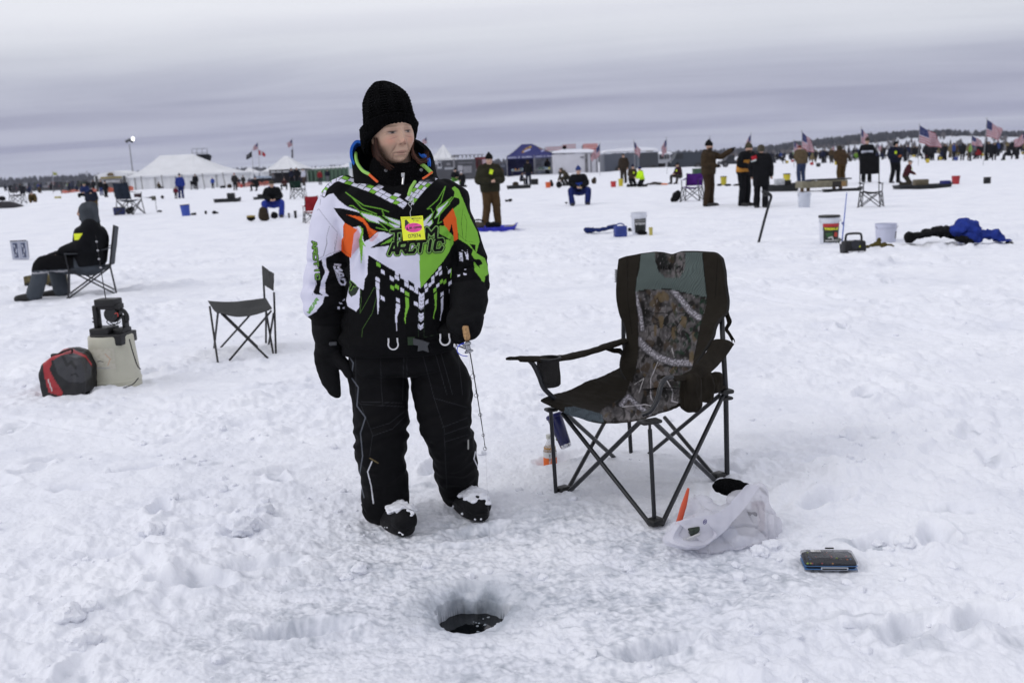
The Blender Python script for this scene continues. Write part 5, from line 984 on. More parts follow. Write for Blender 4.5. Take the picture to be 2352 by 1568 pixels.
rim = [A(*z_(p), y) for p, y in (((190, 610), 3.44), ((350, 575), 3.44), ((470, 640), 3.42), ((540, 740), 3.40), ((430, 840), 3.38), ((260, 845), 3.37), ((120, 800), 3.39), ((110, 740), 3.41))]
rim = spline(np.array(rim+[rim[0]]), 7)[:-1]; ctr = rim.mean(0); g = []
for k, (sc, dy, dz) in enumerate(((1.12, .02, -.012), (1.06, .0, .0), (.97, -.004, .004), (.80, .015, .0), (.66, .05, -.004), (.5, .09, -.01))): q = ctr+(rim-ctr)*sc+np.array([0.01*k, dy, dz]); q[:, 2] = np.maximum(q[:, 2], gb+.001); g.append(q)
m = MB(); gg = np.array(g); gg = np.concatenate([gg, gg[:, :1]], 1); m.sheet(fold(gg, .004, 30, 9), .0014); m.build('bag_mouth', bagm, bag, org=BG)
m = MB(); m.box(A(*z_((375, 690)), 3.42), (.040, .022, .030), M=rotm(.2, -.3, .3), bev=.003); o = m.build('carton', mat('dark_carton', (.02, .03, .02), rough=.5, var=.8, vscale=60), None, org=A(*z_((375, 690)), 3.42)); o.location = A(*z_((375, 690)), 3.42); tag(o, 'small dark printed carton inside the mouth of the carrier bag', 'carton')
m = MB(); m.box(A(*z_((370, 760)), 3.41), (.050, .003, .026), M=rotm(.5, -.25, .2)); m.box(A(*z_((290, 780)), 3.41), (.022, .003, .012), M=rotm(.5, .2, .2)); m.box(A(*z_((365, 755)), 3.408), (.004, .003, .014), M=rotm(.5, -.25, .2)); o = m.build('receipt', mat('receipt_paper', (.6, .6, .6), rough=.7), None, org=A(*z_((370, 760)), 3.41)); o.location = A(*z_((370, 760)), 3.41); tag(o, 'crumpled white receipt in the mouth of the carrier bag', 'receipt')
c = A(*z_((480, 602)), 3.405); m = MB(); a = np.linspace(0, 2*pi, 21); Mx_ = rotm(0, .35, 0); m.tube(np.array([c+Mx_@np.array([.0055*cos(t2)*1.0, 0, .0085*sin(t2)]) for t2 in a]), .0013, n=6); m.box(c, (.004, .001, .008), M=Mx_); m.build('printed_mark', mat('navy_ink', (.03, .02, .16), rough=.6), bag, org=BG)
for (x, y, Y_, sz, rz, c_, nm, lb) in ((620, 830, 3.50, (.13, .05, .05), .1, (.10, .14, .24), 'snack_box', 'blue-grey packet showing faintly through the foot of the carrier bag'), (860, 760, 3.54, (.10, .05, .10), -.2, (.20, .20, .22), 'lunch_box', 'pale grey box showing faintly through the middle of the carrier bag'), (1000, 620, 3.58, (.05, .03, .12), .3, (.34, .26, .27), 'food_packet', 'pinkish packet showing faintly through the right of the carrier bag')):
    c = A(*z_((x, y)), Y_); c[2] = max(c[2], gb+sz[2]/2+.004); m = MB(); m.box((0, 0, 0), sz, rz=rz, bev=.01); tag(m.build(nm, cmat0(c_), None, loc=c), lb, 'packet')
m = MB(); Y_ = 3.64
for x, y, r in ((640, 250, .030), (700, 265, .038), (770, 275, .036), (830, 285, .026), (870, 260, .014), (890, 243, .008)): m.ell(A(*z_((x, y)), Y_), (r*1.1, r*.9, r*.9), n=18, k=12)
me = remesh(m, .005, 4); wrinkle(me, .005, .03, 131, fine=.002); ho = A(*z_((740, 300)), Y_); o = meobj('knit_cap', me, black_knit, None, org=ho, loc=ho); tag(o, 'black knitted cap lying on the snow behind the carrier bag', 'hat')
m = MB(); q = spline(np.array([A(*z_((1012, 262)), 3.585), A(*z_((1050, 300)), 3.59), A(*z_((1105, 358)), 3.60)]), 6); m.tube(q, [.001, .003, .005, .006, .006, .006, .006, .006, .005, .004, .003, .002, .001], n=8, flat=.3); o = m.build('glove_cuff', black_cloth, None, org=q[0]); o.location = q[0]; tag(o, 'black cloth edge poking out behind the top of the carrier bag', 'glove')
m = MB(); q = np.array([A(*z_((215, 640)), 3.53), A(*z_((255, 500)), 3.55), A(*z_((290, 380)), 3.57), A(*z_((318, 272)), 3.59)]); q = spline(q, 6); m.tube(q, np.interp(np.linspace(0, 1, len(q)), [0, .5, .9, 1], [.011, .011, .006, .004]), n=10, flat=.35); o = m.build('ice_scoop', mat('orange_plastic', (.50, .065, .022), rough=.4), None, org=q[0]); o.location = q[0]; tag(o, 'orange-red plastic blade standing up behind the mouth of the carrier bag', 'scoop')
TB = A(*z_((1690, 1000)), 3.255); tz = hz(TB[0], TB[1]); TB = np.array([TB[0], TB[1], tz]); tk = empty('tackle_box', TB, radians(-7), 'small flat clear tackle box with blue seals lying alone on the snow', 'tackle box')
def rbox(w, d, h, z, b, nm, mt_, ins=0): m_ = MB(); m_.box((0, 0, z+h/2), (w, d, h), bev=b); return m_.build(nm, mt_, tk)
clear = mat('clear_plastic', (.08, .085, .10), rough=.12, alpha=.34, spec=.9); dark = mat('tackle_foam', (.006, .006, .007), rough=.6); blue = mat('blue_seal', (.06, .15, .33), rough=.35)
rbox(.172, .098, .030, .010, .012, 'foam_tray', dark); rbox(.1755, .1015, .0024, .022, .0011, 'seal', blue); rbox(.1755, .1015, .0024, .0105, .0011, 'seal', blue)
rbox(.178, .104, .021, .025, .010, 'lid', clear); rbox(.178, .104, .012, .0, .006, 'clear_base', clear); rbox(.142, .07, .003, .0455, .0014, 'lid_panel', clear)
m = MB(); m.box((-.040, .022, .0500), (.034, .018, .0006)); m.build('price_sticker', mat('sticker', (.62, .62, .62), rough=.5), tk)
m = MB()
for k in range(9): m.box((-.042+k*.0046, .021, .0505), (.0018 if k % 2 else .001, .012, .0006))
m.build('bar_code', mat('ink', (.02, .02, .02), rough=.6), tk)
m = MB(); m.box((.01, -.0545, .0165), (.09, .004, .010), bev=.001); m.build('latch', mat('latch_plastic', (.38, .42, .48), rough=.25), tk); m = MB(); m.box((.01, -.056, .0165), (.082, .003, .005)); m.build('latch_slot', dark, tk)
m = MB(); m.box((.012, .049, .049), (.030, .004, .005), bev=.001); m.build('hinge', plastic, tk)
for k in range(26):
    m = MB(); c = (-.078+rr.random()*.150, -.040+rr.random()*.06, .0425+rr.random()*.002); m.ell(c, (.0035, .0028, .0024), n=8, k=6); cl = rr.choice([(.45, .62, .02), (.6, .06, .12), (.5, .12, .02), (.05, .12, .3), (.10, .10, .11), (.06, .06, .07)]); m.build('lure', mat('lure_%d' % int(sum(cl)*1000), cl, rough=.3), tk)
for x, c in ((-.078, (.45, .70, .02)), (-.068, (.55, .6, .03)), (-.063, (.6, .06, .12)), (-.03, (.5, .06, .06)), (.005, (.6, .25, .03))):
    m = MB(); m.ell((x, -.046, .032), (.004, .003, .003), n=8, k=6); m.build('lure', mat('lure_%d' % int(sum(c)*1000), c, rough=.3), tk)
BO = G(*i_((350, 800))); BO[2] = hz(BO[0], BO[1])-.012; bo = empty('drink_bottle', BO, 0, 'clear bottle of orange drink with white and orange label standing in the snow', 'bottle')
m = MB(); m.lathe([(.024, 0), (.030, .006), (.031, .03), (.031, .105), (.030, .118), (.022, .140), (.0135, .155), (.0135, .17), (.001, .171)], n=24); m.build('bottle', mat('bottle_plastic', (.6, .62, .64), rough=.08, alpha=.38, spec=.8), bo)
m = MB(); m.lathe([(.022, .002), (.0285, .008), (.0285, .128), (.001, .129)], n=24); m.build('drink', mat('orange_drink', (.42, .20, .025), rough=.15, alpha=.9), bo)
m = MB(); m.lathe([(.0135, .168), (.016, .169), (.016, .186), (.001, .188)], n=20); m.build('cap', mat('pale_cap', (.55, .55, .5), rough=.4), bo)
nx, ny = 160, 60; a = np.linspace(-pi, pi, nx); z_v = np.linspace(.036, .108, ny); gx, gz2 = np.meshgrid(a, z_v, indexing='ij'); V = np.column_stack([(.0318*np.sin(gx)).ravel(), (-.0318*np.cos(gx)).ravel(), gz2.ravel()])
p = Paint(np.column_stack([gx.ravel(), gz2.ravel()]), (.70, .14, .02), .012); p.aa = .03; p.put((p.P[:, 1] > .080)*1., (.62, .62, .62)); p.P = p.P*np.array([1, 20.])
p.aa = .02; p.text('VITAMIN', (-.18, .78), (0, .14), (.26, 0), 1.3, [(.030, (.75, .75, .75))]); p.text('WATER', (-.18, 1.9), (0, .10), (.2, 0), -1.3, [(.02, (.1, .1, .1))]); p.text('XXX', (.35, .9), (0, .14), (.2, 0), 1.3, [(.03, (.8, .6, .5))])
i = np.arange(nx-1)[:, None]; j = np.arange(ny-1)[None]; Fq = np.stack([i*ny+j, (i+1)*ny+j, (i+1)*ny+j+1, i*ny+j+1], -1).reshape(-1, 4); link(bpy.data.objects.new('label', npmesh('label', V, Fq, paper, col=p.c)), bo)
t0, t1 = A(*i_((372, 405)), 4.52), A(*i_((470, 655)), 4.47); tu = empty('tumbler', t1, 0, 'navy insulated tumbler leaning in the snow behind the camp chair', 'tumbler'); d = t0-t1; Ln = np.linalg.norm(d); Mt = align(d)
m = MB(); m.lathe([(.024, .0), (.027, .006), (.036, Ln*.86), (.036, Ln*.9)], n=28, M=Mt); m.build('cup_body', mat('navy_steel', (.012, .014, .075), rough=.25, spec=.6), tu)
m = MB(); m.lathe([(.037, Ln*.88), (.040, Ln*.9), (.040, Ln*.97), (.034, Ln), (.001, Ln*1.01)], n=28, M=Mt); m.build('lid', mat('navy_lid', (.012, .012, .09), rough=.35), tu)
m = MB(); m.lathe([(.001, -.004), (.018, -.004), (.025, -.001), (.0275, .008), (.0275, .014)], n=28, M=Mt); m.build('base_ring', mat('chrome', (.6, .6, .62), rough=.2, metal=1), tu)
m = MB()
for k in range(9): a_ = -1.7+.16*(k % 5); zz_ = Ln*(.30+.035*(k % 4)); rr_ = .027+.009*zz_/Ln/.86+.0008; cpt = Mt@np.array([rr_*cos(a_), rr_*sin(a_), zz_]); m.ell(cpt, (.003, .003, .006), n=8, k=5, M=Mt)
m.build('leaf_print', mat('lime_print', (.16, .25, .02), rough=.5), tu)
FIG = 'anglers out on the ice'
SK = (.50, .32, .24)
def hor(x): return 379-.0425*(x-1176)
POSES = {
 'stand': dict(hip=(0, 0, .93), chest=(0, 0, 1.28), neck=(0, 0, 1.47), head=(0, -.01, 1.62), el=((-.27, .03, 1.16), (.27, .03, 1.16)), ha=((-.27, -.06, .92), (.27, -.06, .92)), kn=((-.11, -.03, .50), (.11, -.03, .50)), an=((-.12, .02, .08), (.12, .02, .08)), top=1.80),
 'fiddle': dict(hip=(0, 0, .93), chest=(0, 0, 1.28), neck=(0, -.01, 1.47), head=(0, -.03, 1.61), el=((-.29, .0, 1.14), (.29, .0, 1.14)), ha=((-.05, -.28, 1.12), (.07, -.28, 1.13)), kn=((-.11, -.04, .50), (.13, -.03, .50)), an=((-.16, .02, .08), (.16, .02, .08)), top=1.80),
 'reach': dict(hip=(0, 0, .93), chest=(0, 0, 1.28), neck=(0, -.01, 1.47), head=(0, -.03, 1.62), el=((-.25, .0, 1.14), (.24, -.26, 1.34)), ha=((-.10, -.26, 1.10), (.20, -.58, 1.50)), kn=((-.10, -.02, .50), (.10, -.03, .50)), an=((-.10, .03, .08), (.11, .0, .08)), top=1.80),
 'hunch': dict(hip=(0, .03, .92), chest=(0, -.04, 1.26), neck=(0, -.10, 1.42), head=(0, -.16, 1.52), el=((-.25, -.06, 1.12), (.25, -.06, 1.12)), ha=((-.08, -.28, 1.05), (.08, -.28, 1.05)), kn=((-.11, -.03, .50), (.11, -.03, .50)), an=((-.11, .02, .08), (.11, .02, .08)), top=1.70),
 'sit': dict(hip=(0, .06, .45), chest=(0, -.02, .80), neck=(0, -.08, .98), head=(0, -.12, 1.12), el=((-.27, -.10, .72), (.27, -.10, .72)), ha=((-.09, -.36, .62), (.09, -.36, .62)), kn=((-.30, -.36, .50), (.30, -.36, .50)), an=((-.25, -.42, .08), (.25, -.42, .08)), top=1.29),
 'chairsit': dict(hip=(0, .06, .42), chest=(0, .10, .78), neck=(0, .10, .98), head=(0, .07, 1.12), el=((-.27, .02, .70), (.27, .02, .70)), ha=((-.08, -.25, .62), (.08, -.25, .62)), kn=((-.12, -.40, .52), (.14, -.50, .48)), an=((-.13, -.36, .08), (.15, -.66, .08)), top=1.29),
 'crouch': dict(hip=(0, .18, .50), chest=(0, -.10, .80), neck=(0, -.24, .92), head=(0, -.33, .98), el=((-.24, -.25, .62), (.24, -.25, .62)), ha=((-.16, -.42, .38), (.12, -.42, .38)), kn=((-.20, -.22, .48), (.20, -.22, .48)), an=((-.18, .02, .08), (.18, .02, .08)), top=1.12),
 'kneel': dict(hip=(0, .12, .48), chest=(0, .0, .82), neck=(0, -.04, 1.0), head=(0, -.08, 1.13), el=((-.26, -.04, .72), (.26, -.04, .72)), ha=((-.08, -.30, .58), (.08, -.30, .58)), kn=((-.14, -.12, .10), (.14, -.12, .10)), an=((-.14, .32, .08), (.14, .32, .08)), top=1.30)}
_cm = {}
def cmat(c, kind='cloth'):
    k = (kind,)+tuple(round(x, 3) for x in c)
    if k not in _cm: _cm[k] = mat('%s_%d' % (kind, len(_cm)), c, rough=.85 if kind == 'cloth' else .5, var=.25, vscale=9, bump=.3 if kind == 'cloth' else 0, bscale=90, spec=.12 if kind == 'cloth' else .4)
    return _cm[k]
def figure(loc, face, pose, s, label, jacket, pants, hat=None, hatc=(.01, .01, .01), boots=(.012, .012, .012), gloves=None, hood=None, bulk=1.0, det=1, long=0, badge=None, vest=None, extra=None, beard=False, group=FIG):
    p = POSES[pose]; V3 = lambda k: np.array(p[k], float); vox = {1: .030, 2: .020, 3: .014}[det]
    o = empty('person', loc, radians(face)); hip, ch, ne, he = V3('hip'), V3('chest'), V3('neck'), V3('head'); S_ = lambda q: [np.array(v)*s for v in q]
    sh = [ne+np.array([sx*.185, .02, -.06]) for sx in (-1, 1)]; hp = [hip+np.array([sx*.095, 0, -.01]) for sx in (-1, 1)]
    b = MB()
    b.ell(he+np.array([0, 0, .0]), (.076, .095, .115), n=20, k=14); b.ell(he+np.array([0, -.090, -.012]), (.015, .022, .024), n=8, k=6); b.ell(he+np.array([0, -.055, -.075]), (.045, .035, .035), n=10, k=8)
    b.tube(np.array([he+np.array([0, .02, -.05]), ne, ch, hip]), [.052, .060, .10, .10], n=12)
    for i in (0, 1):
        b.tube(np.array([sh[i], np.array(p['el'][i]), np.array(p['ha'][i])]), [.05, .042, .032], n=10)
        h = np.array(p['ha'][i]); d = h-np.array(p['el'][i]); d /= np.linalg.norm(d)
        b.ell(h+d*.04, (.036, .036, .045), n=10, k=8)
        if det > 1:
            sx = -1 if i == 0 else 1
            for k in range(4): q = h+d*.07+np.array([(k-1.5)*.018*(1 if abs(d[0]) < .7 else .3), 0, (k-1.5)*.016*(1 if abs(d[0]) >= .7 else .2)]); b.tube(np.array([q, q+d*.035+np.array([0, -.008, -.006]), q+d*.05+np.array([-sx*.004, -.02, -.018])]), [.0095, .009, .007], n=6)
            b.tube(np.array([h+d*.02, h+d*.05+np.array([-sx*.035, -.01, 0]), h+d*.08+np.array([-sx*.035, -.02, 0])]), [.012, .011, .009], n=6)
        b.tube(np.array([hp[i], np.array(p['kn'][i]), np.array(p['an'][i])]), [.08, .055, .045], n=10)
    me = remesh(b, vox*.8, 2); V = verts(me)
    c = np.tile(np.array(SK), (len(V), 1)); hl = V-he
    if beard: c[(hl[:, 2] < -.03) & (hl[:, 1] < .02) & (hl[:, 2] > -.16) & (np.abs(hl[:, 0]) < .08)] = (.03, .02, .015)
    for sx in (-1, 1): c[(np.hypot(hl[:, 0]-sx*.030, hl[:, 2]-.012) < .013) & (hl[:, 1] < -.04)] = (.05, .035, .03)
    c[(np.abs(hl[:, 0]) < .024) & (np.abs(hl[:, 2]+.055) < .006) & (hl[:, 1] < -.04)] = (.25, .10, .08)
    setverts(me, V*s); setcol(me, c); me.name = 'body'; 
    me.materials.clear(); me.materials.append(vmat('skin_far', rough=.55, bump=0.0, spec=.3)); me.polygons.foreach_set('use_smooth', np.full(len(me.polygons), True))
    bd = bpy.data.objects.new('person', me); link(bd); bd.location = tuple(loc); bd.rotation_euler = (0, 0, radians(face)); bpy.data.objects.remove(o); tag(bd, label, 'person', group)
    def part(nm, m, mt_, v=vox, sm=3, wr=.010, sc=.14):
        me = remesh(m, v, sm)
        if wr: wrinkle(me, wr, sc, len(label), fine=wr*.3)
        setverts(me, verts(me)*s); return meobj(nm, me, mt_, bd)
    b = MB(); k = bulk; up = (ch-hip); hem = hip-np.array([0, 0, .06+long]) if pose not in ('sit', 'chairsit', 'crouch', 'kneel') else hip+np.array([0, 0, .0])
    b.loft([(*hem, .19*k, .135*k), (*(hip+up*.15), .195*k, .145*k), (*(hip+up*.6), .205*k, .150*k), (*ch, .215*k, .150*k), (*(ch*.35+ne*.65), .205*k, .125*k), (*(ne*1.0-np.array([0, 0, .02])), .12, .10), (*(ne+np.array([0, 0, .05])), .085, .085)], n=28, p=2.3, sub=3)
    for i in (0, 1):
        e, h = np.array(p['el'][i]), np.array(p['ha'][i]); P_ = spline(np.array([sh[i]*.8+ch*.2+np.array([0, 0, .04]), sh[i], sh[i]*.5+e*.5, e, e*.5+h*.5, h]), 4); b.tube(P_, np.interp(np.linspace(0, 1, len(P_)), [0, .2, .6, 1], [.085, .088, .074, .056])*k**.7, n=14, cap='round')
    jo = part('jacket', b, cmat(jacket)) if not callable(jacket) else part('jacket', b, jacket())
    b = MB(); b.ell(hip-np.array([0, 0, .02]), (.175*k, .135*k, .12), n=18, k=12)
    for i in (0, 1):
        P_ = spline(np.array([hp[i], hp[i]*.45+np.array(p['kn'][i])*.55, np.array(p['kn'][i]), np.array(p['kn'][i])*.5+np.array(p['an'][i])*.5, np.array(p['an'][i])]), 4); b.tube(P_, np.interp(np.linspace(0, 1, len(P_)), [0, .3, .55, 1], [.105, .092, .080, .078])*k**.6, n=14, cap='round')
    part('trousers', b, cmat(pants), wr=.012)
    for i in (0, 1):
        a_ = np.array(p['an'][i]); kn_ = np.array(p['kn'][i]); td = np.array([0, -1., 0]) if pose != 'kneel' else np.array([0, .3, -.2]); b = MB()
        b.tube(np.array([a_+np.array([0, .0, .06]), a_+np.array([0, .01, -.02])]), [.062, .062], n=12, cap='round'); b.tube(np.array([a_+td*(-.04)+np.array([0, 0, -.03]), a_+td*.08+np.array([0, 0, -.030]), a_+td*.20+np.array([0, 0, -.038])]), [.058, .062, .052], n=12, cap='round')
        part('boot', b, cmat(boots, 'leather'), v=vox*.9, sm=1, wr=0)
    if hat:
        b = MB(); hh = he+np.array([0, .012, .045])
        if hat == 'beanie': b.loft([(*(hh+np.array([0, 0, -.02])), .088, .108), (*(hh+np.array([0, 0, .02])), .092, .112), (*(hh+np.array([0, 0, .06])), .082, .098), (*(hh+np.array([0, .01, .10])), .055, .065), (*(hh+np.array([0, .01, .125])), .03, .03)], n=20, sub=3); b.ell(hh+np.array([0, .01, .13]), (.028, .028, .025))
        elif hat == 'cap': b.loft([(*(hh+np.array([0, 0, -.01])), .086, .105), (*(hh+np.array([0, 0, .04])), .084, .10), (*(hh+np.array([0, 0, .075])), .05, .06)], n=20, sub=3); b.ell(hh+np.array([0, -.12, -.005]), (.065, .06, .010))
        elif hat == 'brim': b.loft([(*(hh+np.array([0, 0, -.01])), .086, .105), (*(hh+np.array([0, 0, .06])), .078, .092), (*(hh+np.array([0, 0, .085])), .05, .06)], n=20, sub=3); b.ell(hh+np.array([0, 0, -.005]), (.155, .165, .012))
        else: b.loft([(*(hh+np.array([0, .02, -.10])), .095, .10), (*(hh+np.array([0, .01, -.02])), .100, .115), (*(hh+np.array([0, 0, .04])), .092, .112), (*(hh+np.array([0, .01, .085])), .05, .06)], n=20, sub=3)
        part('hat', b, cmat(hatc), v=vox*.7, sm=2, wr=.004)
    if hood:
        b = MB(); q = he+np.array([0, .045, .015]); a = np.linspace(-.35*pi, 1.35*pi, 22)
        if hood[0] == 'up': b.loft([(*(ne+np.array([0, .03, .0])), .13, .12), (*(q+np.array([0, 0, -.06])), .118, .125), (*(q+np.array([0, 0, .03])), .118, .13), (*(q+np.array([0, .01, .10])), .085, .10), (*(q+np.array([0, .02, .13])), .03, .04)], n=22, sub=3)
        else: b.loft([(*(ne+np.array([0, .06, -.04])), .13, .08), (*(ne+np.array([0, .08, .03])), .14, .09), (*(ne+np.array([0, .08, .08])), .11, .07)], n=20, sub=2)
        part('hood', b, cmat(hood[1]), v=vox*.8, sm=3, wr=.006)
    if gloves:
        for i in (0, 1):
            h = np.array(p['ha'][i]); d = h-np.array(p['el'][i]); d /= np.linalg.norm(d); b = MB(); b.tube(np.array([h-d*.03, h+d*.03, h+d*.08, h+d*.125]), [.046, .050, .044, .026], n=10, cap='round'); b.tube(np.array([h+d*.02, h+d*.05+np.array([.035*(-1 if i else 1), -.02, 0]), h+d*.085+np.array([.035*(-1 if i else 1), -.02, 0])]), [.02, .017, .014], n=8, cap='round'); part('glove', b, cmat(gloves), v=vox*.7, sm=1, wr=0)
    if vest:
        b = MB(); b.loft([(*(hip+up*vest[1]), .202*k, .152*k), (*(hip+up*.6), .214*k, .158*k), (*(ch-up*vest[2]), .222*k, .156*k)], n=28, p=2.3, sub=3); part('vest', b, cmat(vest[0]), wr=.008)
    if badge:
        b = MB(); q = ch+np.array([badge[0], -.150*k-.03, badge[1]]); b.box(q*s, (.085*s, .008, .11*s), M=rotm(-.1, .3, 0)); b.build('badge', cmat((.62, .85, .02), 'card'), bd)
    if extra: extra(bd, s)
    return bd
def stand_scale(px, pyb, pyt, top=1.80):
    g = G(px, pyb); d = np.linalg.norm(g-CAM); return g, abs(pyb-pyt)*(g[1]/1.0)/FPX/top
def fig(px, pyb, pyt, pose, face, label, *a, **k):
    g, s = stand_scale(px, pyb, pyt, POSES[pose]['top']); s = min(1.18, max(.5, s)); return figure((g[0], g[1], hz(g[0], g[1])-.01), face, pose, s, label, *a, **k)
K1 = (.006, .0065, .008); NV = (.008, .010, .022); BR = (.060, .036, .016); OL = (.022, .021, .012); BL = (.018, .045, .27)
g = np.array([*G(150, 682)[:2], 0]); L0 = np.array([g[0]+.26, g[1]+.10, hz(g[0]+.26, g[1]+.1)-.01])
def belly(bd, s):
    b = MB(); b.box((.318*s, -.02*s, .82*s), (.012, .11*s, .085*s), M=rotm(0, -.12, -.15), bev=.004); b.build('number_card', cmat((.70, .78, .03), 'card'), bd)
man = figure(L0, -72, 'chairsit', .93, 'man in grey hood and black and grey bib suit sitting sideways in a folding chair', K1, (.045, .052, .062), hood=('up', (.055, .062, .072)), gloves=K1, det=3, bulk=1.5, extra=belly, beard=True)
for ch_ in list(man.children):
    if ch_.name.startswith('trousers'):
        me = ch_.data; V = verts(me)/.93; c = np.tile((.062, .072, .085), (len(V), 1)); c[(V[:, 2] > .40) & (V[:, 1] < -.12)] = (.006, .006, .007); c[(V[:, 2] > .36) & (V[:, 2] < .385) & (V[:, 1] < -.2)] = (.4, .4, .42); setcol(me, c); me.materials.clear(); me.materials.append(vmat('bib_cloth', rough=.85, bump=.3, bscale=120, spec=.1))
STEEL = steel
def quad_chair(loc, face, label, cloth, w=.56, seat=.42, back=.86, arms=True, group='folding camp chairs', s=1.0, r=.010, name='camp_chair', hollow=False):
    o = empty(name, loc, radians(face), label, 'camp chair', group); F_ = [(-w/2, -w/2), (w/2, -w/2), (w/2, w/2), (-w/2, w/2)]; q = [np.array([x*.86*s, y*.86*s, seat*s]) for x, y in F_]; f = [np.array([x*1.0*s, y*1.0*s, .012]) for x, y in F_]
    for i in range(4):
        j = (i+1) % 4
        for a, b in ((f[i], q[j]), (f[j], q[i])): m = MB(); m.tube(np.array([a, b]), r*s, n=8); m.build('leg', STEEL, o)
        m = MB(); m.box(f[i], (.05*s, .05*s, .025*s), bev=.008); m.build('foot', plastic, o)
        tp = q[i]+np.array([0, .10*s if i > 1 else -.02*s, (back-seat)*s if i > 1 else (.20*s if arms else 0)])
        m = MB(); m.tube(np.array([f[i]+np.array([0, 0, .0]), q[i], tp]), r*s, n=8); m.build('post', STEEL, o)
    u_ = np.linspace(0, 1, 16); g = np.array([[(q[0]*(1-a)*(1-b)+q[1]*a*(1-b)+q[3]*(1-a)*b+q[2]*a*b)+np.array([0, 0, -.07*s*sin(a*pi)*(.4+.6*sin(b*pi))]) for b in u_] for a in u_]); m = MB(); m.sheet(fold(g, .005, 9, 3), .008); m.build('seat', cloth, o)
    tb = [q[3]+np.array([0, .10*s, (back-seat)*s]), q[2]+np.array([0, .10*s, (back-seat)*s])]; g = np.array([[((q[3]*(1-a)+q[2]*a)*(1-b)+(tb[0]*(1-a)+tb[1]*a)*b)+np.array([0, .05*s*sin(a*pi), -.02*s*sin(a*pi)*b]) for b in np.linspace(.05 if not hollow else .5, 1, 16)] for a in u_]); m = MB(); m.sheet(fold(g, .005, 9, 4), .008); m.build('backrest', cloth, o)
    if arms:
        for i, j in ((0, 3), (1, 2)): a_, b_ = q[i]+np.array([0, -.03*s, .20*s]), q[j]+np.array([0, .04*s, .24*s]); g = np.array([[a_*(1-t1_)+b_*t1_+np.array([x, 0, -.02*sin(t1_*pi)]) for x in (-.035*s, 0, .035*s)] for t1_ in np.linspace(0, 1, 8)]); m = MB(); m.sheet(g, .01); m.build('armrest', cloth, o)
    return o
quad_chair((L0[0]+.03, L0[1]+.04, L0[2]), -68, 'grey folding chair under the man in the grey hood', mat('grey_canvas', (.050, .056, .064), rough=.85, bump=.3), back=.86, w=.56, seat=.36)
c = G(88, 668); o = empty('gear_box', (c[0]+.05, c[1]+.15, hz(*c[:2])), radians(-4), 'low camouflage box beside the boots of the man in the grey hood', 'box'); m = MB(); m.box((0, 0, .085), (.46, .30, .13), bev=.012); cm = mat('camo_paint', (.075, .060, .022), rough=.7, var=.85, vscale=14); m.build('body', cm, o)
for x in (-.16, .16): m = MB(); m.lathe([(.001, -.02), (.035, -.02), (.035, .02), (.001, .02)], n=14, M=rotm(pi/2, 0, 0), c=(x, -.16, .03)); m.build('wheel', plastic, o)
c = G(50, 598); o = empty('bait_bag', (c[0], c[1], hz(*c[:2])), .1, 'upright pale grey and black printed bag alone on the snow at the left edge', 'bag')
def pbait(p):
    for x in (.12, .6):
        p.poly([(x, .12), (x+.3, .12), (x+.27, .9), (x+.04, .9)], (.08, .10, .17)); p.line([(x+.08, .25), (x+.2, .5), (x+.1, .8)], .03, (.5, .52, .6)); p.line([(x+.2, .2), (x+.1, .6), (x+.22, .85)], .025, (.03, .03, .05))
    p.poly([(0, 0), (1, 0), (1, .06), (0, .06)], (.04, .04, .045)); p.poly([(.48, 0), (.55, 0), (.58, 1), (.5, 1)], (.30, .32, .40))
w_, h2_ = .30, .36
card('front', (-w_/2, -.06, h2_), (w_/2, -.06, h2_), (-w_/2+.02, -.09, 0), 50, 60, paper, (.42, .44, .52), pbait, o, bend=.012); m = MB(); m.box((0.01, 0, .175), (.27, .09, .34), bev=.02, taper=.95); m.build('bag_body', mat('grey_paper', (.22, .23, .28), rough=.7), o)
cS = crop(0, 480, .35714)
def s_(x, y, Y): return A(*cS([(x, y)])[0], Y)
SB = np.array([-2.08, 7.85, 0.]); st = empty('folding_stool', SB, 0, 'small folding stool with short backrest and dark grey canvas seat', 'stool')
tubem = mat('thin_black_steel', (.008, .008, .009), rough=.4)
for a, b in (((1468, 800, 7.8), (1525, 1195, 7.55)), ((1525, 850, 7.6), (1495, 1125, 8.1)), ((1550, 850, 7.65), (1875, 1162, 7.55)), ((1560, 848, 7.65), (1800, 1080, 8.1)), ((1755, 855, 7.85), (1545, 1088, 8.15)), ((1900, 830, 7.75), (1605, 1178, 7.5)), ((1862, 825, 8.05), (1862, 1090, 8.15)), ((1915, 850, 7.75), (1878, 1085, 8.1)), ((1862, 830, 8.05), (1915, 1145, 7.75)), ((1918, 700, 7.8), (1932, 1145, 7.75)), ((1840, 520, 8.1), (1852, 760, 8.05))):
    m = MB(); m.tube(np.array([s_(*a), s_(*b)]), .0085, n=8); m.build('leg', tubem, st, org=SB)
cn = [s_(1455, 765, 7.95), s_(1515, 845, 7.60), s_(1905, 815, 7.75), s_(1862, 745, 8.05)]; u_ = np.linspace(0, 1, 30); g = np.array([[(cn[0]*(1-a)*(1-b)+cn[3]*a*(1-b)+cn[1]*(1-a)*b+cn[2]*a*b)+np.array([0, 0, -.045*sin(a*pi)*(.3+.7*b)]) for b in u_] for a in u_]); m = MB(); m.sheet(fold(g, .006, 9, 5), .006); m.build('seat', mat('stool_canvas', (.030, .031, .031), rough=.85, bump=.4), st, org=SB)
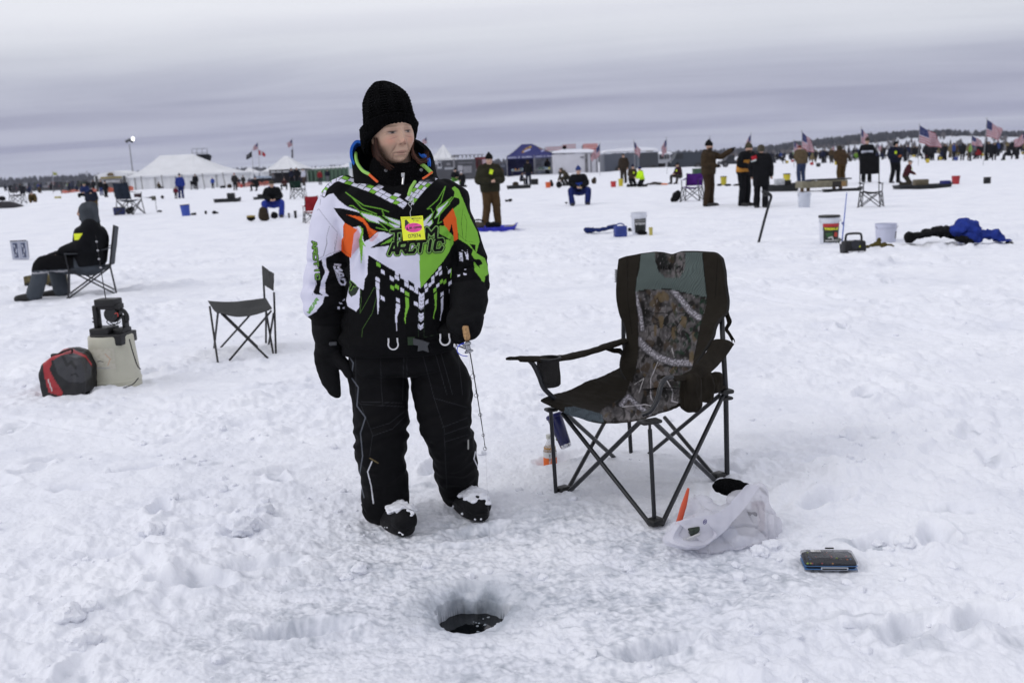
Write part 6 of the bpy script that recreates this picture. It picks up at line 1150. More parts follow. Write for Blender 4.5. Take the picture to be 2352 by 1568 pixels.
cn = [s_(1838, 515, 8.1), s_(1918, 570, 7.80), s_(1915, 690, 7.80), s_(1845, 640, 8.08)]; g = np.array([[(cn[0]*(1-a)*(1-b)+cn[3]*(1-a)*b+cn[1]*a*(1-b)+cn[2]*a*b)+np.array([-.02*sin(a*pi), .03*sin(a*pi), 0]) for b in u_] for a in u_]); m = MB(); m.sheet(fold(g, .006, 14, 6), .007); m.build('backrest', _mats['stool_canvas'], st, org=SB)
BK_ = G(267, 884); BK_[2] = hz(BK_[0], BK_[1])-.02; bu = empty('bucket', BK_, 0, 'cream plastic bucket turned upside down with peeling sticker, black heater standing on it', 'bucket'); k_ = BK_[1]/FPX
cream = mat('cream_plastic', (.46, .45, .36), rough=.42, var=.10, vscale=5, bump=.15, bscale=20)
m = MB(); R1, R0, Hh = 50*k_, 58*k_, 124*k_; m.lathe([(R0-.004, 0), (R0, .004), (R0, .05), (R0+.003, .052), (R0+.003, .062), (R0-.002, .066), (R1+.002, Hh-.05), (R1, Hh-.01), (R1-.006, Hh), (R1-.02, Hh), (R1-.03, Hh-.03), (.001, Hh-.03)], n=64); m.build('shell', cream, bu)
def psticker(p):
    n = noise3(np.column_stack([p.P*7, np.zeros(len(p.P))]), 5); p.put(sstep(.0, .25, n)*.6, (.42, .40, .30)); p.line([(.4, .6), (.5, .58), (.6, .62)], .02, (.08, .08, .08)); p.line([(.7, .25), (.85, .5), (.75, .8)], .02, (.5, .35, .25)); p.line([(.1, .9), (.8, .93)], .01, (.2, .25, .35))
nx, ny = 60, 50; a = np.linspace(-.75, .45, nx); zv = np.linspace(.62*Hh, .97*Hh-.06, ny)[::-1]; gx, gy = np.meshgrid(a, np.linspace(.80*Hh, .42*Hh, ny), indexing='ij'); rad = R0+(R1-R0)*gy/Hh+.0035
p = Paint(np.column_stack([((gx+.75)/1.2).ravel(), np.tile(np.linspace(0, 1, ny), nx)]), (.50, .48, .40), .01); psticker(p); V = np.column_stack([(rad*np.sin(gx)).ravel(), (-rad*np.cos(gx)).ravel(), gy.ravel()]); i = np.arange(nx-1)[:, None]; j = np.arange(ny-1)[None]; link(bpy.data.objects.new('sticker', npmesh('sticker', V, np.stack([i*ny+j, i*ny+j+1, (i+1)*ny+j+1, (i+1)*ny+j], -1).reshape(-1, 4), paper, col=p.c)), bu)
m = MB(); q = [s_(905, 1030, BK_[1]-R1-.01)-BK_, s_(930, 1120, BK_[1]-R0-.02)-BK_, s_(960, 1210, BK_[1]-R0+.02)-BK_, s_(985, 1240, BK_[1]-R0+.03)-BK_]; m.tube(spline(np.array(q), 6), .004, n=6); m.build('handle_cord', plastic, bu)
m = MB(); q = [s_(970, 1300, BK_[1]-R0)-BK_, s_(920, 1350, BK_[1]-R0-.03)-BK_, s_(800, 1385, BK_[1]-R0-.05)-BK_]; m.tube(spline(np.array(q), 6), .004, n=6); m.build('lower_cord', plastic, bu)
HT = s_(800, 1045, BK_[1]); HT[2] = BK_[2]+Hh-.035; ht_ = empty('heater', HT, radians(-8), 'black sonar unit and carrier frame standing on top of the cream bucket', 'fish finder')
def hb_(x0, x1, y0, y1, d0, d1, nm, mt_=plastic, bev=.006):
    a_ = s_(x0, y0, BK_[1])-HT; b_ = s_(x1, y1, BK_[1])-HT; m = MB(); m.box(((a_[0]+b_[0])/2, (d0+d1)/2, (a_[2]+b_[2])/2), (abs(b_[0]-a_[0]), abs(d1-d0), abs(a_[2]-b_[2])), bev=bev); return m.build(nm, mt_, ht_)
hb_(668, 815, 945, 1025, -.10, .06, 'battery_tray'); hb_(690, 920, 985, 1050, -.12, .10, 'base_tray'); hb_(815, 900, 950, 1030, -.05, .07, 'side_tray'); hb_(665, 715, 790, 950, -.06, .0, 'upright'); hb_(850, 885, 860, 960, .0, .06, 'upright')
hb_(680, 838, 748, 795, -.06, .05, 'top_shelf'); hb_(715, 760, 745, 760, -.03, .02, 'handle'); hb_(700, 860, 785, 812, -.05, .03, 'cross_bar', bev=.004)
m = MB(); m.lathe([(.001, -.05), (.052, -.05), (.058, -.04), (.058, .0), (.05, .02), (.001, .02)], n=28, M=rotm(pi/2, 0, 0), c=s_(785, 855, BK_[1])-HT); m.build('dial_housing', mat('dial_black', (.012, .012, .013), rough=.25), ht_)
m = MB(); a = np.linspace(-.4, pi*.75, 16); cc_ = s_(790, 880, BK_[1])-HT; m.tube(np.array([cc_+np.array([.062*cos(t)+.045, .0, .062*sin(t)]) for t in a]), .014, n=10, cap='round'); m.build('shroud', plastic, ht_)
m = MB(); cc_ = s_(775, 915, BK_[1]-.02)-HT; a = np.linspace(0, 4*pi, 40); m.tube(np.array([cc_+np.array([.035*cos(t)*(1+.1*sin(3*t)), .006*t, .020*sin(t)]) for t in a]), .0035, n=6); m.build('coiled_cable', plastic, ht_)
m = MB(); m.tube(spline(np.array([s_(815, 850, BK_[1]-.06)-HT, s_(835, 845, BK_[1]-.06)-HT, s_(840, 870, BK_[1]-.06)-HT]), 5), .003, n=6); m.build('red_lead', mat('red_plastic', (.45, .03, .02), rough=.4), ht_)
m = MB(); q = np.array([s_(738, 745, BK_[1]), s_(712, 590, BK_[1]), s_(690, 450, BK_[1]), s_(666, 303, BK_[1])])-HT; q = spline(q, 6); m.tube(q, np.linspace(.004, .0015, len(q)), n=6); m.build('rod_blank', tubem, ht_)
for x, y in ((673, 348), (682, 410), (690, 470), (703, 530)): m = MB(); m.ell(s_(x, y, BK_[1])-HT, (.010, .006, .008), n=8, k=6); m.build('rod_guide', mat('guide_steel', (.3, .3, .32), rough=.3, metal=.8), ht_)
for k in range(2): m = MB(); m.box(s_(655, 885+k*25, BK_[1]-.03)-HT, (.02, .02, .010), bev=.003); m.build('knob', plastic, ht_)
m = MB(); q = np.array([s_(640, 1030, BK_[1]+.02), s_(637, 1100, BK_[1]-.02), s_(632, 1200, BK_[1]-.03)]); m.tube(q, .008, n=8, flat=.4); o = m.build('ice_scoop', mat('dark_orange', (.30, .05, .015), rough=.5), None, org=q[0], loc=q[0]); tag(o, 'thin dark orange scoop blade between the cream bucket and the red bag', 'scoop')
RBG = G(166, 903); RBG[2] = hz(RBG[0], RBG[1]); rb = empty('gear_bag', RBG, 0, 'red and black soft bag with clear top pocket leaning against the cream bucket', 'bag')
m = MB(); Yb = RBG[1]
V = [(s_(x, y, Yb)-RBG)[[0, 2]] for x, y in ((352, 1425), (430, 1438), (560, 1410), (655, 1375), (652, 1300), (640, 1215), (600, 1150), (500, 1100), (400, 1128), (345, 1185), (322, 1250), (335, 1340))]; m.prism(V, -.13, .13)
me = remesh(m, .007, 36); wrinkle(me, .014, .11, 141, fine=.004); V = verts(me); px = PR(V+RBG); p = Paint(px, (.005, .005, .006)); p.poly(cS([(300, 1100), (400, 1090), (510, 1095), (560, 1130), (430, 1140), (370, 1180), (345, 1240), (380, 1310), (440, 1400), (430, 1430), (340, 1400), (300, 1250)]), (.36, .022, .028)); p.poly(cS([(510, 1100), (600, 1140), (640, 1200), (645, 1220), (600, 1160), (530, 1130)]), (.36, .022, .028)); p.line(cS([(335, 1310), (350, 1350), (365, 1390)]), 1.2, (.6, .6, .6))
pv = p.inside(cS([(365, 1180), (430, 1140), (510, 1125), (580, 1150), (640, 1220), (645, 1300), (580, 1340), (480, 1335), (400, 1280)])); p.c[pv] = (.035, .036, .040); p.line(cS([(365, 1180), (400, 1280), (480, 1335), (580, 1340), (645, 1300)]), 2.2, (.005, .005, .006)); p.line(cS([(440, 1150), (470, 1210), (500, 1190), (530, 1230)]), 3.5, (.006, .006, .007)); p.line(cS([(500, 1280), (530, 1270), (545, 1290)]), 2, (.005, .005, .006))
setcol(me, p.c); meobj('bag_body', me, vmat('bag_nylon', rough=.45, bump=.2, spec=.5), rb)
m = MB(); m.tube(spline(np.array([s_(375, 1155, Yb-.06), s_(430, 1120, Yb-.06), s_(500, 1100, Yb-.04), s_(505, 1120, Yb-.04)])-RBG, 6), .012, n=8, flat=.5); m.box(s_(385, 1145, Yb-.08)-RBG, (.05, .03, .03), bev=.008); m.build('carry_strap', plastic, rb)
def bucket(px, pyb, pyt, w, col, label, lid=None, band=None, handle=True, rough=.4, cat='bucket', paintf=None, group=None, tilt=0):
    g = G(px, pyb); k = g[1]/FPX; h = (pyb-pyt)*k; r = w*k/2; g[2] = hz(g[0], g[1])-.01; o = empty('bucket', g, 0, label, cat, group)
    m = MB(); m.lathe([(.001, .0), (r*.86, 0), (r*.87, .01), (r*.97, h*.80), (r*1.02, h*.81), (r*1.02, h*.84), (r*.98, h*.85), (r*1.0, h*.97), (r*1.04, h*.975), (r*1.04, h), (r*.97, h), (r*.95, h*.9), (r*.84, .02), (.001, .02)], n=32, M=rotm(0, tilt, 0)); m.build('shell', mat('pail_%d_%d_%d' % tuple(int(c*99) for c in col), col, rough=rough, var=.08), o)
    if lid: m = MB(); m.lathe([(.001, h*1.0), (r*.98, h*1.0), (r*1.06, h*.97), (r*1.06, h*1.02), (r*1.0, h*1.05), (.001, h*1.05)], n=32, M=rotm(0, tilt, 0)); m.build('lid', mat('lid_%d' % int(sum(lid)*999), lid, rough=.5), o)
    if handle: m = MB(); a = np.linspace(0, pi, 12); m.tube(np.array([(r*1.05*cos(t), -r*.25-.02*sin(t), h*.88-r*.55*sin(t)*.8) for t in a]), max(.003, k*.35), n=5); m.build('handle', STEEL, o)
    if paintf:
        nx, ny = 70, 60; gx, gy = np.meshgrid(np.linspace(-1.15, 1.15, nx), np.linspace(h*.76, h*.06, ny), indexing='ij'); rad = r*(.87+.10*gy/h/.8)+.004; V = np.column_stack([(rad*np.sin(gx)).ravel(), (-rad*np.cos(gx)).ravel(), gy.ravel()]); p = Paint(np.column_stack([((gx+1.15)/2.3).ravel(), np.tile(np.linspace(0, 1, ny), nx)]), col, .012); paintf(p); i = np.arange(nx-1)[:, None]; j = np.arange(ny-1)[None]
        link(bpy.data.objects.new('label', npmesh('label', V, np.stack([i*ny+j, i*ny+j+1, (i+1)*ny+j+1, (i+1)*ny+j], -1).reshape(-1, 4), paper, col=p.c)), o)
    return o
WP = (.60, .62, .68)
def pb1(p):
    p.poly([(.18, .05), (.92, .02), (.92, .9), (.18, .95)], (.012, .014, .014)); p.text('XXX', (.25, .12), (.16, 0), (0, .08), 1.3, [(.02, (.25, .25, .25))]); p.text('STEAM', (.24, .30), (.10, 0), (0, .10), 1.25, [(.02, (.5, .5, .5))])
bucket(1468, 538, 487, 36, WP, 'white open bucket with black label beside blue cloth, upright in the snow', paintf=pb1)
def pb2(p):
    p.poly([(.08, .0), (.92, .0), (.90, 1), (.1, 1)], (.012, .018, .012)); p.poly([(.08, .0), (.92, 0), (.92, .17), (.08, .17)], (.42, .03, .03)); p.text('TACKLE', (.16, .24), (.09, 0), (0, .08), 1.25, [(.02, (.70, .70, .03))]); p.poly([(.62, .45), (.8, .5), (.78, .72), (.6, .68)], (.45, .04, .02)); p.poly([(.2, .5), (.5, .45), (.55, .7), (.3, .75)], (.03, .09, .03)); p.line([(.35, .75), (.5, .7), (.55, .82)], .03, (.6, .6, .6)); p.line([(.2, .9), (.8, .88)], .025, (.5, .5, .5))
bucket(1904, 556, 494, 46, WP, 'white bucket with black lid and red, yellow and green printed label', lid=(.008, .008, .008), paintf=pb2)
def pb3(p): p.poly([(.80, .25), (1, .22), (1, .8), (.82, .75)], (.02, .02, .03))
bucket(2034, 558, 514, 48, (.52, .54, .66), 'plain pale bucket standing between yellow gloves and the blue jacket', lid=None, paintf=pb3)
bucket(1847, 476, 441, 29, (.50, .53, .60), 'translucent white bucket standing alone below the long tan crate', rough=.3)
bucket(428, 497, 472, 21, (.03, .07, .36), 'blue bucket with black cloth on top standing on open snow', lid=(.008, .008, .009), tilt=-.06)
bucket(1662, 426, 406, 14, (.42, .36, .02), 'small yellow bucket with dark lid behind the man in brown', lid=(.02, .02, .02)); bucket(1807, 427, 400, 16, (.50, .42, .02), 'tall yellow bucket with black lid near the black sled', lid=(.01, .01, .01))
bucket(1409, 430, 416, 13, (.45, .03, .03), 'bright red bucket beside the yellow one near standing brown angler'); bucket(1426, 428, 411, 11, (.50, .42, .02), 'yellow bucket right beside the bright red bucket')
bucket(1259, 432, 419, 12, (.60, .10, .02), 'small orange bucket in front of a black bag'); bucket(2195, 421, 402, 18, (.34, .02, .025), 'dark red bucket standing alone at the right'); bucket(555, 433, 426, 6, (.40, .03, .02), 'tiny red bucket near the big tent')
bucket(184, 483, 477, 8, (.40, .42, .05), 'small yellow-green tub behind the grey hood', handle=False); bucket(183, 455, 449, 7, (.35, .38, .06), 'small yellow-green tub beside the bending angler', handle=False)
bucket(1495, 540, 521, 9, (.42, .36, .08), 'small yellow can standing beside the white bucket', handle=False, cat='can')
bucket(664, 498, 487, 5, (.12, .12, .11), 'small grey thermos flask beside the seated angler in blue overalls', handle=False, cat='flask', lid=(.02, .02, .02)); bucket(679, 499, 482, 6.5, (.01, .01, .012), 'tall black flask standing next to the grey flask', handle=False, cat='flask', lid=(.01, .01, .01))
def blob(name, label, cat, Y, pts, mt_, vox=.02, wr=.02, sc=.2, smooth=5, flat=True, kind=None, sy=1.0, group=None):
    k = Y/FPX; m = MB()
    for q in pts: m.ell(A(q[0], q[1], Y+(q[4] if len(q) > 4 else 0)), (q[2]*k, max(q[2], q[3])*k*.8*sy, q[3]*k), n=16, k=10)
    me = remesh(m, vox, smooth); wrinkle(me, wr, sc, int(pts[0][0]), fine=wr*.4); c0 = A(pts[0][0], pts[0][1], Y); V = verts(me)
    if flat: gz_ = hz(c0[0], c0[1])-.01; V[:, 2] = np.maximum(V[:, 2], gz_); setverts(me, V); c0[2] = gz_
    o = meobj(name, me, mt_, None, org=c0, loc=c0); tag(o, label, cat, group); return o
blk = cmat((.006, .006, .007)); navy = cmat((.012, .022, .10)); royal = cmat((.018, .036, .22)); brn = cmat((.032, .024, .016)); olv = cmat((.075, .060, .018)); grn = cmat((.03, .10, .02))
Yj = G(1385, 533)[1]
blob('folded_coat', 'crumpled navy blue coat lying on the snow left of the blue box', 'clothing', Yj, [(1356, 528, 14, 7), (1372, 528, 12, 5), (1388, 526, 13, 5), (1404, 521, 12, 7), (1412, 516, 7, 4)], navy, .018, .03, .16)
blob('hand_strap', 'black frayed strap end beside the crumpled navy coat', 'strap', Yj, [(1343, 527, 3, 2), (1347, 532, 3, 2)], blk, .01, .006, .1)
g = G(1425, 543); k_ = g[1]/FPX; o = empty('tote_box', (g[0], g[1], hz(*g[:2])-.01), radians(12), 'blue open handled box between the navy coat and the white bucket', 'box'); m = MB(); m.box((0, 0, .11), (.22, .16, .20), bev=.012); m.build('body', cmat((.025, .045, .22), 'hard'), o); m = MB(); a = np.linspace(0, pi, 14); m.tube(np.array([(.08*cos(t), 0, .20+.055*sin(t)) for t in a]), .012, n=8); m.build('handle', cmat((.025, .045, .22), 'hard'), o)
blob('knit_cap', 'black cap lying against the foot of the white open bucket', 'hat', G(1474, 537)[1]-.25, [(1472, 534, 10, 5), (1480, 535, 7, 4)], blk, .012, .008, .1); blob('glove', 'black glove lying between the blue box and the white bucket', 'glove', G(1450, 530)[1], [(1446, 527, 5, 5), (1453, 531, 5, 3)], blk, .012, .008, .1)
Yb2 = G(2200, 562)[1]
blob('snow_pants', 'black bib trousers laid out on the snow beside the blue jacket', 'clothing', Yb2, [(2094, 545, 13, 11), (2112, 541, 17, 11), (2134, 536, 18, 12), (2156, 531, 18, 12), (2176, 532, 15, 11), (2192, 534, 12, 9)], blk, .016, .055, .13, smooth=8, sy=1.6)
blob('snow_jacket', 'royal blue and black jacket thrown down on the snow at the right', 'clothing', Yb2-.1, [(2196, 526, 17, 12), (2212, 518, 16, 11), (2230, 526, 19, 13), (2222, 542, 18, 12), (2240, 552, 14, 12), (2256, 538, 19, 10), (2276, 541, 17, 10), (2296, 549, 14, 9), (2308, 556, 10, 7)], royal, .016, .060, .12, smooth=8, sy=1.6)
blob('jacket_cuff', 'black cuff of the blue jacket sprawling over the snow', 'clothing', Yb2-.15, [(2316, 562, 9, 8), (2322, 559, 5, 5)], blk, .014, .01, .1); blob('jacket_lining', 'black lining of the blue jacket folded across it', 'clothing', Yb2-.30, [(2206, 550, 16, 7), (2226, 556, 12, 5)], blk, .016, .03, .10)
blob('work_glove', 'pair of mustard yellow gloves lying before the pale bucket', 'glove', G(2020, 572)[1], [(1992, 567, 6, 4), (2003, 563, 7, 4), (2015, 560, 8, 5), (2019, 551, 5, 6), (2030, 563, 9, 5), (2044, 565, 9, 4), (2052, 567, 4, 4)], olv, .012, .012, .08)
g = G(1960, 581); o = empty('fish_finder', (g[0], g[1], hz(*g[:2])-.01), radians(4), 'black boxy fish finder with carry handle and white lettering', 'fish finder'); m = MB(); m.box((0, 0, .09), (.29, .17, .18), bev=.025, taper=1.08); m.build('case', cmat((.006, .006, .007), 'hard'), o)
m = MB(); q = spline(np.array([(-.115, 0, .16), (-.11, 0, .24), (-.08, 0, .275), (.08, 0, .275), (.11, 0, .24), (.115, 0, .16)]), 5); m.tube(q, .016, n=8); m.build('handle', cmat((.006, .006, .007), 'hard'), o)
m = MB(); m.lathe([(.001, .0), (.062, .0), (.062, .02), (.001, .025)], n=24, M=rotm(pi/2, 0, 0), c=(-.01, -.075, .135)); m.build('dial', cmat((.02, .022, .03), 'hard'), o); m = MB(); m.box((.045, -.090, .105), (.03, .01, .022)); m.build('button', cmat((.55, .6, .05), 'hard'), o)
def pvx(p): p.text('VEXILAR', (.06, .2), (.10, 0), (0, .6), 1.28, [(.045, (.55, .55, .58))])
card('lettering', (-.12, -.099, .05), (.12, -.099, .05), (-.12, -.097, .008), 60, 16, paper, (.01, .01, .011), pvx, o)
g = G(1932, 579); q0 = np.array([g[0], g[1], hz(*g[:2])]); rd = empty('fishing_rod', q0, 0, 'thin blue fishing rod standing upright beside the printed bucket', 'fishing rod'); m = MB(); q = np.array([q0, A(1936, 535, g[1]), A(1945, 442, g[1])])-q0; m.tube(spline(q, 5), [.009]*5+list(np.linspace(.009, .006, 6)), n=8); m.build('blank', cmat((.06, .12, .45), 'hard'), rd)
m = MB(); m.tube(np.array([A(1930, 560, g[1])-q0, A(1931, 580, g[1])-q0]), .011, n=8); m.build('butt', cmat((.01, .01, .01), 'hard'), rd); m = MB(); m.lathe([(.001, -.03), (.03, -.03), (.02, 0), (.03, .03), (.001, .03)], n=16, c=A(1927, 552, g[1]-.03)-q0, M=rotm(.3, .6, 0)); m.tube(np.array([A(1927, 552, g[1]-.03)-q0, A(1920, 558, g[1]-.05)-q0]), .005, n=6); m.build('reel', cmat((.12, .13, .12), 'hard'), rd)
m = MB(); m.ell(A(1936, 513, g[1])-q0, (.02, .02, .02), n=8, k=6); m.build('line_guide', cmat((.1, .12, .3), 'hard'), rd); m = MB(); m.tube(np.array([A(1937, 520, g[1])-q0, A(1930, 500, g[1])-q0, A(1925, 515, g[1])-q0]), .0025, n=4); m.build('line', cmat((.1, .1, .12), 'hard'), rd)
g = G(1742, 556); q0 = np.array([g[0], g[1], -.02]); m = MB(); q = spline(np.array([q0, A(1756, 505, g[1]), A(1766, 470, g[1]), A(1771, 452, g[1]), A(1764, 445, g[1]), A(1752, 440, g[1])])-q0, 6); m.tube(q, np.interp(np.linspace(0, 1, len(q)), [0, .55, .75, 1], [.022, .022, .030, .024]), n=12, cap='round'); o = m.build('ice_auger', cmat((.010, .012, .014), 'hard'), None, loc=q0); tag(o, 'black bent auger shaft standing in the snow beyond the camp chair', 'auger')
m = MB(); m.ell(A(1757, 446, g[1]-.02)-q0, (.045, .05, .03), n=14, k=8, M=rotm(0, .6, 0)); m.build('grip', cmat((.006, .006, .006), 'hard'), o)
g = G(1132, 530); k_ = g[1]/FPX; q0 = np.array([g[0], g[1], hz(*g[:2])-.02]); sd = empty('sled', q0, radians(-2), 'long royal blue plastic sled in front of the man in the olive jacket', 'sled'); W_ = 57*k_
def sled(o, w, d, h, mt_, nose=.12):
    m = MB(); n_ = 26; a = np.linspace(0, 2*pi, 48, endpoint=False); rows = []
    for z, ins in ((0, .10), (.01, .04), (h, 0), (h+.012, -.015), (h+.012, .02), (h*.4, .06), (.03, .12), (.025, .9)): cx_, sx_ = np.cos(a), np.sin(a); rows.append(np.column_stack([np.sign(cx_)*np.abs(cx_)**.35*(w-ins), np.sign(sx_)*np.abs(sx_)**.45*(d-min(ins, d*.9)), z+nose*np.maximum(0, (np.abs(cx_)**.35*np.sign(cx_))-.85)*3*(ins < .2)]))
    m.grid(np.array(rows), closev=True); m.f.append(tuple(range(48))[::-1]); m.m.append(0); m.f.append(tuple(7*48+i for i in range(48))); m.m.append(0); return m.build('tub', mt_, o)
sled(sd, W_, .35, .10, cmat((.03, .035, .42), 'hard'))
m = MB(); a = np.linspace(0, 2*pi, 17); c0 = A(1077, 505, g[1])-q0; m.tube(np.array([c0+np.array([.055*cos(t), 0, .075*sin(t)]) for t in a]), .02, n=8); m.build('rear_handle', cmat((.03, .035, .42), 'hard'), sd)
blob('gear_bag', 'brown camouflage bag with round top handle on the blue sled', 'bag', g[1]+.05, [(1097, 518, 13, 10), (1086, 520, 7, 7), (1106, 518, 7, 9)], mat('camo_bag', (.055, .042, .028), rough=.8, var=.8, vscale=5), .02, .02, .2, flat=False)
m = MB(); c0 = A(1097, 511, g[1]); a = np.linspace(0, pi, 12); m.tube(np.array([(13*k_*cos(t), 0, 6*k_*sin(t)) for t in a]), .018, n=8); o = m.build('bag_handle', blk, None, loc=c0); o.parent = bpy.data.objects[[x.name for x in bpy.data.objects if x.name.startswith('gear_bag') and x.parent is None][-1]]; o.location = Vector(c0)-o.parent.location
blob('gear_bag', 'glossy black squarish bag riding on the blue sled', 'bag', g[1]+.05, [(1122, 517, 8, 9), (1134, 517, 9, 9), (1144, 518, 7, 8)], blk, .02, .01, .2, flat=False)
m = MB(); q = np.array([A(1158, 520, g[1]), A(1172, 519, g[1]), A(1178, 518, g[1]), A(1190, 512, g[1])]); m.tube(q-q[0], [.014, .014, .012, .009], n=8); o = m.build('scoop', cmat((.40, .36, .10), 'hard'), None, loc=q[0]); tag(o, 'pale yellow skimmer with wire handle at the right end of the blue sled', 'scoop'); m = MB(); m.lathe([(.001, -.05), (.07, -.04), (.10, .05), (.09, .05), (.06, -.03)], n=20, c=A(1168, 524, g[1])-q[0]); m.build('bowl', cmat((.35, .36, .38), 'hard'), o)
olive = fig(1130, 524, 352, 'fiddle', 12, 'man in olive jacket, brown trousers and black knit hat standing by a blue sled', OL, BR, hat='beanie', hatc=(.006, .006, .006), det=3, bulk=1.22, badge=(.0, .06), hood=('down', OL), boots=BR)
fig(1628, 472, 323, 'reach', 52, 'tall man in brown coveralls and black hat stretching one arm out to the right', (.040, .027, .015), (.034, .021, .012), hat='beanie', hatc=(.006, .006, .006), det=3, bulk=1.2, gloves=K1, hood=('down', (.018, .015, .012)), beard=True)
fig(1710, 471, 328, 'hunch', 35, 'man in orange vest over black suit with camouflage hat', K1, K1, hat='beanie', hatc=(.05, .045, .03), det=3, bulk=1.15, vest=((.42, .19, .035), .0, .05), beard=True)
d_ = fig(1748, 474, 328, 'stand', 155, 'man in long black coat with red and white shoulder patch seen from behind', K1, K1, hat='hood', hatc=(.07, .062, .045), det=3, bulk=1.2, long=.25)
b = MB(); b.box((.15*1.0, .20, 1.36), (.16, .02, .10), M=rotm(0, .25, -.35), bev=.008); b.build('shoulder_patch', cmat((.33, .02, .03)), d_); b = MB(); b.box((.16*1.0, .203, 1.28), (.17, .02, .04), M=rotm(0, .25, -.35), bev=.008); b.build('shoulder_stripe', cmat((.45, .5, .5)), d_)
fig(1840, 420, 333, 'hunch', 190, 'man in tan work coat and blue jeans standing with his back turned', (.085, .062, .036), (.030, .042, .085), hat='cap', hatc=(.12, .02, .02), det=2, bulk=1.2)
fig(1932, 424, 334, 'hunch', 200, 'person in brown coveralls with dark hood seen from behind', (.048, .030, .016), (.055, .033, .012), hat='hood', hatc=(.035, .03, .02), det=2, bulk=1.25)
fig(1990, 420, 319, 'stand', -10, 'man in black suit with a white panel across the chest', K1, K1, hat='beanie', hatc=(.05, .04, .03), det=2, bulk=1.1, vest=((.42, .44, .52), .78, .02))
fig(2055, 420, 323, 'fiddle', 8, 'man in dark suit with yellow badge and orange cuffs', NV, K1, hat='hood', hatc=(.008, .008, .009), det=2, bulk=1.15, badge=(-.1, .0), gloves=(.30, .09, .03))
fig(2085, 424, 365, 'kneel', 60, 'person in maroon jacket and camouflage cap kneeling beside a long sled', (.050, .012, .016), (.03, .026, .018), hat='cap', hatc=(.10, .09, .065), det=2, bulk=1.1, badge=(-.05, .0))
fig(1330, 469, 381, 'sit', 0, 'angler in black and blue suit sitting facing the camera with yellow badge', K1, (.012, .020, .10), hat='beanie', hatc=(.03, .05, .16), det=3, bulk=1.3, badge=(.06, -.2), vest=((.020, .05, .30), .2, .15))
fig(1300, 428, 386, 'crouch', -60, 'camouflaged angler crouching behind the blue-suited angler', (.05, .042, .028), (.02, .02, .018), hat='hood', hatc=(.06, .05, .035), det=2)
fig(1433, 420, 352, 'stand', -25, 'man in dark brown clothes and brimmed hat in front of the grey trailer', (.030, .022, .016), (.028, .021, .016), hat='brim', hatc=(.04, .033, .022), det=2, bulk=1.15)
fig(1394, 398, 359, 'stand', 180, 'distant dark figure standing by the left end of the grey trailer', (.022, .023, .03), (.02, .02, .025), hat='cap', det=1)
fig(1453, 430, 379, 'kneel', 20, 'kneeling angler in brown jacket with yellow badge and navy hat', (.045, .032, .02), K1, hat='beanie', hatc=(.008, .01, .03), det=2, badge=(0, 0))
fig(1472, 430, 384, 'kneel', -60, 'kneeling angler in bright yellow safety jacket', (.50, .80, .02), K1, hood=('down', (.02, .03, .2)), hat='beanie', hatc=(.01, .015, .08), det=2)
fig(1560, 421, 373, 'sit', -60, 'angler in maroon sleeves sitting hunched on a bucket', (.035, .014, .02), (.03, .026, .022), hat='beanie', hatc=(.01, .01, .012), det=2, badge=(0, 0))
fig(1552, 388, 361, 'stand', 0, 'distant tan-coated figure behind the snow-topped vehicle', (.09, .07, .04), (.05, .04, .03), hat='cap', det=1)
fig(1214, 424, 367, 'stand', 170, 'dark-clothed person standing over the sled near the navy canopy', K1, NV, hat='hood', hatc=(.03, .022, .016), det=2, bulk=1.1)
fig(1198, 424, 396, 'sit', 70, 'person in navy sitting beside the dark figure near the canopy', NV, K1, hat='beanie', hatc=K1, det=1)
fig(1178, 402, 370, 'stand', 10, 'person with red hat behind the table under the navy canopy', K1, K1, hat='beanie', hatc=(.25, .03, .03), det=1)
fig(1258, 405, 364, 'stand', 200, 'person in dark coat standing inside the navy canopy', NV, K1, hat='hood', hatc=K1, det=1)
fig(1160, 402, 384, 'sit', 30, 'small figure in yellow at the left post of the navy canopy', (.50, .40, .04), (.3, .25, .05), hat='cap', hatc=(.3, .2, .1), det=1)
fig(1046, 428, 388, 'sit', 20, 'angler in black and green sitting near the grey booth', K1, (.08, .22, .03), hat='beanie', hatc=K1, det=2, bulk=1.1, vest=((.10, .28, .03), .1, .5))
fig(1062, 430, 394, 'kneel', -30, 'angler in black suit with white hat kneeling by the green one', K1, K1, hat='beanie', hatc=(.5, .5, .55), det=2, bulk=1.3)
fig(630, 497, 412, 'sit', 12, 'angler in black jacket and royal blue overalls sitting with bowed head', K1, (.022, .038, .24), hat='brim', hatc=(.06, .052, .04), det=3, bulk=1.28, vest=((.020, .030, .19), -.1, .55), hood=('down', (.02, .035, .2)))
fig(655, 436, 408, 'sit', 0, 'angler in dark maroon sitting behind the one in blue overalls', (.05, .02, .022), K1, hat='hood', hatc=(.05, .03, .03), det=1)
fig(672, 431, 390, 'stand', 160, 'man in navy standing with his back turned, left of the white jacket', NV, K1, hat='beanie', hatc=K1, det=1); fig(684, 431, 390, 'stand', 20, 'man in black standing close beside the navy one', K1, K1, hat='cap', hatc=K1, det=1)
fig(699, 431, 392, 'stand', -40, 'man in white and black jacket beside the folded green chair', (.42, .43, .50), (.05, .035, .03), hat='beanie', hatc=K1, det=2)
fig(736, 424, 390, 'stand', 170, 'person in red jacket walking towards the portable toilets', (.17, .012, .015), (.03, .03, .035), hat='beanie', hatc=(.03, .02, .02), det=1); fig(753, 418, 385, 'stand', 10, 'person in grey and black standing near the portable toilets', NV, (.14, .14, .16), hat='hood', hatc=K1, det=1)
fig(590, 438, 405, 'sit', -20, 'angler in black sitting beyond the black sled', K1, K1, hat='beanie', hatc=K1, det=1, bulk=1.2)
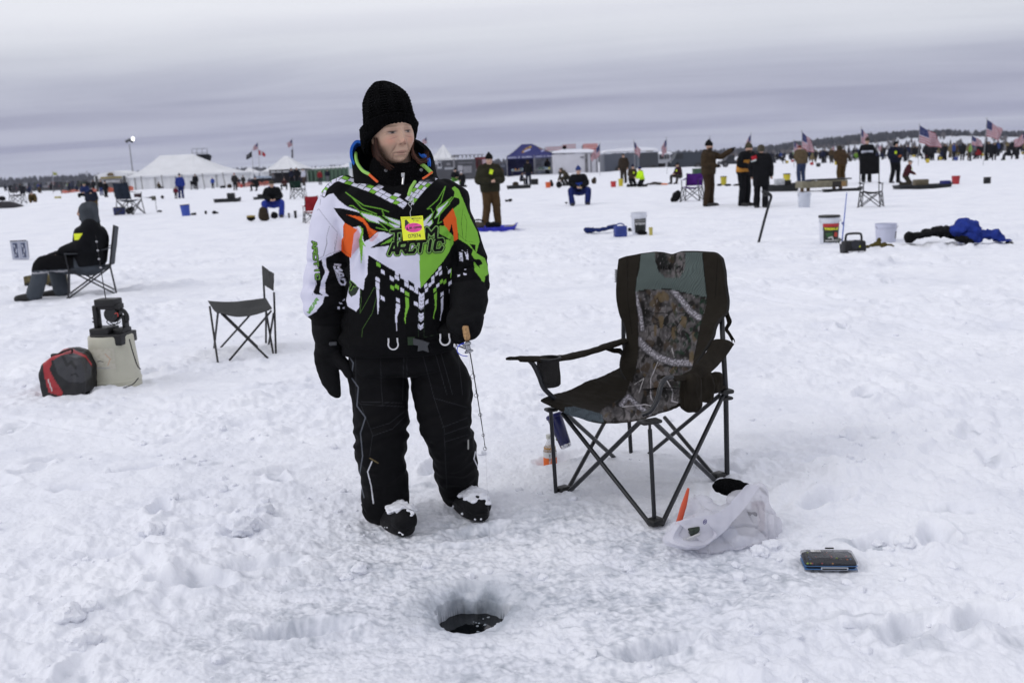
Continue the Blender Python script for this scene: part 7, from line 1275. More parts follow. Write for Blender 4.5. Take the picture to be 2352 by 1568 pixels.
fig(560, 431, 403, 'stand', 180, 'dark figure walking past the end of the big tent', (.02, .02, .018), (.02, .018, .016), hat='beanie', hatc=K1, det=1)
fig(541, 438, 397, 'stand', 30, 'man in dark clothes carrying an orange bag by the big tent', (.022, .02, .02), K1, hat='cap', hatc=(.2, .03, .03), det=1)
fig(490, 438, 412, 'stand', 0, 'child in blue jacket standing before the big tent', (.03, .06, .26), K1, hat='cap', hatc=(.2, .14, .1), det=1)
fig(451, 438, 402, 'stand', 10, 'man in long black coat standing before the big tent', K1, K1, hat='hood', hatc=K1, det=1, long=.3, bulk=1.15)
fig(417, 456, 399, 'stand', 190, 'man in royal blue and black jacket standing with a child', (.018, .035, .20), (.015, .022, .10), hat='beanie', hatc=K1, det=2, bulk=1.15); fig(405, 457, 430, 'stand', 20, 'child in maroon snowsuit beside the man in royal blue', (.09, .010, .02), (.02, .015, .015), hat='beanie', hatc=K1, det=1)
fig(367, 441, 420, 'chairsit', 60, 'angler in brown hood reclining in a low chair by the tent corner', (.05, .038, .02), K1, hat='hood', hatc=(.06, .045, .025), det=1)
fig(273, 458, 424, 'crouch', 200, 'angler in grey camouflage squatting with his back turned', (.045, .043, .036), K1, hat='hood', hatc=(.045, .043, .036), det=2, bulk=1.25)
fig(234, 450, 413, 'stand', 170, 'man in black jacket and blue jeans before the gold banner shelter', K1, (.03, .045, .13), hat='cap', hatc=(.1, .05, .04), det=1); fig(245, 458, 415, 'stand', -20, 'man all in black beside the one in blue jeans', K1, K1, hat='beanie', hatc=(.03, .03, .03), det=1)
fig(212, 484, 433, 'crouch', 195, 'angler in navy coat and tan trousers bending over a hole', NV, (.085, .055, .02), hat='hood', hatc=NV, det=3, bulk=1.25); fig(199, 462, 418, 'sit', 0, 'angler in blue with green cap and red face cover behind the bending one', (.015, .025, .09), K1, hat='cap', hatc=(.03, .06, .03), det=2, bulk=1.1)
fig(79, 473, 440, 'crouch', 10, 'angler in brown camouflage with grey hat crouching at the far left', (.07, .048, .015), (.08, .05, .018), hat='beanie', hatc=(.14, .14, .15), det=2, bulk=1.15)
def mchair(px, py, w, face, label, cloth, **k): g = G(px, py); quad_chair((g[0], g[1], hz(*g[:2])-.01), face, label, cloth, s=w*g[1]/FPX/.56, r=.013, **k)
mchair(1590, 462, 44, -25, 'purple folding chair with white trim beside the man in brown coveralls', cmat((.055, .012, .13)), back=.80)
mchair(2000, 477, 48, 150, 'tall black folding chair with dark back panel at the right', blk, back=1.35, hollow=True)
mchair(300, 492, 44, 165, 'navy folding chair beside a blue cooler bag', cmat((.014, .020, .032)), back=.92)
mchair(716, 512, 34, 200, 'red folding chair just left of the woman', cmat((.24, .016, .022)), back=1.0)
mchair(686, 458, 30, 30, 'dark green folding chair with slack seat by the man in white', cmat((.010, .030, .022)), back=.75)
mchair(42, 468, 28, -40, 'collapsed dark folding chair at the far left', cmat((.012, .012, .018)), back=.8)
mchair(447, 440, 14, 30, 'low black chair by the man in the long black coat', blk, back=.8)
g = G(275, 493); o = empty('cooler_bag', (g[0], g[1], hz(*g[:2])-.01), .05, 'navy plaid cooler bag on the snow left of the navy chair', 'bag'); m = MB(); m.box((0, 0, .16), (.46, .26, .32), bev=.03, taper=.95); m.build('body', mat('plaid', (.022, .030, .10), rough=.8, var=.7, vscale=9), o); m = MB(); m.box((0, 0, .33), (.44, .25, .02), bev=.01); m.build('lid', blk, o)
def msled(px, py, w, d, label, col, h=.10, face=0, box=None):
    g = G(px, py); o = empty('sled', (g[0], g[1], hz(*g[:2])-.02), radians(face), label, 'sled'); k = g[1]/FPX; sled(o, w*k/2, d, h, cmat(col, 'hard'))
    if box:
        for bx, bw, bh, bc, lb, ct in box: q = Vector((g[0]+bx*k*cos(radians(face)), g[1]+bx*k*sin(radians(face)), hz(*g[:2])+h*.6)); m = MB(); m.box((0, 0, bh*k/2), (bw*k, .3, bh*k), bev=.02); b = m.build(ct.replace(' ', '_'), cmat(bc, 'hard'), None, loc=q); tag(b, lb, ct)
    return o
DG = (.012, .014, .016)
msled(523, 465, 60, .4, 'dark sled with a square box on it, alone on open snow', DG, .2, box=[(9, 16, 15, DG, 'square dark box standing on the lone dark sled', 'box')])
msled(328, 462, 42, .4, 'dark sled behind the navy chair', DG, .2, box=[(-10, 14, 12, (.03, .012, .016), 'dark maroon pack lying on the sled behind the navy chair', 'pack')])
msled(19, 473, 32, .3, 'flat black sled at the far left edge', DG, .1); msled(597, 459, 28, .3, 'small dark sled left of the angler in blue overalls', DG, .15, box=[(4, 16, 8, K1, 'black pack lying on the small dark sled', 'pack')])
msled(1192, 434, 56, .4, 'black sled near the navy canopy carrying a round dark pack', DG, .22); msled(1793, 438, 76, .5, 'long black sled beside the men at the right', DG, .25, 2, box=[(-3, 20, 19, (.5, .52, .56), 'white box standing on the long black sled', 'box'), (14, 16, 15, K1, 'black case on the long black sled', 'case'), (32, 12, 8, DG, 'dark pack on the end of the long black sled', 'pack')])
msled(2118, 434, 124, .5, 'very long low sled with blue end in front of the kneeling person', DG, .14, 2, box=[(-4, 30, 15, (.12, .10, .065), 'open tan cardboard box on the very long sled', 'cardboard box'), (53, 18, 10, (.02, .025, .17), 'blue pack on the right end of the very long sled', 'pack')])
msled(1935, 441, 90, .25, 'thin black board lying between the tan crate and the tall chair', K1, .10)
g = G(1886, 438); k_ = g[1]/FPX; o = empty('crate', (g[0], g[1], hz(*g[:2])), radians(2), 'long tan crate on short legs loaded with dark gear', 'crate'); m = MB(); m.box((0, 0, 16*k_), (104*k_, .8, 15*k_), bev=.02); m.build('box_body', cmat((.17, .155, .105), 'hard'), o)
for x in (-48, -34, 25, 40): m = MB(); m.box((x*k_, -.2, 4*k_), (7*k_, .1, 9*k_), bev=.01); m.build('leg', cmat((.10, .06, .03), 'hard'), o)
m = MB(); m.box((27*k_, -.41, 15*k_), (20*k_, .03, 13*k_)); m.build('opening', cmat((.02, .016, .013), 'hard'), o); m = MB(); m.box((42*k_, -.412, 15*k_), (10*k_, .03, 11*k_)); m.build('bag_inside', cmat((.24, .15, .06), 'hard'), o)
g2 = A(1905, 406, g[1]); m = MB(); m.box((0, 0, 0), (92*k_, .5, 3*k_), bev=.01); b = m.build('board', cmat(DG, 'hard'), None, loc=(g2[0], g2[1], hz(*g[:2])+25.8*k_)); tag(b, 'black board lying across the tan crate', 'board')
for x, w, c, lb in ((-30, 14, (.02, .025, .06), 'navy bag on top of the tan crate, left end'), (-16, 12, (.45, .46, .5), 'white package on top of the tan crate'), (16, 38, DG, 'pile of black gear on top of the tan crate')): m = MB(); m.ell((0, 0, 0), (w*k_/2, .3, 3.2*k_), n=14, k=8); b = m.build('gear', cmat(c), None, loc=(g[0]+x*k_, g[1], hz(*g[:2])+24*k_-(0))); tag(b, lb, 'gear')
Yq = lambda x, y: G(x, y)[1]
for nm, lb, ct, x, y, pts, mt_ in (
 ('backpack', 'brown backpack standing in front of the angler in blue overalls', 'backpack', 605, 507, [(605, 495, 12, 12), (604, 484, 10, 9), (607, 501, 12, 7)], brn), ('gear_bag', 'black bag between the feet of the angler in blue overalls', 'bag', 630, 502, [(630, 495, 9, 8), (628, 491, 6, 5)], blk),
 ('gear_pack', 'black pack with yellow lid left of the brown backpack', 'pack', 577, 507, [(577, 501, 10, 6)], blk), ('gear_bag', 'black bag lying under the back of the navy chair', 'bag', 297, 491, [(297, 484, 9, 7), (303, 480, 6, 6)], blk),
 ('gear_bag', 'black bag leaning left of the purple chair', 'bag', 1551, 464, [(1552, 452, 9, 12), (1557, 447, 7, 11), (1545, 459, 6, 6)], blk), ('gear_bag', 'round black pack between the orange bucket and the crouching angler', 'bag', 1284, 432, [(1284, 424, 7, 8)], blk),
 ('gear_bag', 'olive pack right of the angler in blue', 'bag', 1364, 424, [(1364, 416, 6, 7), (1366, 411, 4, 5)], brn), ('gear_bag', 'black cone-shaped bag behind the small orange bucket', 'bag', 1267, 430, [(1267, 424, 5, 6), (1266, 418, 3, 6)], blk),
 ('round_pack', 'round dark pack sitting in the black sled by the canopy', 'pack', 1184, 430, [(1184, 423, 8, 6)], brn), ('gear_bag', 'small black gear beside the crouching brown angler', 'bag', 100, 470, [(100, 467, 6, 3)], blk),
 ('gear_bag', 'black object cast down right of the blue bucket', 'bag', 445, 495, [(444, 492, 7, 3), (448, 490, 4, 2)], blk), ('gear_bag', 'low dark gear left of centre on open snow', 'bag', 494, 492, [(492, 488, 6, 4), (499, 489, 5, 2)], blk),
 ('gear_bag', 'small dark and white gear left of the low dark gear', 'bag', 474, 493, [(473, 488, 3, 5)], blk), ('gear_bag', 'black upright bag beyond the fishing sign', 'bag', 373, 458, [(373, 453, 4, 5)], blk),
 ('boots', 'pair of small black lumps on the snow right of the man in olive', 'boots', 1168, 464, [(1163, 461, 4, 3), (1172, 460, 5, 4)], blk), ('gear_bag', 'dark gear on the snow left of the blue-suited angler', 'bag', 1301, 469, [(1301, 466, 5, 3)], blk),
 ('gear_bag', 'black bag at the far left edge of the snow', 'bag', 6, 462, [(5, 456, 8, 6)], blk), ('gear_bag', 'green gear heaped beside the big tent end', 'bag', 527, 434, [(527, 428, 6, 6)], brn), ('gear_bag', 'black gear heap left of the green gear', 'bag', 512, 434, [(512, 430, 7, 4)], blk),
 ('gear_bag', 'small black dome on the snow before the big tent', 'bag', 469, 438, [(469, 435, 4, 3)], blk), ('gear_bag', 'small red pack on the snow before the big tent', 'bag', 481, 438, [(481, 435, 4, 3)], cmat((.30, .02, .02))), ('orange_bag', 'orange bag hanging beside the man near the tent end', 'bag', 552, 420, [(552, 424, 3, 5)], cmat((.6, .22, .03))),
 ('gear_heap', 'dark clothing strewn left of the angler on the bucket', 'clothing', 1500, 426, [(1490, 423, 8, 2), (1503, 421, 9, 3), (1514, 422, 8, 3)], brn), ('orange_cloth', 'orange cloth lying among dark gear near the angler on the bucket', 'cloth', 1526, 426, [(1524, 423, 8, 2), (1530, 423, 6, 2)], cmat((.6, .14, .02))),
 ('gear_heap', 'dark low gear strewn behind the two standing men', 'gear', 1680, 428, [(1652, 425, 7, 3), (1672, 425, 9, 2), (1692, 425, 9, 2)], blk), ('gear_bag', 'dark gear lying below the fishing sign', 'bag', 368, 488, [(368, 485, 5, 3), (362, 486, 3, 2)], blk)):
    Y = Yq(x, y); blob(nm, lb, ct, Y, pts, mt_, vox=max(.025, Y*.0009), wr=.02, sc=.25, smooth=3)
g = G(577, 507); m = MB(); m.lathe([(.001, 0), (9*g[1]/FPX, 0), (10*g[1]/FPX, .02), (9*g[1]/FPX, .05), (.001, .06)], n=20); b = m.build('lid', cmat((.28, .20, .04), 'hard'), None, loc=(0, 0, 0)); pr_o = [x for x in bpy.data.objects if x.name.startswith('gear_pack')][0]; b.parent = pr_o; b.location = Vector((g[0], g[1], hz(*g[:2])+11*g[1]/FPX))-pr_o.location
for (px, py, w, h, col, lb, nm) in ((1228, 424, 16, 14, K1, 'black crate on the snow right of the canopy people', 'crate'), (1603, 404, 22, 16, (.03, .07, .04), 'dark green cooler behind the purple chair', 'cooler'), (2267, 421, 14, 15, K1, 'small black box standing alone at the far right', 'box'), (1492, 388, 24, 11, (.32, .34, .36), 'pale block of ice or plastic in front of the grey trailer', 'block')):
    g = G(px, py); k = g[1]/FPX; o = empty(nm, (g[0], g[1], hz(*g[:2])), .1, lb, nm); m = MB(); m.box((0, 0, h*k*.42), (w*k, w*k*.7, h*k*.84), bev=.03); m.build('body', cmat(col, 'hard'), o); m = MB(); m.box((0, 0, h*k*.92), (w*k*1.04, w*k*.74, h*k*.16), bev=.02); m.build('lid', cmat(tuple(c*.8 for c in col), 'hard'), o)
g = G(1517, 393); k = g[1]/FPX; m = MB(); m.lathe([(.001, 0), (9*k, 0), (11*k, 8*k), (12.5*k, 15*k), (12.5*k, 16*k), (10*k, 16*k), (9*k, 6*k), (.001, 5*k)], n=28); o = m.build('fire_barrel', cmat((.03, .026, .028), 'hard'), None, loc=(g[0], g[1], hz(*g[:2]))); tag(o, 'dark metal fire bowl in front of the snow-topped vehicle', 'fire bowl')
for (px, pyb, pyt, w, h, c, lb, nm) in ((135, 470, 452, 15, 4, (.32, .27, .03), 'yellow tip-up on a thin leg at the left', 'tip_up'), (356, 484, 451, 10, 10, (.07, .07, .055), 'small grey square sign on a thin rod', 'tip_up')):
    g = G(px, pyb); k = g[1]/FPX; o = empty(nm, (g[0], g[1], hz(*g[:2])), 0, lb, 'tip-up'); m = MB(); m.tube(np.array([(w*k*.4, 0, 0), (w*k*.3, 0, (pyb-pyt-h)*k)]), .012, n=6); m.build('leg', tubem, o); m = MB(); m.box((0, 0, (pyb-pyt-h/2)*k), (w*k, .05, h*k), bev=.01); m.build('plate', cmat(c, 'hard'), o)
def AD(x, y, d): return A(x, y, d)
def wbox(m, x0, x1, y0, y1, d, dep, bev=0.0, mi=None, base=True):
    a, b = A(x0, y1, d), A(x1, y0, d); z0 = min(a[2], 0) if base is True else a[2]; m.box(((a[0]+b[0])/2, d+dep/2, (z0+b[2])/2), (b[0]-a[0], dep, b[2]-z0), bev=bev, m=mi); return m
white_canvas = mat('white_canvas', (.68, .69, .71), rough=.8, var=.06, vscale=.6, bump=.3, bscale=1.5)
snow_roof = mat('roof_snow', (.78, .79, .84), rough=.8, var=.03)
dkm = mat('dark_paint', (.05, .055, .065), rough=.5, var=.15, vscale=1.0)
def tent(name, label, corners, ridge, eave_z, base_y, d, dep, wallm=white_canvas, ropes=0):
    (xl, yl), (xr, yr) = corners; a, b = A(xl, yl, d), A(xr, yr, d); r0, r1 = A(*ridge[0], d+dep/2), A(*ridge[1], d+dep/2); o0 = np.array([(a[0]+b[0])/2, d, 0]); o = empty(name, o0, 0, label, 'tent')
    m = MB(); x0, x1 = a[0], b[0]; ez = (a[2]+b[2])/2; nwall = 60; pts = [(x0+(x1-x0)*t, d) for t in np.linspace(0, 1, nwall)]+[(x1, d+dep*t) for t in np.linspace(0, 1, 24)[1:]]+[(x1+(x0-x1)*t, d+dep) for t in np.linspace(0, 1, nwall)[1:]]+[(x0, d+dep-dep*t) for t in np.linspace(0, 1, 24)[1:-1]]
    pts = np.array(pts); rip = .10*np.sin(np.arange(len(pts))*1.3); rows = [np.column_stack([pts, np.full(len(pts), -.1)]), np.column_stack([pts, np.full(len(pts), ez)])]; g = np.array(rows); g[:, :, 1] += rip*.6; m.grid(g, closev=True); m.build('wall', wallm, o, org=o0)
    m = MB(); c2 = np.array([(x0+x1)/2, d+dep/2]); rg = []
    rpx = np.array([r0[0], r1[0]]); rz = (r0[2]+r1[2])/2
    for k, t in enumerate(np.linspace(0, 1, 14)):
        e = pts+np.sign(pts-c2)*.25; tx = np.clip(pts[:, 0], min(rpx), max(rpx)); top = np.column_stack([tx, np.full(len(pts), d+dep/2)]); q = e*(1-t)+top*t; z = ez+.03+(rz-ez)*(t**1.35)-.12*np.sin(t*pi)*np.abs(np.sin(np.arange(len(pts))*.18)); rg.append(np.column_stack([q, z]))
    rg = [np.column_stack([pts+np.sign(pts-c2)*.25, np.full(len(pts), ez-.22)])]+rg
    m.grid(np.array(rg), closev=True); m.build('roof', wallm, o, org=o0)
    for i in range(ropes):
        m = MB(); x = x0+(x1-x0)*(i+.6)/ropes; m.tube(np.array([(x, d-.3, ez), (x+.9, d-2.6, 0)]), .06, n=6); m.build('guy_rope', cmat((.12, .115, .11), 'hard'), o, org=o0)
        m = MB(); m.tube(np.array([(x-1, d-.15, 0), (x-1, d-.15, ez)]), .07, n=6); m.build('pole', cmat((.2, .2, .19), 'hard'), o, org=o0)
    return o
tent('marquee_tent', 'large white twin-peaked marquee at the left behind the anglers', ((297, 405), (531, 397)), ((367, 357), (443, 355)), 0, 0, 148, 11, ropes=5)
tent('marquee_tent', 'white single-peak tent between the marquee and the green toilets', ((604, 395), (704, 388)), ((652, 359), (660, 359)), 0, 0, 170, 10, ropes=2)
tent('marquee_tent', 'small far white tent peak just right of the marquee', ((556, 397), (590, 396)), ((570, 385), (573, 385)), 0, 0, 230, 6)
tent('canopy_tent', 'white tent peak partly behind the green toilets', ((778, 384), (824, 382)), ((797, 375), (803, 375)), 0, 0, 190, 6)
tent('canopy_tent', 'white pointed canopy top right of the woman above the grey booth', ((986, 368), (1042, 366)), ((1017, 333), (1019, 333)), 0, 0, 118, 3.2)
def grp(name, label, cat, x, d): return empty(name, (A(x, 400, d)[0], d, 0), 0, label, cat)
def gb_(o, nm, x0, x1, y0, y1, d, dep, mt_, **k): m = MB(); wbox(m, x0, x1, y0, y1, d, dep, **k); return m.build(nm, mt_, o, org=tuple(o.location))
o = grp('shelter', 'white gabled shelter with gold and brown banner at the left', 'shelter', 254, 152)
gb_(o, 'wall', 219, 289, 404, 436, 152, 6, white_canvas); m = MB(); q = [A(x, y, 151.6) for x, y in ((216, 404), (232, 398), (262, 392), (292, 399))]; V = [np.array(p_)[[0, 2]] for p_ in q]; V = V+[V[-1]-np.array([0, .5]), V[0]-np.array([0, .5])]; m.prism(V, 151.6, 158.4); m.build('gable_roof', white_canvas, o, org=tuple(o.location))
gb_(o, 'banner', 231, 279, 405, 411, 151.5, .05, mat('gold_banner', (.22, .17, .03), rough=.6), base=False); gb_(o, 'opening', 231, 279, 412, 432, 151.7, .2, mat('shade_interior', (.16, .155, .16), rough=.8, var=.5, vscale=.8), base=False); gb_(o, 'sign_board', 236, 276, 413, 420, 151.45, .05, mat('pale_board', (.35, .35, .37), rough=.6, var=.4, vscale=1.5), base=False)
for x in (221, 285): gb_(o, 'pole', x, x+2, 404, 436, 151.5, .2, cmat((.05, .05, .05), 'hard'))
m = MB(); c = A(254, 404, 151.4); a = np.linspace(0, pi, 14); m.prism([(8*152/FPX*cos(t), 7*152/FPX*sin(t)) for t in a], -.05, .05, c=c); m.build('round_emblem', mat('brown_sign', (.11, .075, .03), rough=.6, var=.6, vscale=2), o, org=tuple(o.location))
o = grp('light_mast', 'tall floodlight mast behind the marquee with one lamp lit', 'light mast', 302, 158)
m = MB(); m.tube(np.array([A(306, 400, 158)*[1, 1, 0], A(305, 398, 158), A(297, 331, 158)]), [.14, .12, .08], n=8); m.build('mast', cmat((.25, .26, .28), 'hard'), o, org=tuple(o.location))
m = MB(); wbox(m, 290, 304, 321, 324, 158, .3, base=False); m.build('cross_arm', cmat((.08, .085, .09), 'hard'), o, org=tuple(o.location))
for x, y in ((291, 325), (297, 322), (303, 325)): m = MB(); m.ell(A(x, y, 157.8), (.26, .2, .24), n=12, k=8); m.build('lamp_head', cmat((.06, .065, .07), 'hard'), o, org=tuple(o.location))
m = MB(); m.ell(A(305.5, 319.5, 157.8), (.22, .12, .34), n=14, k=8); m.build('lit_lamp', mat('lamp_glow', (.9, .9, .85), emit=((1, .99, .95), 3.0)), o, org=tuple(o.location))
o = grp('stage_truss', 'metal truss frame with black banner rising behind the marquee', 'truss', 460, 166)
m = MB()
for x in (441, 452, 464, 476): m.tube(np.array([A(x, 374, 166), A(x, 342, 166)]), .06, n=6)
for y in (342, 352, 360): m.tube(np.array([A(441, y, 166), A(476, y-1, 166)]), .06, n=6)
m.build('frame', cmat((.30, .31, .34), 'hard'), o, org=tuple(o.location)); m = MB(); q = [A(x, y, 166)[[0, 2]] for x, y in ((452, 355), (478, 354), (484, 358), (480, 376), (474, 372), (456, 362))]; m.prism(q, 165.6, 166.6); m.build('banner', cmat((.010, .011, .014)), o, org=tuple(o.location)); m = MB(); m.tube(np.array([A(441, 374, 166)*[1, 1, 0], A(441, 374, 166)]), .1, n=6); m.tube(np.array([A(476, 374, 166)*[1, 1, 0], A(476, 374, 166)]), .1, n=6); m.build('leg', cmat((.30, .31, .34), 'hard'), o, org=tuple(o.location))
o = grp('market_stall', 'long dark trading stall with a row of pale goods between the tents', 'stall', 630, 160)
gb_(o, 'counter', 556, 622, 409, 421, 160, 2, cmat((.016, .017, .022))); gb_(o, 'awning', 618, 706, 387, 394, 163, 3, cmat((.014, .015, .018)), base=False); gb_(o, 'back_wall', 625, 704, 394, 416, 165, .2, cmat((.03, .03, .035)))
for i in range(9): gb_(o, 'parcel', 583+i*4.6, 586.4+i*4.6, 404.5, 409, 160.3, .5, cmat((.42, .50, .62), 'hard'), base=False)
for x in (620, 648, 676, 703): gb_(o, 'pole', x, x+1.2, 390, 418, 162.8, .12, cmat((.05, .05, .05), 'hard'))
gr1 = mat('toilet_green', (.05, .12, .065), rough=.5, var=.12); gr2 = mat('toilet_panel', (.022, .055, .030), rough=.5)
proto = None
for i in range(10):
    x = 710+i*9.4; d = 168-i*2.2; c = A(x, 400, d); y1 = hor(x)+CAMZ*FPX/d
    if proto is None:
        proto = empty('portable_toilet', (c[0], d, 0), 0); w = 9.2*d/FPX; m = MB(); m.box((0, .6, 1.05), (w*.86, 1.1, 2.1), bev=.05); m.build('cabin', gr1, proto); m = MB(); m.loft([(0, .6, 2.1, w*.5, .6), (0, .6, 2.2, w*.45, .55), (0, .6, 2.34, w*.2, .3)], n=16, p=4); m.build('roof', snow_roof, proto); m = MB(); m.box((0, .03, 1.0), (w*.62, .06, 1.8), bev=.02); m.build('door', gr2, proto); m = MB(); m.box((0, .02, 1.95), (w*.5, .04, .16)); m.build('vent', cmat((.25, .28, .27), 'hard'), proto); o = proto
    else: o = copy_tree(proto); o.location = (c[0], d, 0)
    tag(o, ('leftmost portable toilet of the green row' if i == 0 else 'rightmost and nearest portable toilet of the green row' if i == 9 else '%s green portable toilet from the left in the row of ten' % 'zero second third fourth fifth sixth seventh eighth ninth'.split()[i]), 'portable toilet', 'green portable toilets in a row')
o = grp('billboard', 'small pale blue billboard behind the green toilets', 'billboard', 810, 180); gb_(o, 'panel', 803, 819, 372, 387, 180, .2, mat('blue_panel', (.22, .38, .55), rough=.6, var=.4, vscale=2), base=False); gb_(o, 'legs', 810, 812, 386, 400, 180, .2, cmat((.1, .1, .1), 'hard'))
o = grp('booth_trailer', 'dark grey booth trailer with pale windows and snowy roof', 'trailer', 1040, 106); D_ = 106; gm = mat('booth_grey', (.060, .062, .072), rough=.6, var=.15, vscale=1)
gb_(o, 'wall', 984, 1092, 365, 406, D_, 3, gm); gb_(o, 'roof', 982, 1093, 361.5, 366, D_-.2, 3.4, mat('pale_roof', (.42, .42, .46), rough=.6), base=False)
for x0, x1, y0, y1, c in ((1000, 1003.5, 368, 378, (.5, .5, .53)), (1005, 1014, 371, 388, (.42, .43, .47)), (1026, 1034, 374, 380, (.2, .2, .22)), (1021, 1041, 384, 390, (.3, .31, .34)), (1052, 1062, 380, 392, (.33, .33, .36)), (1064, 1083, 381, 398, (.20, .20, .22)), (1052, 1085, 372, 376, (.14, .14, .16)), (992, 998, 390, 398, (.45, .45, .48))): f = gb_(o, 'window', x0, x1, y0, y1, D_-.08, .12, cmat(c, 'hard'), base=False)
gb_(o, 'window_shade', 1006.5, 1012.5, 374, 383, D_-.14, .08, cmat((.05, .05, .06), 'hard'), base=False); gb_(o, 'door_post', 1042, 1044, 365, 404, D_-.12, .1, cmat((.22, .22, .24), 'hard'), base=False)
m = MB(); m.tube(np.array([A(1040, 357, D_), A(1112, 355, D_)]), .04, n=6)
for x in range(1044, 1112, 9): m.tube(np.array([A(x, 362, D_), A(x, 356, D_)]), .06, n=6)
m.build('roof_rail', cmat((.10, .10, .11), 'hard'), o, org=tuple(o.location)); gb_(o, 'roof_unit', 1036, 1053, 356, 362, D_+.5, 1.2, cmat((.28, .28, .30), 'hard'), base=False)
o = grp('booth', 'narrow red booth at the right end of the grey trailer', 'booth', 1103, 107); gb_(o, 'wall', 1092, 1122, 360, 405, 107, 2.5, mat('booth_red', (.16, .018, .025), rough=.6, var=.25, vscale=1)); gb_(o, 'sign_panel', 1108, 1116, 366, 376, 106.85, .1, cmat((.45, .35, .4), 'hard'), base=False); gb_(o, 'window', 1097, 1106, 366, 380, 106.85, .1, cmat((.05, .02, .02), 'hard'), base=False); gb_(o, 'poster', 1093, 1100, 388, 397, 106.85, .1, cmat((.5, .45, .5), 'hard'), base=False)
o = grp('panel_van', 'dark parked vehicle glimpsed between the man in olive and the navy canopy', 'vehicle', 1145, 130); gb_(o, 'body', 1128, 1170, 376, 400, 130, 2, cmat((.03, .035, .06), 'hard'), bev=.2); gb_(o, 'window', 1134, 1160, 379, 385, 129.9, .1, cmat((.12, .13, .16), 'hard'), base=False)
D_ = 108; o = grp('canopy', 'navy blue pop-up canopy with white lettering and gold emblems', 'canopy', 1217, D_); nvy = mat('canopy_navy', (.026, .030, .135), rough=.7, var=.12, vscale=1)
kx = D_/FPX; x0, x1 = A(1163, 360, D_)[0], A(1276, 356, D_)[0]; ez = 2.30; rz_ = A(1210, 331, D_+1.5)[2]
ra, rb_ = A(1198, 332, D_+1.6)[0], A(1222, 330, D_+1.6)[0]
nx, ny = 150, 44; u_ = np.linspace(0, 1, nx); v_ = np.linspace(0, 1, ny); U_, V_ = np.meshgrid(u_, v_, indexing='ij'); xe = x0+(x1-x0)*U_; xr = ra+(rb_-ra)*U_; X = xe+(xr-xe)*V_; Z = ez+(rz_-ez)*V_**1.25; Y = D_+1.6*V_
p = Paint(PR(np.column_stack([X.ravel(), Y.ravel(), Z.ravel()])), (.026, .030, .135), .25)
for cx, s_g in ((1227.0-0, 1), (1247.0, -1)):
    pass
for q0, q1 in (((1200, 350), (1219, 337)), ((1238, 338), (1260, 347))):
    for t in np.linspace(0, 1, 9): c = np.array(q0)*(1-t)+np.array(q1)*t; r_ = 2.2+1.6*sin(t*pi); d_ = np.hypot(*(p.P-c).T); p.put((d_ < r_)*1., (.30, .20, .06) if int(t*8) % 3 else (.16, .05, .04))
    c = (np.array(q0)+np.array(q1))/2+np.array([1.5, 2.5]); p.line([c+np.array([-6, 2]), c+np.array([6, -2.5])], 1.7, (.35, .37, .60))
i = np.arange(nx-1)[:, None]; j = np.arange(ny-1)[None]; Fq = np.stack([i*ny+j, (i+1)*ny+j, (i+1)*ny+j+1, i*ny+j+1], -1).reshape(-1, 4); V1 = np.column_stack([X.ravel(), Y.ravel(), Z.ravel()])-np.array(o.location); V2 = V1*np.array([1, -1, 1])+np.array([0, 3.2, 0]); n_ = len(V1)
link(bpy.data.objects.new('roof', npmesh('roof', np.concatenate([V1, V2]), np.concatenate([Fq, Fq[:, ::-1]+n_]), vmat('canopy_print', rough=.7, bump=0), col=np.concatenate([p.c, np.tile((.026, .030, .135), (n_, 1))]))), o)
for xs, y_ in ((x0, D_), (x1, D_)): m = MB(); V = [(xs, D_, ez), (xs, D_+3.2, ez), ((ra if xs == x0 else rb_), D_+1.6, rz_)]; m.add(np.array(V)-np.array(o.location), [(0, 1, 2)]); m.add(np.array(V)-np.array(o.location)+[.03*(1 if xs == x0 else -1), 0, 0], [(0, 2, 1)]); m.build('roof_side', nvy, o)
def pval(p): p.text('KNIGHTS OF COLUMBUS', (.06, .28), (.036, 0), (0, .45), 1.28, [(.0085, (.45, .47, .62))]); 
p_ = card('valance', (x0, D_-.02, ez+.02), (x1-(x1-x0)*.44, D_-.02, ez+.02), (x0, D_-.02, ez-.30), 220, 12, paper, (.026, .030, .135), pval, o, org=tuple(o.location))
card('valance', (x1-(x1-x0)*.44, D_-.021, ez+.02), (x1, D_-.021, ez+.02), (x1-(x1-x0)*.44, D_-.021, ez-.30), 220, 12, paper, (.026, .030, .135), lambda p: p.text('KNIGHTS OF COLUMBUS', (.1, .28), (.036, 0), (0, .45), 1.28, [(.0085, (.45, .47, .62))]), o, org=tuple(o.location))
for xs in (x0, x1-(x1-x0)*.44, x1-.08):
    for yy in (D_, D_+3.1): m = MB(); m.box((xs+.04-o.location[0], yy-o.location[1], ez/2), (.07, .07, ez)); m.build('pole', cmat((.3, .3, .33), 'hard'), o)
m = MB(); m.box(((x0+(x1-x0)*.28)-o.location[0], 3.15, ez/2), ((x1-x0)*.56, .04, ez-.1)); m.build('back_wall', nvy, o); m = MB(); m.box((x0+.02-o.location[0], 1.6, ez/2), (.04, 3.1, ez-.1)); m.build('side_wall', nvy, o); m = MB(); m.box((x1-(x1-x0)*.22-o.location[0], 3.15, ez/2), ((x1-x0)*.44, .04, ez-.1)); m.build('clear_wall', mat('clear_wall', (.30, .32, .38), rough=.3, var=.5, vscale=2), o)
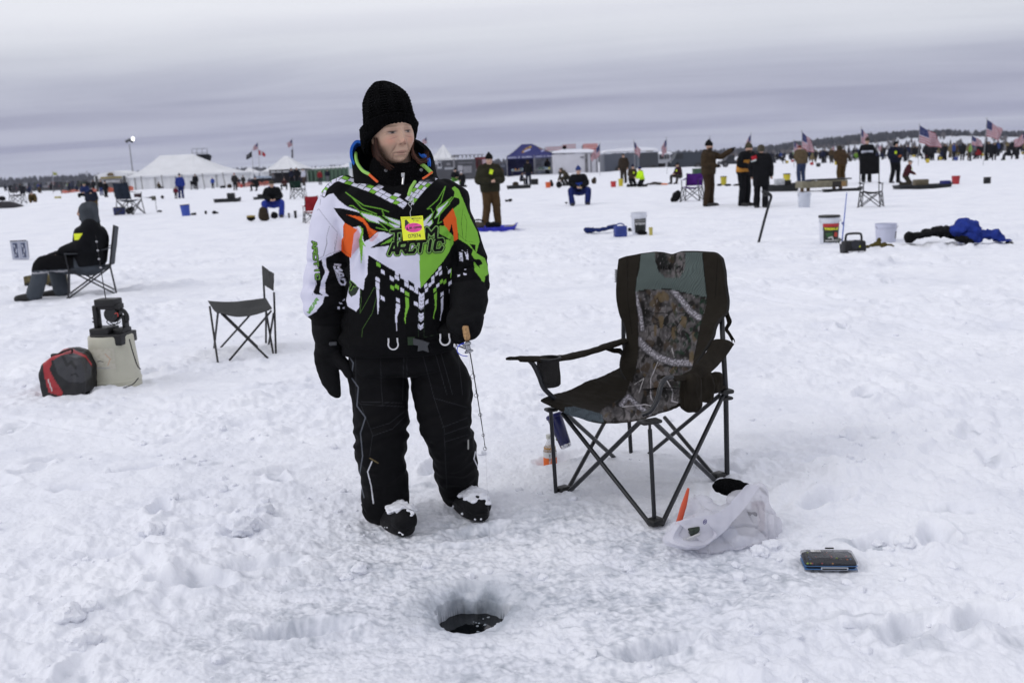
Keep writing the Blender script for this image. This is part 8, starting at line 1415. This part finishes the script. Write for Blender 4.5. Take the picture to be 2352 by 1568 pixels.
for px_, w, c, lb in ((1188, 26, (.35, .37, .36), 'white-topped table under the left half of the navy canopy'), (1248, 40, (.26, .28, .26), 'cluttered table under the right half of the navy canopy')):
    q = A(px_, 400, D_-.2); t_o = empty('table', (q[0], D_-.4, 0), 0, lb, 'table'); m = MB(); m.box((0, 0, .76), (w*kx, .8, .05)); m.build('table_top', cmat(c, 'hard'), t_o)
    for sx in (-1, 1): m = MB(); m.box((sx*w*kx*.45, 0, .37), (.05, .6, .74)); m.build('leg', cmat((.1, .1, .1), 'hard'), t_o)
    for k in range(7): m = MB(); m.box((0, 0, 0), (.18+.1*rr.random(), .2, .12+.15*rr.random()), bev=.02); b = m.build('goods', cmat(rr.choice([(.5, .5, .5), (.05, .12, .08), (.6, .55, .1), (.55, .25, .05), (.3, .4, .5), (.10, .10, .12)]), 'hard'), None, loc=(q[0]+(rr.random()-.5)*w*kx*.85, D_-.45, .87)); tag(b, 'small goods laid out on the tables under the navy canopy', 'goods', 'goods on the canopy tables')
D_ = 106; o = grp('cargo_trailer', 'white enclosed trailer with rear doors right of the navy canopy', 'trailer', 1322, D_); wm = mat('trailer_white', (.50, .50, .54), rough=.45, var=.06, vscale=1)
gb_(o, 'body', 1271, 1374, 351, 407, D_, 4, wm, bev=.05); m = MB(); q = [A(x, y, D_)[[0, 2]] for x, y in ((1270, 352), (1274, 347), (1290, 343.5), (1350, 342), (1370, 345), (1376, 350))]; m.prism(q, D_-.1, D_+4); m.build('snow_roof', snow_roof, o, org=tuple(o.location))
gb_(o, 'door', 1350, 1369, 354, 402, D_-.07, .1, mat('door_white', (.43, .43, .47), rough=.45), base=False)
for x in (1345, 1348.5, 1357, 1370): gb_(o, 'door_seam', x, x+1.0, 353, 402, D_-.10, .06, cmat((.12, .12, .13), 'hard'), base=False)
for y in (368, 388): gb_(o, 'hinge', 1345, 1351, y, y+1.5, D_-.14, .06, cmat((.06, .06, .06), 'hard'), base=False)
gb_(o, 'plate', 1333, 1341, 360, 363, D_-.08, .06, cmat((.10, .10, .12), 'hard'), base=False)
m = MB(); m.lathe([(.001, -.12), (.34, -.12), (.34, .12), (.001, .12)], n=24, M=rotm(pi/2, 0, 0), c=A(1290, 400, D_-.1)*[1, 1, 0]+[0, 0, .34]); m.build('wheel', cmat((.02, .02, .02), 'hard'), o, org=tuple(o.location))
for x0, x1, y0, y1, c1, lb in ((1252, 1300, 337, 350, (.42, .42, .46), 'faint white and red roof sign behind the navy canopy'), (1314, 1344, 331, 345, (.46, .45, .49), 'white and red roof sign above the white trailer'), (1361-0, 1394, 331, 345, (.42, .10, .10), 'red and white roof sign right of the other')):
    x0 -= 0 if x0 < 1300 else 22; x1 -= 0 if x1 < 1301 else 22; d = 140; c = A((x0+x1)/2, 340, d); q = empty('roof_sign', (c[0], d, 0), 0, lb, 'sign'); w = (x1-x0)*d/FPX
    txt = 'FOOD' if 'faint' in lb else 'HOT FOOD'
    def ps(p, c1=c1, lb=lb):
        fc = (.40, .05, .06) if 'right' not in lb else (.62, .60, .58)
        for r_ in (.25, .62): p.line([(.08, r_), (.92, r_)], .07, fc, .03); p.line([(.1+.1*k, r_-.1) for k in range(2)], .01, fc)
        for k in range(12): p.line([(.06+.075*k, .1), (.06+.075*k, .9)], .012, c1)
    tp = A(x0, y0, d); bt = A(x0, y1, d); card('panel', tp, (tp[0]+w, d, tp[2]), (tp[0], d, bt[2]), 60, 24, paper, c1, ps, q, org=(c[0], d, 0)); gb_(q, 'back_box', x0+1, x1-1, y0+1, 398, d+.05, 2, cmat((.25, .25, .28), 'hard'))
D_ = 112; o = grp('cargo_trailer', 'slate grey trailer with snow-covered roof behind the flags', 'trailer', 1448, D_); sg = mat('slate_grey', (.070, .080, .105), rough=.5, var=.12, vscale=.8); gb_(o, 'body', 1389, 1512, 349, 400, D_, 6, sg, bev=.05); gb_(o, 'body_panel', 1470, 1511, 350, 396, D_-.06, .1, mat('slate_dark', (.035, .040, .050), rough=.5), base=False); gb_(o, 'trim', 1464, 1468, 350, 398, D_-.10, .1, cmat((.14, .16, .19), 'hard'), base=False)
m = MB(); q = [A(x, y, D_)[[0, 2]] for x, y in ((1387, 350), (1396, 345), (1420, 341), (1470, 338), (1505, 340), (1514, 345))]; m.prism(q, D_-.15, D_+6); m.build('snow_roof', snow_roof, o, org=tuple(o.location)); gb_(o, 'fog_lamp', 1485, 1500, 346, 349, D_-.2, .2, cmat((.2, .2, .2), 'hard'), base=False)
for x in (1420, 1500): m = MB(); m.lathe([(.001, -.12), (.36, -.12), (.36, .12), (.001, .12)], n=24, M=rotm(pi/2, 0, 0), c=A(x, 400, D_-.15)*[1, 1, 0]+[0, 0, .36]); m.build('wheel', cmat((.02, .02, .02), 'hard'), o, org=tuple(o.location))
def vehicle(label, x0, x1, ytop, ybase, d, body, glass=(.02, .022, .026), kind='suv', snow=False, face=1, cat='car', name='parked_car'):
    w = (x1-x0)*d/FPX; c = A((x0+x1)/2, ybase, d); h = A(x0, ytop, d)[2]; o = empty(name, (c[0], d, 0), 0, label, cat, 'vehicles parked on the ice'); L2 = w/2; bm_ = cmat(body, 'hard'); s_ = face
    if kind == 'suv': prof = [(-L2, .35), (-L2, .95), (-L2*.93, h*.62), (-L2*.80, h*.97), (-L2*.72, h), (L2*.15, h), (L2*.45, h*.64), (L2*.95, h*.56), (L2, .8), (L2, .35)]
    elif kind == 'van': prof = [(-L2, .35), (-L2, h*.95), (-L2*.96, h), (L2*.6, h), (L2*.8, h*.62), (L2, h*.5), (L2, .35)]
    else: prof = [(-L2, .35), (-L2, h*.55), (-L2*.1, h*.56), (0, h), (L2*.4, h), (L2*.6, h*.6), (L2, h*.52), (L2, .35)]
    prof = [(x*s_, z) for x, z in prof]; prof = prof if s_ > 0 else prof[::-1]; m = MB(); m.prism(prof, 0, 1.8); m.build('body', bm_, o)
    for x0_, x1_ in (((-.70, -.28), (-.22, .18)) if kind == 'suv' else ((.25, .62),) if kind == 'van' else ((.03, .4),)):
        m = MB(); q = [(x0_*L2*s_, h*.66), (x1_*L2*s_*(1.12 if x1_ > 0 else 1), h*.66), (x1_*L2*s_, h*.93), (x0_*L2*s_, h*.93)]; m.prism(q, -.03, .03); m.build('window', cmat(glass, 'glass'), o)
    for x in (-.62, .62): m = MB(); m.lathe([(.001, -.13), (.20, -.14), (.38, -.12), (.38, .12), (.001, .12)], n=26, M=rotm(pi/2, 0, 0), c=(x*L2, .08, .38)); wv = m.build('wheel', cmat((.012, .012, .013), 'leather'), o); m = MB(); m.lathe([(.001, -.03), (.2, -.02), (.2, .02), (.001, .02)], n=18, M=rotm(pi/2, 0, 0), c=(x*L2, -.05, .38)); m.build('rim', cmat((.10, .10, .11), 'hard'), wv)
    for sx in (-1, 1): m = MB(); m.box((sx*L2*.97, .02, h*.5), (.12, .1, .12)); m.build('headlight' if sx == s_ else 'tail_light', cmat((.4, .4, .4) if sx == s_ else (.25, .01, .01), 'hard'), o)
    if snow: m = MB(); m.ell((-L2*.2, .9, h), (L2*.85, .95, .28), n=24, k=10); me = remesh(m, .06, 2); meobj('roof_snow', me, snow_roof, o)
    return o
vehicle('black sport utility vehicle parked behind the two embracing men', 1700, 1782, 348, 388, 116, (.016, .018, .024), face=1)
vehicle('dark pickup truck half hidden behind the man in brown coveralls', 1655, 1716, 358, 386, 124, (.03, .032, .042), kind='truck', face=-1)
vehicle('long dark box van with dark sides left of the man in brown', 1540, 1618, 352, 390, 112, (.035, .042, .055), kind='van', face=-1)
vehicle('snow-topped white car behind the fire bowl', 1508, 1556, 354, 384, 126, (.30, .31, .34), snow=True)
cols = [(.02, .02, .03), (.035, .04, .06), (.25, .26, .28), (.10, .02, .02), (.02, .03, .02), (.03, .03, .035), (.18, .18, .20), (.02, .025, .05)]
nm_c = ['black', 'slate', 'silver', 'dark red', 'dark green', 'charcoal', 'pale grey', 'navy']
for i in range(15): x = 28+i*12.2; k = (i*5) % 8; d = 205+(i*37) % 40; vehicle('%s vehicle in the distant row parked along the left shore' % nm_c[k], x, x+11, hor(x)-6, hor(x)+14, d, cols[k], kind=('suv', 'truck', 'van')[i % 3], face=1 if i % 2 else -1)
o = empty('ice_shelter', (A(8, 440, 62)[0], 62, 0), 0, 'low dark grey fabric ice shelter cut by the left edge of the picture', 'shelter'); m = MB(); k = 62/FPX; m.loft([(0, 0, -.1, 40*k, 1.3), (0, 0, .15, 36*k, 1.2), (-4*k, 0, .38, 22*k, .8), (-6*k, 0, .50, 10*k, .4)], n=24, p=2.6, sub=3); m.build('fabric', cmat((.035, .033, .037)), o)
m = MB(); m.tube(np.array([(-20*k, -1.2, .2), (18*k, -1.25, .1)]), .02, n=6); m.build('pole', cmat((.1, .1, .1), 'hard'), o)
def sfence(x0, x1, y0, y1, d0, d1, label, col=(.55, .12, .06), n=60, alpha=.6):
    mt_ = mat('snow_fence_%d' % int(x0), col, rough=.7, alpha=alpha, var=.3, vscale=3); a, b = A(x0, y1, d0), A(x1, y1, d1); o = empty('snow_fence', (a[0], d0, 0), 0, label, 'fence'); m = MB(); t = np.linspace(0, 1, n); hgt = (y1-y0)*d0/FPX; P_ = np.stack([a[0]+(b[0]-a[0])*t, d0+(d1-d0)*t+.15*np.sin(t*40), np.zeros(n)], -1); g = np.array([P_+[0, 0, z*hgt*(1+.0)]+np.column_stack([np.zeros(n), np.zeros(n), z*hgt*.12*np.sin(t*23)]) for z in (-.02, .25, .5, .75, 1.0)]); m.sheet(g-np.array(o.location), .03); m.build('mesh_panel', mt_, o)
    for k_ in range(0, n, 12): m = MB(); m.tube(np.array([P_[k_], P_[k_]+[0, 0, hgt*1.1]])-np.array(o.location), .05, n=6); m.build('post', cmat((.08, .05, .03), 'hard'), o)
    return o
sfence(141, 222, 431, 443, 118, 128, 'orange snow fence running along the snow bank at the left'); sfence(248, 306, 424, 438, 120, 126, 'orange-red snow fence in front of the gold banner shelter', alpha=.8); sfence(545, 620, 414, 424, 130, 140, 'pinkish snow fence in front of the dark stall', col=(.5, .14, .10), alpha=.5)
def flagcloth(o, top, hoist, fly, dirx, droop, kind, seed, m_=None):
    nu, nv = 60, 40; u_, v_ = np.meshgrid(np.linspace(0, 1, nu), np.linspace(0, 1, nv), indexing='ij'); th = radians(droop)
    sag = (u_*fly); X = dirx*sag*cos(th)*(1-.12*v_)+dirx*.06*fly*np.sin(v_*2.5)*u_; Z = -v_*hoist*(1-.10*u_)-sag*sin(th)*(1-.30*v_); Yy = .16*fly*np.sin(u_*7+v_*2.2+seed)*u_+.06*fly*np.sin(u_*15-v_*5+seed)*u_; X = X+dirx*.05*fly*np.cos(u_*9+v_*3+seed)*u_; Z = Z+.05*fly*np.sin(u_*8+seed)*u_
    P = np.stack([u_.ravel(), v_.ravel()], -1); c = np.zeros((nu*nv, 3))
    if kind == 'us':
        st = np.floor(P[:, 1]*13).astype(int) % 2; c[:] = np.where(st[:, None] == 0, (.28, .045, .055), (.50, .47, .52)); ct = (P[:, 0] < .40) & (P[:, 1] < 7/13); c[ct] = (.020, .026, .10); star = ct & (np.sin(P[:, 0]/.40*6*pi)**2*np.sin(P[:, 1]/(7/13)*5*pi)**2 > .72); c[star] = (.30, .32, .42)
    elif kind == 'black': c[:] = (.008, .009, .011); c[np.hypot((P[:, 0]-.5)*1.2, P[:, 1]-.5) < .2] = (.12, .12, .13)
    elif kind == 'redwhite': c[:] = (.33, .02, .03); c[(P[:, 0] > .3) & (P[:, 0] < .6)] = (.5, .48, .5)
    elif kind == 'white': c[:] = (.52, .52, .56)
    elif kind == 'yellow': c[:] = (.50, .52, .45); c[(P[:, 0] > .1) & (P[:, 0] < .8) & (P[:, 1] > .3)] = (.25, .27, .02)
    elif kind == 'lime': c[:] = (.40, .55, .05)
    else: c[:] = (.45, .10, .13)
    V = np.column_stack([X.ravel(), Yy.ravel(), Z.ravel()])+np.asarray(top); i = np.arange(nu-1)[:, None]; j = np.arange(nv-1)[None]; Fq = np.stack([i*nv+j, i*nv+j+1, (i+1)*nv+j+1, (i+1)*nv+j], -1).reshape(-1, 4)
    return link(bpy.data.objects.new('flag', npmesh('flag', V, Fq, vmat('flag_cloth', rough=.8, bump=0, spec=.1), col=c)), o)
def flagpole(xt, yt, xb, yb, cloths, label, d=None, group='flags flying over the ice'):
    g = G(xb, yb); d = d or g[1]; b = A(xb, yb, d); t = A(xt, yt, d); b[2] = min(b[2], hz(b[0], d)-.02) if d < 100 else -.05; o = empty('flagpole', b, 0, label, 'flag', group); k = d/FPX
    m = MB(); m.tube(np.array([np.zeros(3), (t-b)]), max(.018, .55*k), n=8); m.ell(t-b+[0, 0, .04], (.05, .05, .05)); m.build('pole', cmat((.30, .30, .32), 'hard'), o)
    for i, (kind, dy, hoist, fly, dx, droop) in enumerate(cloths): flagcloth(o, (t-b)*(1-dy*k/max(.1, (t-b)[2])), hoist*k, fly*k, dx, droop, kind, xt+i)
    return o
US = 'us'
for a in ((2112, 287, 2109, 381, [(US, 1, 38, 56, 1, 30)], 'largest striped flag, flying right of the dark-suited man'), (2267, 274, 2258, 381, [(US, 1, 36, 42, 1, 33)], 'tall striped flag near the right edge above the crowd'), (2232, 304, 2231, 372, [(US, 8, 20, 26, 1, 25)], 'small striped flag between the two tall ones at the right'),
          (2362, 298, 2362, 378, [(US, 1, 26, 36, -1, 35)], 'striped flag cut by the right edge of the picture'), (1978, 293, 1977, 384, [(US, 1, 32, 24, 1, 50)], 'striped flag flying behind the man with white chest panel'), (1842, 302, 1842, 395, [(US, 1, 36, 34, 1, 42)], 'striped flag hiding the head of the tan-coated man'),
          (1823, 322, 1824, 385, [(US, 1, 24, 20, 1, 50)], 'small striped flag left of the tan-coated man'), (1725, 306, 1724, 388, [(US, 1, 26, 26, -1, 60)], 'striped flag drooping behind the man in the orange vest'), (1630, 313, 1630, 388, [(US, 1, 22, 14, 1, 70)], 'flag tip showing just above the brown-clad man in black hat'),
          (1531, 317, 1532, 400, [(US, 1, 30, 22, -1, 58)], 'striped flag drooping left at the end of the grey trailer'), (1456, 323, 1459, 402, [(US, 1, 26, 24, 1, 55)], 'striped flag drooping right in front of the grey trailer'), (1378, 329, 1378, 404, [(US, 1, 26, 30, -1, 48)], 'striped flag in front of the white trailer doors'),
          (1917, 330, 1917, 362, [(US, 1, 13, 9, -1, 60)], 'tiny striped flag left of the brown coveralls, far off'), (2016, 329, 2016, 362, [(US, 1, 13, 12, 1, 45)], 'tiny striped flag just above the tall black chair')): flagpole(*a)
flagpole(592, 327, 598, 419, [(US, 1, 13, 14, -1, 35), ('redwhite', 16, 12, 17, 1, 30)], 'pole with striped flag above a red and white one', d=190); flagpole(578, 344, 584, 420, [('black', 3, 13, 18, -1, 35)], 'pole with a black flag flying left', d=186); flagpole(671, 318, 677, 416, [(US, 2, 14, 15, -1, 35), ('black', 20, 20, 10, -1, 65)], 'pole with striped flag above a black flag by the single-peak tent', d=185)
flagpole(980, 314, 985, 405, [(US, 1, 13, 14, -1, 35), ('white', 18, 15, 14, -1, 40)], 'pole with striped and white flags beside the white canopy top', d=170); flagpole(121, 393, 121, 434, [('yellow', 1, 8, 10, 1, 15)], 'small yellow and white flag over the left shore vehicles', d=160)
flagpole(2308, 335, 2307, 378, [('lime', 26, 6, 4, 1, 60)], 'thin rod with green scrap near the right edge', d=90); flagpole(1724, 340, 1725, 372, [('lime', 2, 1, 1, 1, 0)], 'thin far pole behind the embracing men', d=200) if False else None
m = MB(); o = grp('antenna', 'thin radio antenna rising left of the gold banner shelter', 'antenna', 199, 170); m.tube(np.array([A(199, 430, 170)*[1, 1, 0], A(199, 392, 170)]), .05, n=5); m.build('mast', cmat((.1, .1, .1), 'hard'), o, org=tuple(o.location))
def crowd_proto(pose, jc, pc, hc_, seed):
    p = POSES[pose]; V3 = lambda k: np.array(p[k], float); b = MB(); hip, ch, ne, he = V3('hip'), V3('chest'), V3('neck'), V3('head')
    b.ell(he, (.10, .11, .13), n=10, k=8); b.loft([(*(hip-[0, 0, .1]), .19, .14), (*(hip*.4+ch*.6), .22, .16), (*ch, .24, .16), (*ne, .11, .10)], n=12)
    for i in (0, 1):
        sx = -1 if i == 0 else 1; s0 = ne+[sx*.19, 0, -.06]; b.tube(np.array([s0, p['el'][i], p['ha'][i]]), [.08, .07, .055], n=8, cap='round'); b.tube(np.array([hip+[sx*.1, 0, 0], p['kn'][i], p['an'][i]]), [.11, .085, .08], n=8, cap='round'); b.ell(np.array(p['an'][i])+[0, -.06, -.03], (.06, .13, .06), n=8, k=6)
    me = remesh(b, .045, 2); V = verts(me); c = np.tile(jc, (len(V), 1)).astype(float); c[V[:, 2] < hip[2]-.05] = pc
    if pose in ('sit', 'crouch', 'kneel'): c[(V[:, 1] < -.25) & (V[:, 2] < .6)] = pc
    hh = np.linalg.norm(V-he, axis=1) < .16; c[hh & (V[:, 2] > he[2]-.02)] = hc_; c[hh & (V[:, 2] <= he[2]-.02) & (V[:, 1] < he[1]-.04)] = (.4, .27, .2); setcol(me, c); me.materials.clear(); me.materials.append(vmat('crowd_cloth', rough=.85, bump=0, spec=.1)); return me
CV = [('black', (.010, .011, .014), (.010, .010, .012), (.01, .01, .01), .46), ('navy', (.014, .018, .042), (.012, .012, .014), (.02, .02, .02), .2), ('brown', (.050, .033, .018), (.030, .024, .016), (.02, .02, .02), .14), ('red', (.20, .016, .02), (.012, .012, .014), (.02, .02, .02), .04), ('blue', (.025, .045, .16), (.012, .013, .018), (.02, .02, .03), .05), ('lime', (.13, .26, .03), (.012, .012, .014), (.02, .02, .02), .012), ('tan', (.14, .11, .06), (.10, .08, .05), (.2, .2, .06), .04), ('grey', (.10, .10, .115), (.02, .02, .025), (.02, .02, .02), .11)]
protos = {}
for ci, (nm, jc, pc, hc_, _) in enumerate(CV):
    for pose in ('stand', 'sit', 'kneel') if nm in ('black', 'navy', 'brown', 'grey') else ('stand', 'sit'): protos[(nm, pose)] = crowd_proto(pose, jc, pc, hc_, ci)
first = {}
def crowd(x, yb, where, grpn, nm=None, pose=None, d=None):
    if 'right horizon' in where: where = next(w for l, w in ((1870, 'just beyond the tan-coated man'), (1925, 'between the tan-coated man and brown coveralls'), (1975, 'right behind the brown coveralls'), (2040, 'beyond the tall black chair'), (2105, 'left of the largest striped flag'), (2175, 'under the largest striped flag'), (2240, 'under the small flag in the right crowd'), (2300, 'under the tall flag near the right edge'), (9999, 'at the far right edge of the crowd')) if x < l)
    nm = nm or rr.choices([c[0] for c in CV], [c[4] for c in CV])[0]; ps = [k[1] for k in protos if k[0] == nm]; pose = pose or rr.choices(ps, [5 if q == 'stand' else 1.6 for q in ps])[0]
    g = G(x, yb); d = d or g[1]; c = A(x, yb, d)
    key = (nm, pose, where)
    if key not in first: o = bpy.data.objects.new('person', protos[(nm, pose)]); COL.objects.link(o); first[key] = o; tag(o, 'small distant %s-clad figure %s %s' % (nm, {'stand': 'standing', 'sit': 'sitting', 'kneel': 'kneeling'}[pose], where), 'person', grpn)
    else: o = first[key].copy(); COL.objects.link(o)
    s_ = rr.uniform(.9, 1.04); o.scale = (s_*1.05, s_*1.05, s_); o.rotation_euler = (0, 0, rr.uniform(0, 2*pi)); o.location = (c[0], d, .02)
for i in range(160): x = 1795+rr.random()**.85*570; yb = hor(x)+16+rr.random()**1.5*24*(.35+.65*(x-1795)/560); crowd(x, yb, 'in the crowd along the right horizon', 'distant crowd on the right')
for x in (2135, 2128, 2142, 2070, 2170): crowd(x, 369, 'in the crowd along the right horizon', 'distant crowd on the right', 'black', 'stand')
crowd(2190, 369, 'among the nearer figures of the right crowd', 'distant crowd on the right', 'blue', 'stand'); crowd(2226, 369, 'among the nearer figures of the right crowd', 'distant crowd on the right', 'tan', 'stand'); crowd(2250, 366, 'among the nearer figures of the right crowd', 'distant crowd on the right', 'red', 'sit')
crowd(1909, 372, 'among the nearer figures of the right crowd', 'distant crowd on the right', 'tan', 'stand'); crowd(1890, 376, 'among the nearer figures of the right crowd', 'distant crowd on the right', 'navy', 'stand'); crowd(1966, 371, 'among the nearer figures of the right crowd', 'distant crowd on the right', 'lime', 'sit')
for i in range(12): x = 1655+rr.random()*170; crowd(x, hor(x)+13+rr.random()*7, 'beyond the parked vehicles on the right', 'distant people by the vehicles')
for i in range(26): x = 536+rr.random()*175; crowd(x, hor(x)+15+rr.random()*9, 'by the dark stall between the tents', 'distant people between the tents')
for i in range(16): x = 20+rr.random()*200; crowd(x, hor(x)+15+rr.random()*8, 'before the row of vehicles at the left', 'distant people at the left')
for i in range(8): x = 1130+rr.random()*30; crowd(x, hor(x)+22+rr.random()*4, 'between the olive man and the navy canopy', 'distant people at the camp')
for x in (1640, 1500, 1395): pass
m = MB()
for i in range(420):
    x = 1700+rr.random()**.8*665 if i < 330 else 530+rr.random()*180 if i < 370 else 10+rr.random()*210; g = G(x, hor(x)+9+rr.random()*7); k = rr.uniform(.85, 1.05); c = g*[1, 1, 0]; mi = rr.choice((0, 0, 0, 0, 1, 1, 2, 3)); h = rr.choice((1.0, 1.0, .62))*k
    m.cur = mi; m.loft([(c[0]-.1, c[1], 0, .10, .1), (c[0]-.1, c[1], .85*h, .13, .12)], n=6); m.loft([(c[0]+.12, c[1], 0, .10, .1), (c[0]+.1, c[1], .85*h, .13, .12)], n=6); m.loft([(c[0], c[1], .75*h, .23, .17), (c[0], c[1], 1.25*h, .30, .18), (c[0], c[1], 1.5*h, .16, .12)], n=8); m.ell((c[0], c[1], 1.66*h), (.12, .12, .15), n=8, k=6)
o = m.build('far_crowd', [cmat((.010, .011, .014)), cmat((.016, .020, .04)), cmat((.045, .032, .02)), cmat((.08, .08, .09))]); tag(o, 'dense far-off crowd of dark figures along the horizon', 'crowd', kind='stuff')
for i in range(22):
    x = 1800+rr.random()*560; g = G(x, hor(x)+20+rr.random()*16); cl = rr.choice([(.02, .02, .02), (.35, .03, .03), (.45, .35, .03), (.03, .05, .2), (.03, .14, .05), (.02, .02, .025)]); key = ('gear', cl)
    if key not in first:
        m = MB(); m.box((0, 0, .18), (.42, .34, .36), bev=.06, taper=.85); o = m.build('gear_tub', cmat(cl, 'hard')); first[key] = o; nm = {(.02, .02, .02): 'black', (.35, .03, .03): 'red', (.45, .35, .03): 'yellow', (.03, .05, .2): 'blue', (.03, .14, .05): 'green', (.02, .02, .025): 'dark'}[cl]; tag(o, 'small %s tub or pack lying on the ice among the right-hand crowd' % nm, 'tub', 'gear among the distant crowd')
    else: o = first[key].copy(); COL.objects.link(o)
    o.location = (g[0], g[1], 0); o.rotation_euler = (0, 0, rr.random()*3)
def hill_h(x, y):
    t = sstep(190, 390, x)+0*y; t2 = sstep(780, 1150, y); r = 8.5+6.5*np.exp(-((x-450)/80)**2)-1.5*sstep(480, 700, x)+1.2*noise2(x/120, y/200, 61)+.8*noise2(x/40, y/80, 62); return t*t2*r*1.0-.6
xs = np.linspace(200, 1500, 170); ys = np.linspace(700, 1500, 60); XX, YY = np.meshgrid(xs, ys, indexing='ij'); ZZ = hill_h(XX, YY); V = np.column_stack([XX.ravel(), YY.ravel(), ZZ.ravel()]); b_ = len(ys); i = np.arange(len(xs)-1)[:, None]; j = np.arange(b_-1)[None]; Fq = np.stack([i*b_+j, (i+1)*b_+j, (i+1)*b_+j+1, i*b_+j+1], -1).reshape(-1, 4)
o = link(bpy.data.objects.new('hill', npmesh('hill', V, Fq, mat('hill_snow', (.62, .64, .70), rough=.9, var=.15, vscale=.05)))); tag(o, 'low snowy hill rising beyond the crowd at the right', 'hill', kind='structure')
def forest(name, label, spots, mt_, wid=(1.6, 3.2)):
    m = MB()
    for (x, y, z, h) in spots:
        w = rr.uniform(*wid); k = 6; a0 = rr.random()*6; rows = []
        for t_, r_ in ((0, .25), (.12, 1.0), (.45, .75), (.75, .42), (1.0, .05)): a = np.linspace(0, 2*pi, k, endpoint=False)+a0+t_; rj = np.array([rr.uniform(.6, 1.25) for _ in range(k)]); rows.append(np.column_stack([x+w*r_*rj*np.cos(a), y+w*r_*rj*np.sin(a), np.full(k, z+h*t_)]))
        m.grid(np.array(rows), closev=True)
    o = m.build(name, mt_, smooth=False); tag(o, label, 'trees', kind='stuff'); return o
dkf = mat('far_conifers', (.020, .024, .032), rough=.9, var=.4, vscale=.08); brf = mat('bare_woods', (.085, .078, .080), rough=.9, var=.4, vscale=.08)
sp_ = []
for i in range(3600): x = rr.uniform(-1700, 700); y = rr.uniform(1380, 1500)+max(0, x)*.0; sp_.append((x, y, 0, rr.uniform(7, 12)*(1+.25*noise2(np.array([x/60.]), np.array([0.]), 5)[0])+(3 if x < -300 else 0)))
forest('far_woods', 'dark line of woods along the far shore of the lake', sp_, dkf, (3, 6))
sp_ = []
for i in range(2600):
    x = rr.uniform(200, 1000); y = rr.uniform(1040, 1240); z = float(hill_h(np.array(x), np.array(y))); sp_.append((x, y, z, rr.uniform(4, 7.5)))
forest('hilltop_woods', 'dark woods covering the crest of the snowy hill', sp_, dkf, (2, 4.5))
sp_ = []
for i in range(1500):
    x = rr.uniform(220, 900); y = rr.uniform(790, 1080)
    if noise2(np.array([x/45]), np.array([y/60]), 71)[0] < .05: continue
    sp_.append((x, y, float(hill_h(np.array(x), np.array(y))), rr.uniform(3, 6)))
forest('hillside_woods', 'sparse bare trees scattered on the snowy hillside', sp_, brf, (.8, 2.0))
m = MB(); m.box((250, 780, 22), (3000, 1960, 46)); hz_m = bpy.data.materials.new('haze_air'); hz_m.use_nodes = True; t_ = hz_m.node_tree; t_.nodes.remove(t_.nodes['Principled BSDF']); pv_ = N(t_, 'ShaderNodeVolumePrincipled'); pv_.inputs['Color'].default_value = (.80, .82, .95, 1); pv_.inputs['Density'].default_value = .00013; pv_.inputs['Anisotropy'].default_value = .2; L(t_, pv_.outputs[0], t_.nodes['Material Output'].inputs['Volume'])
HAZE = True
if HAZE: o = m.build('haze', hz_m, smooth=False); tag(o, 'thin pale haze hanging over the whole frozen lake', 'haze', kind='stuff')
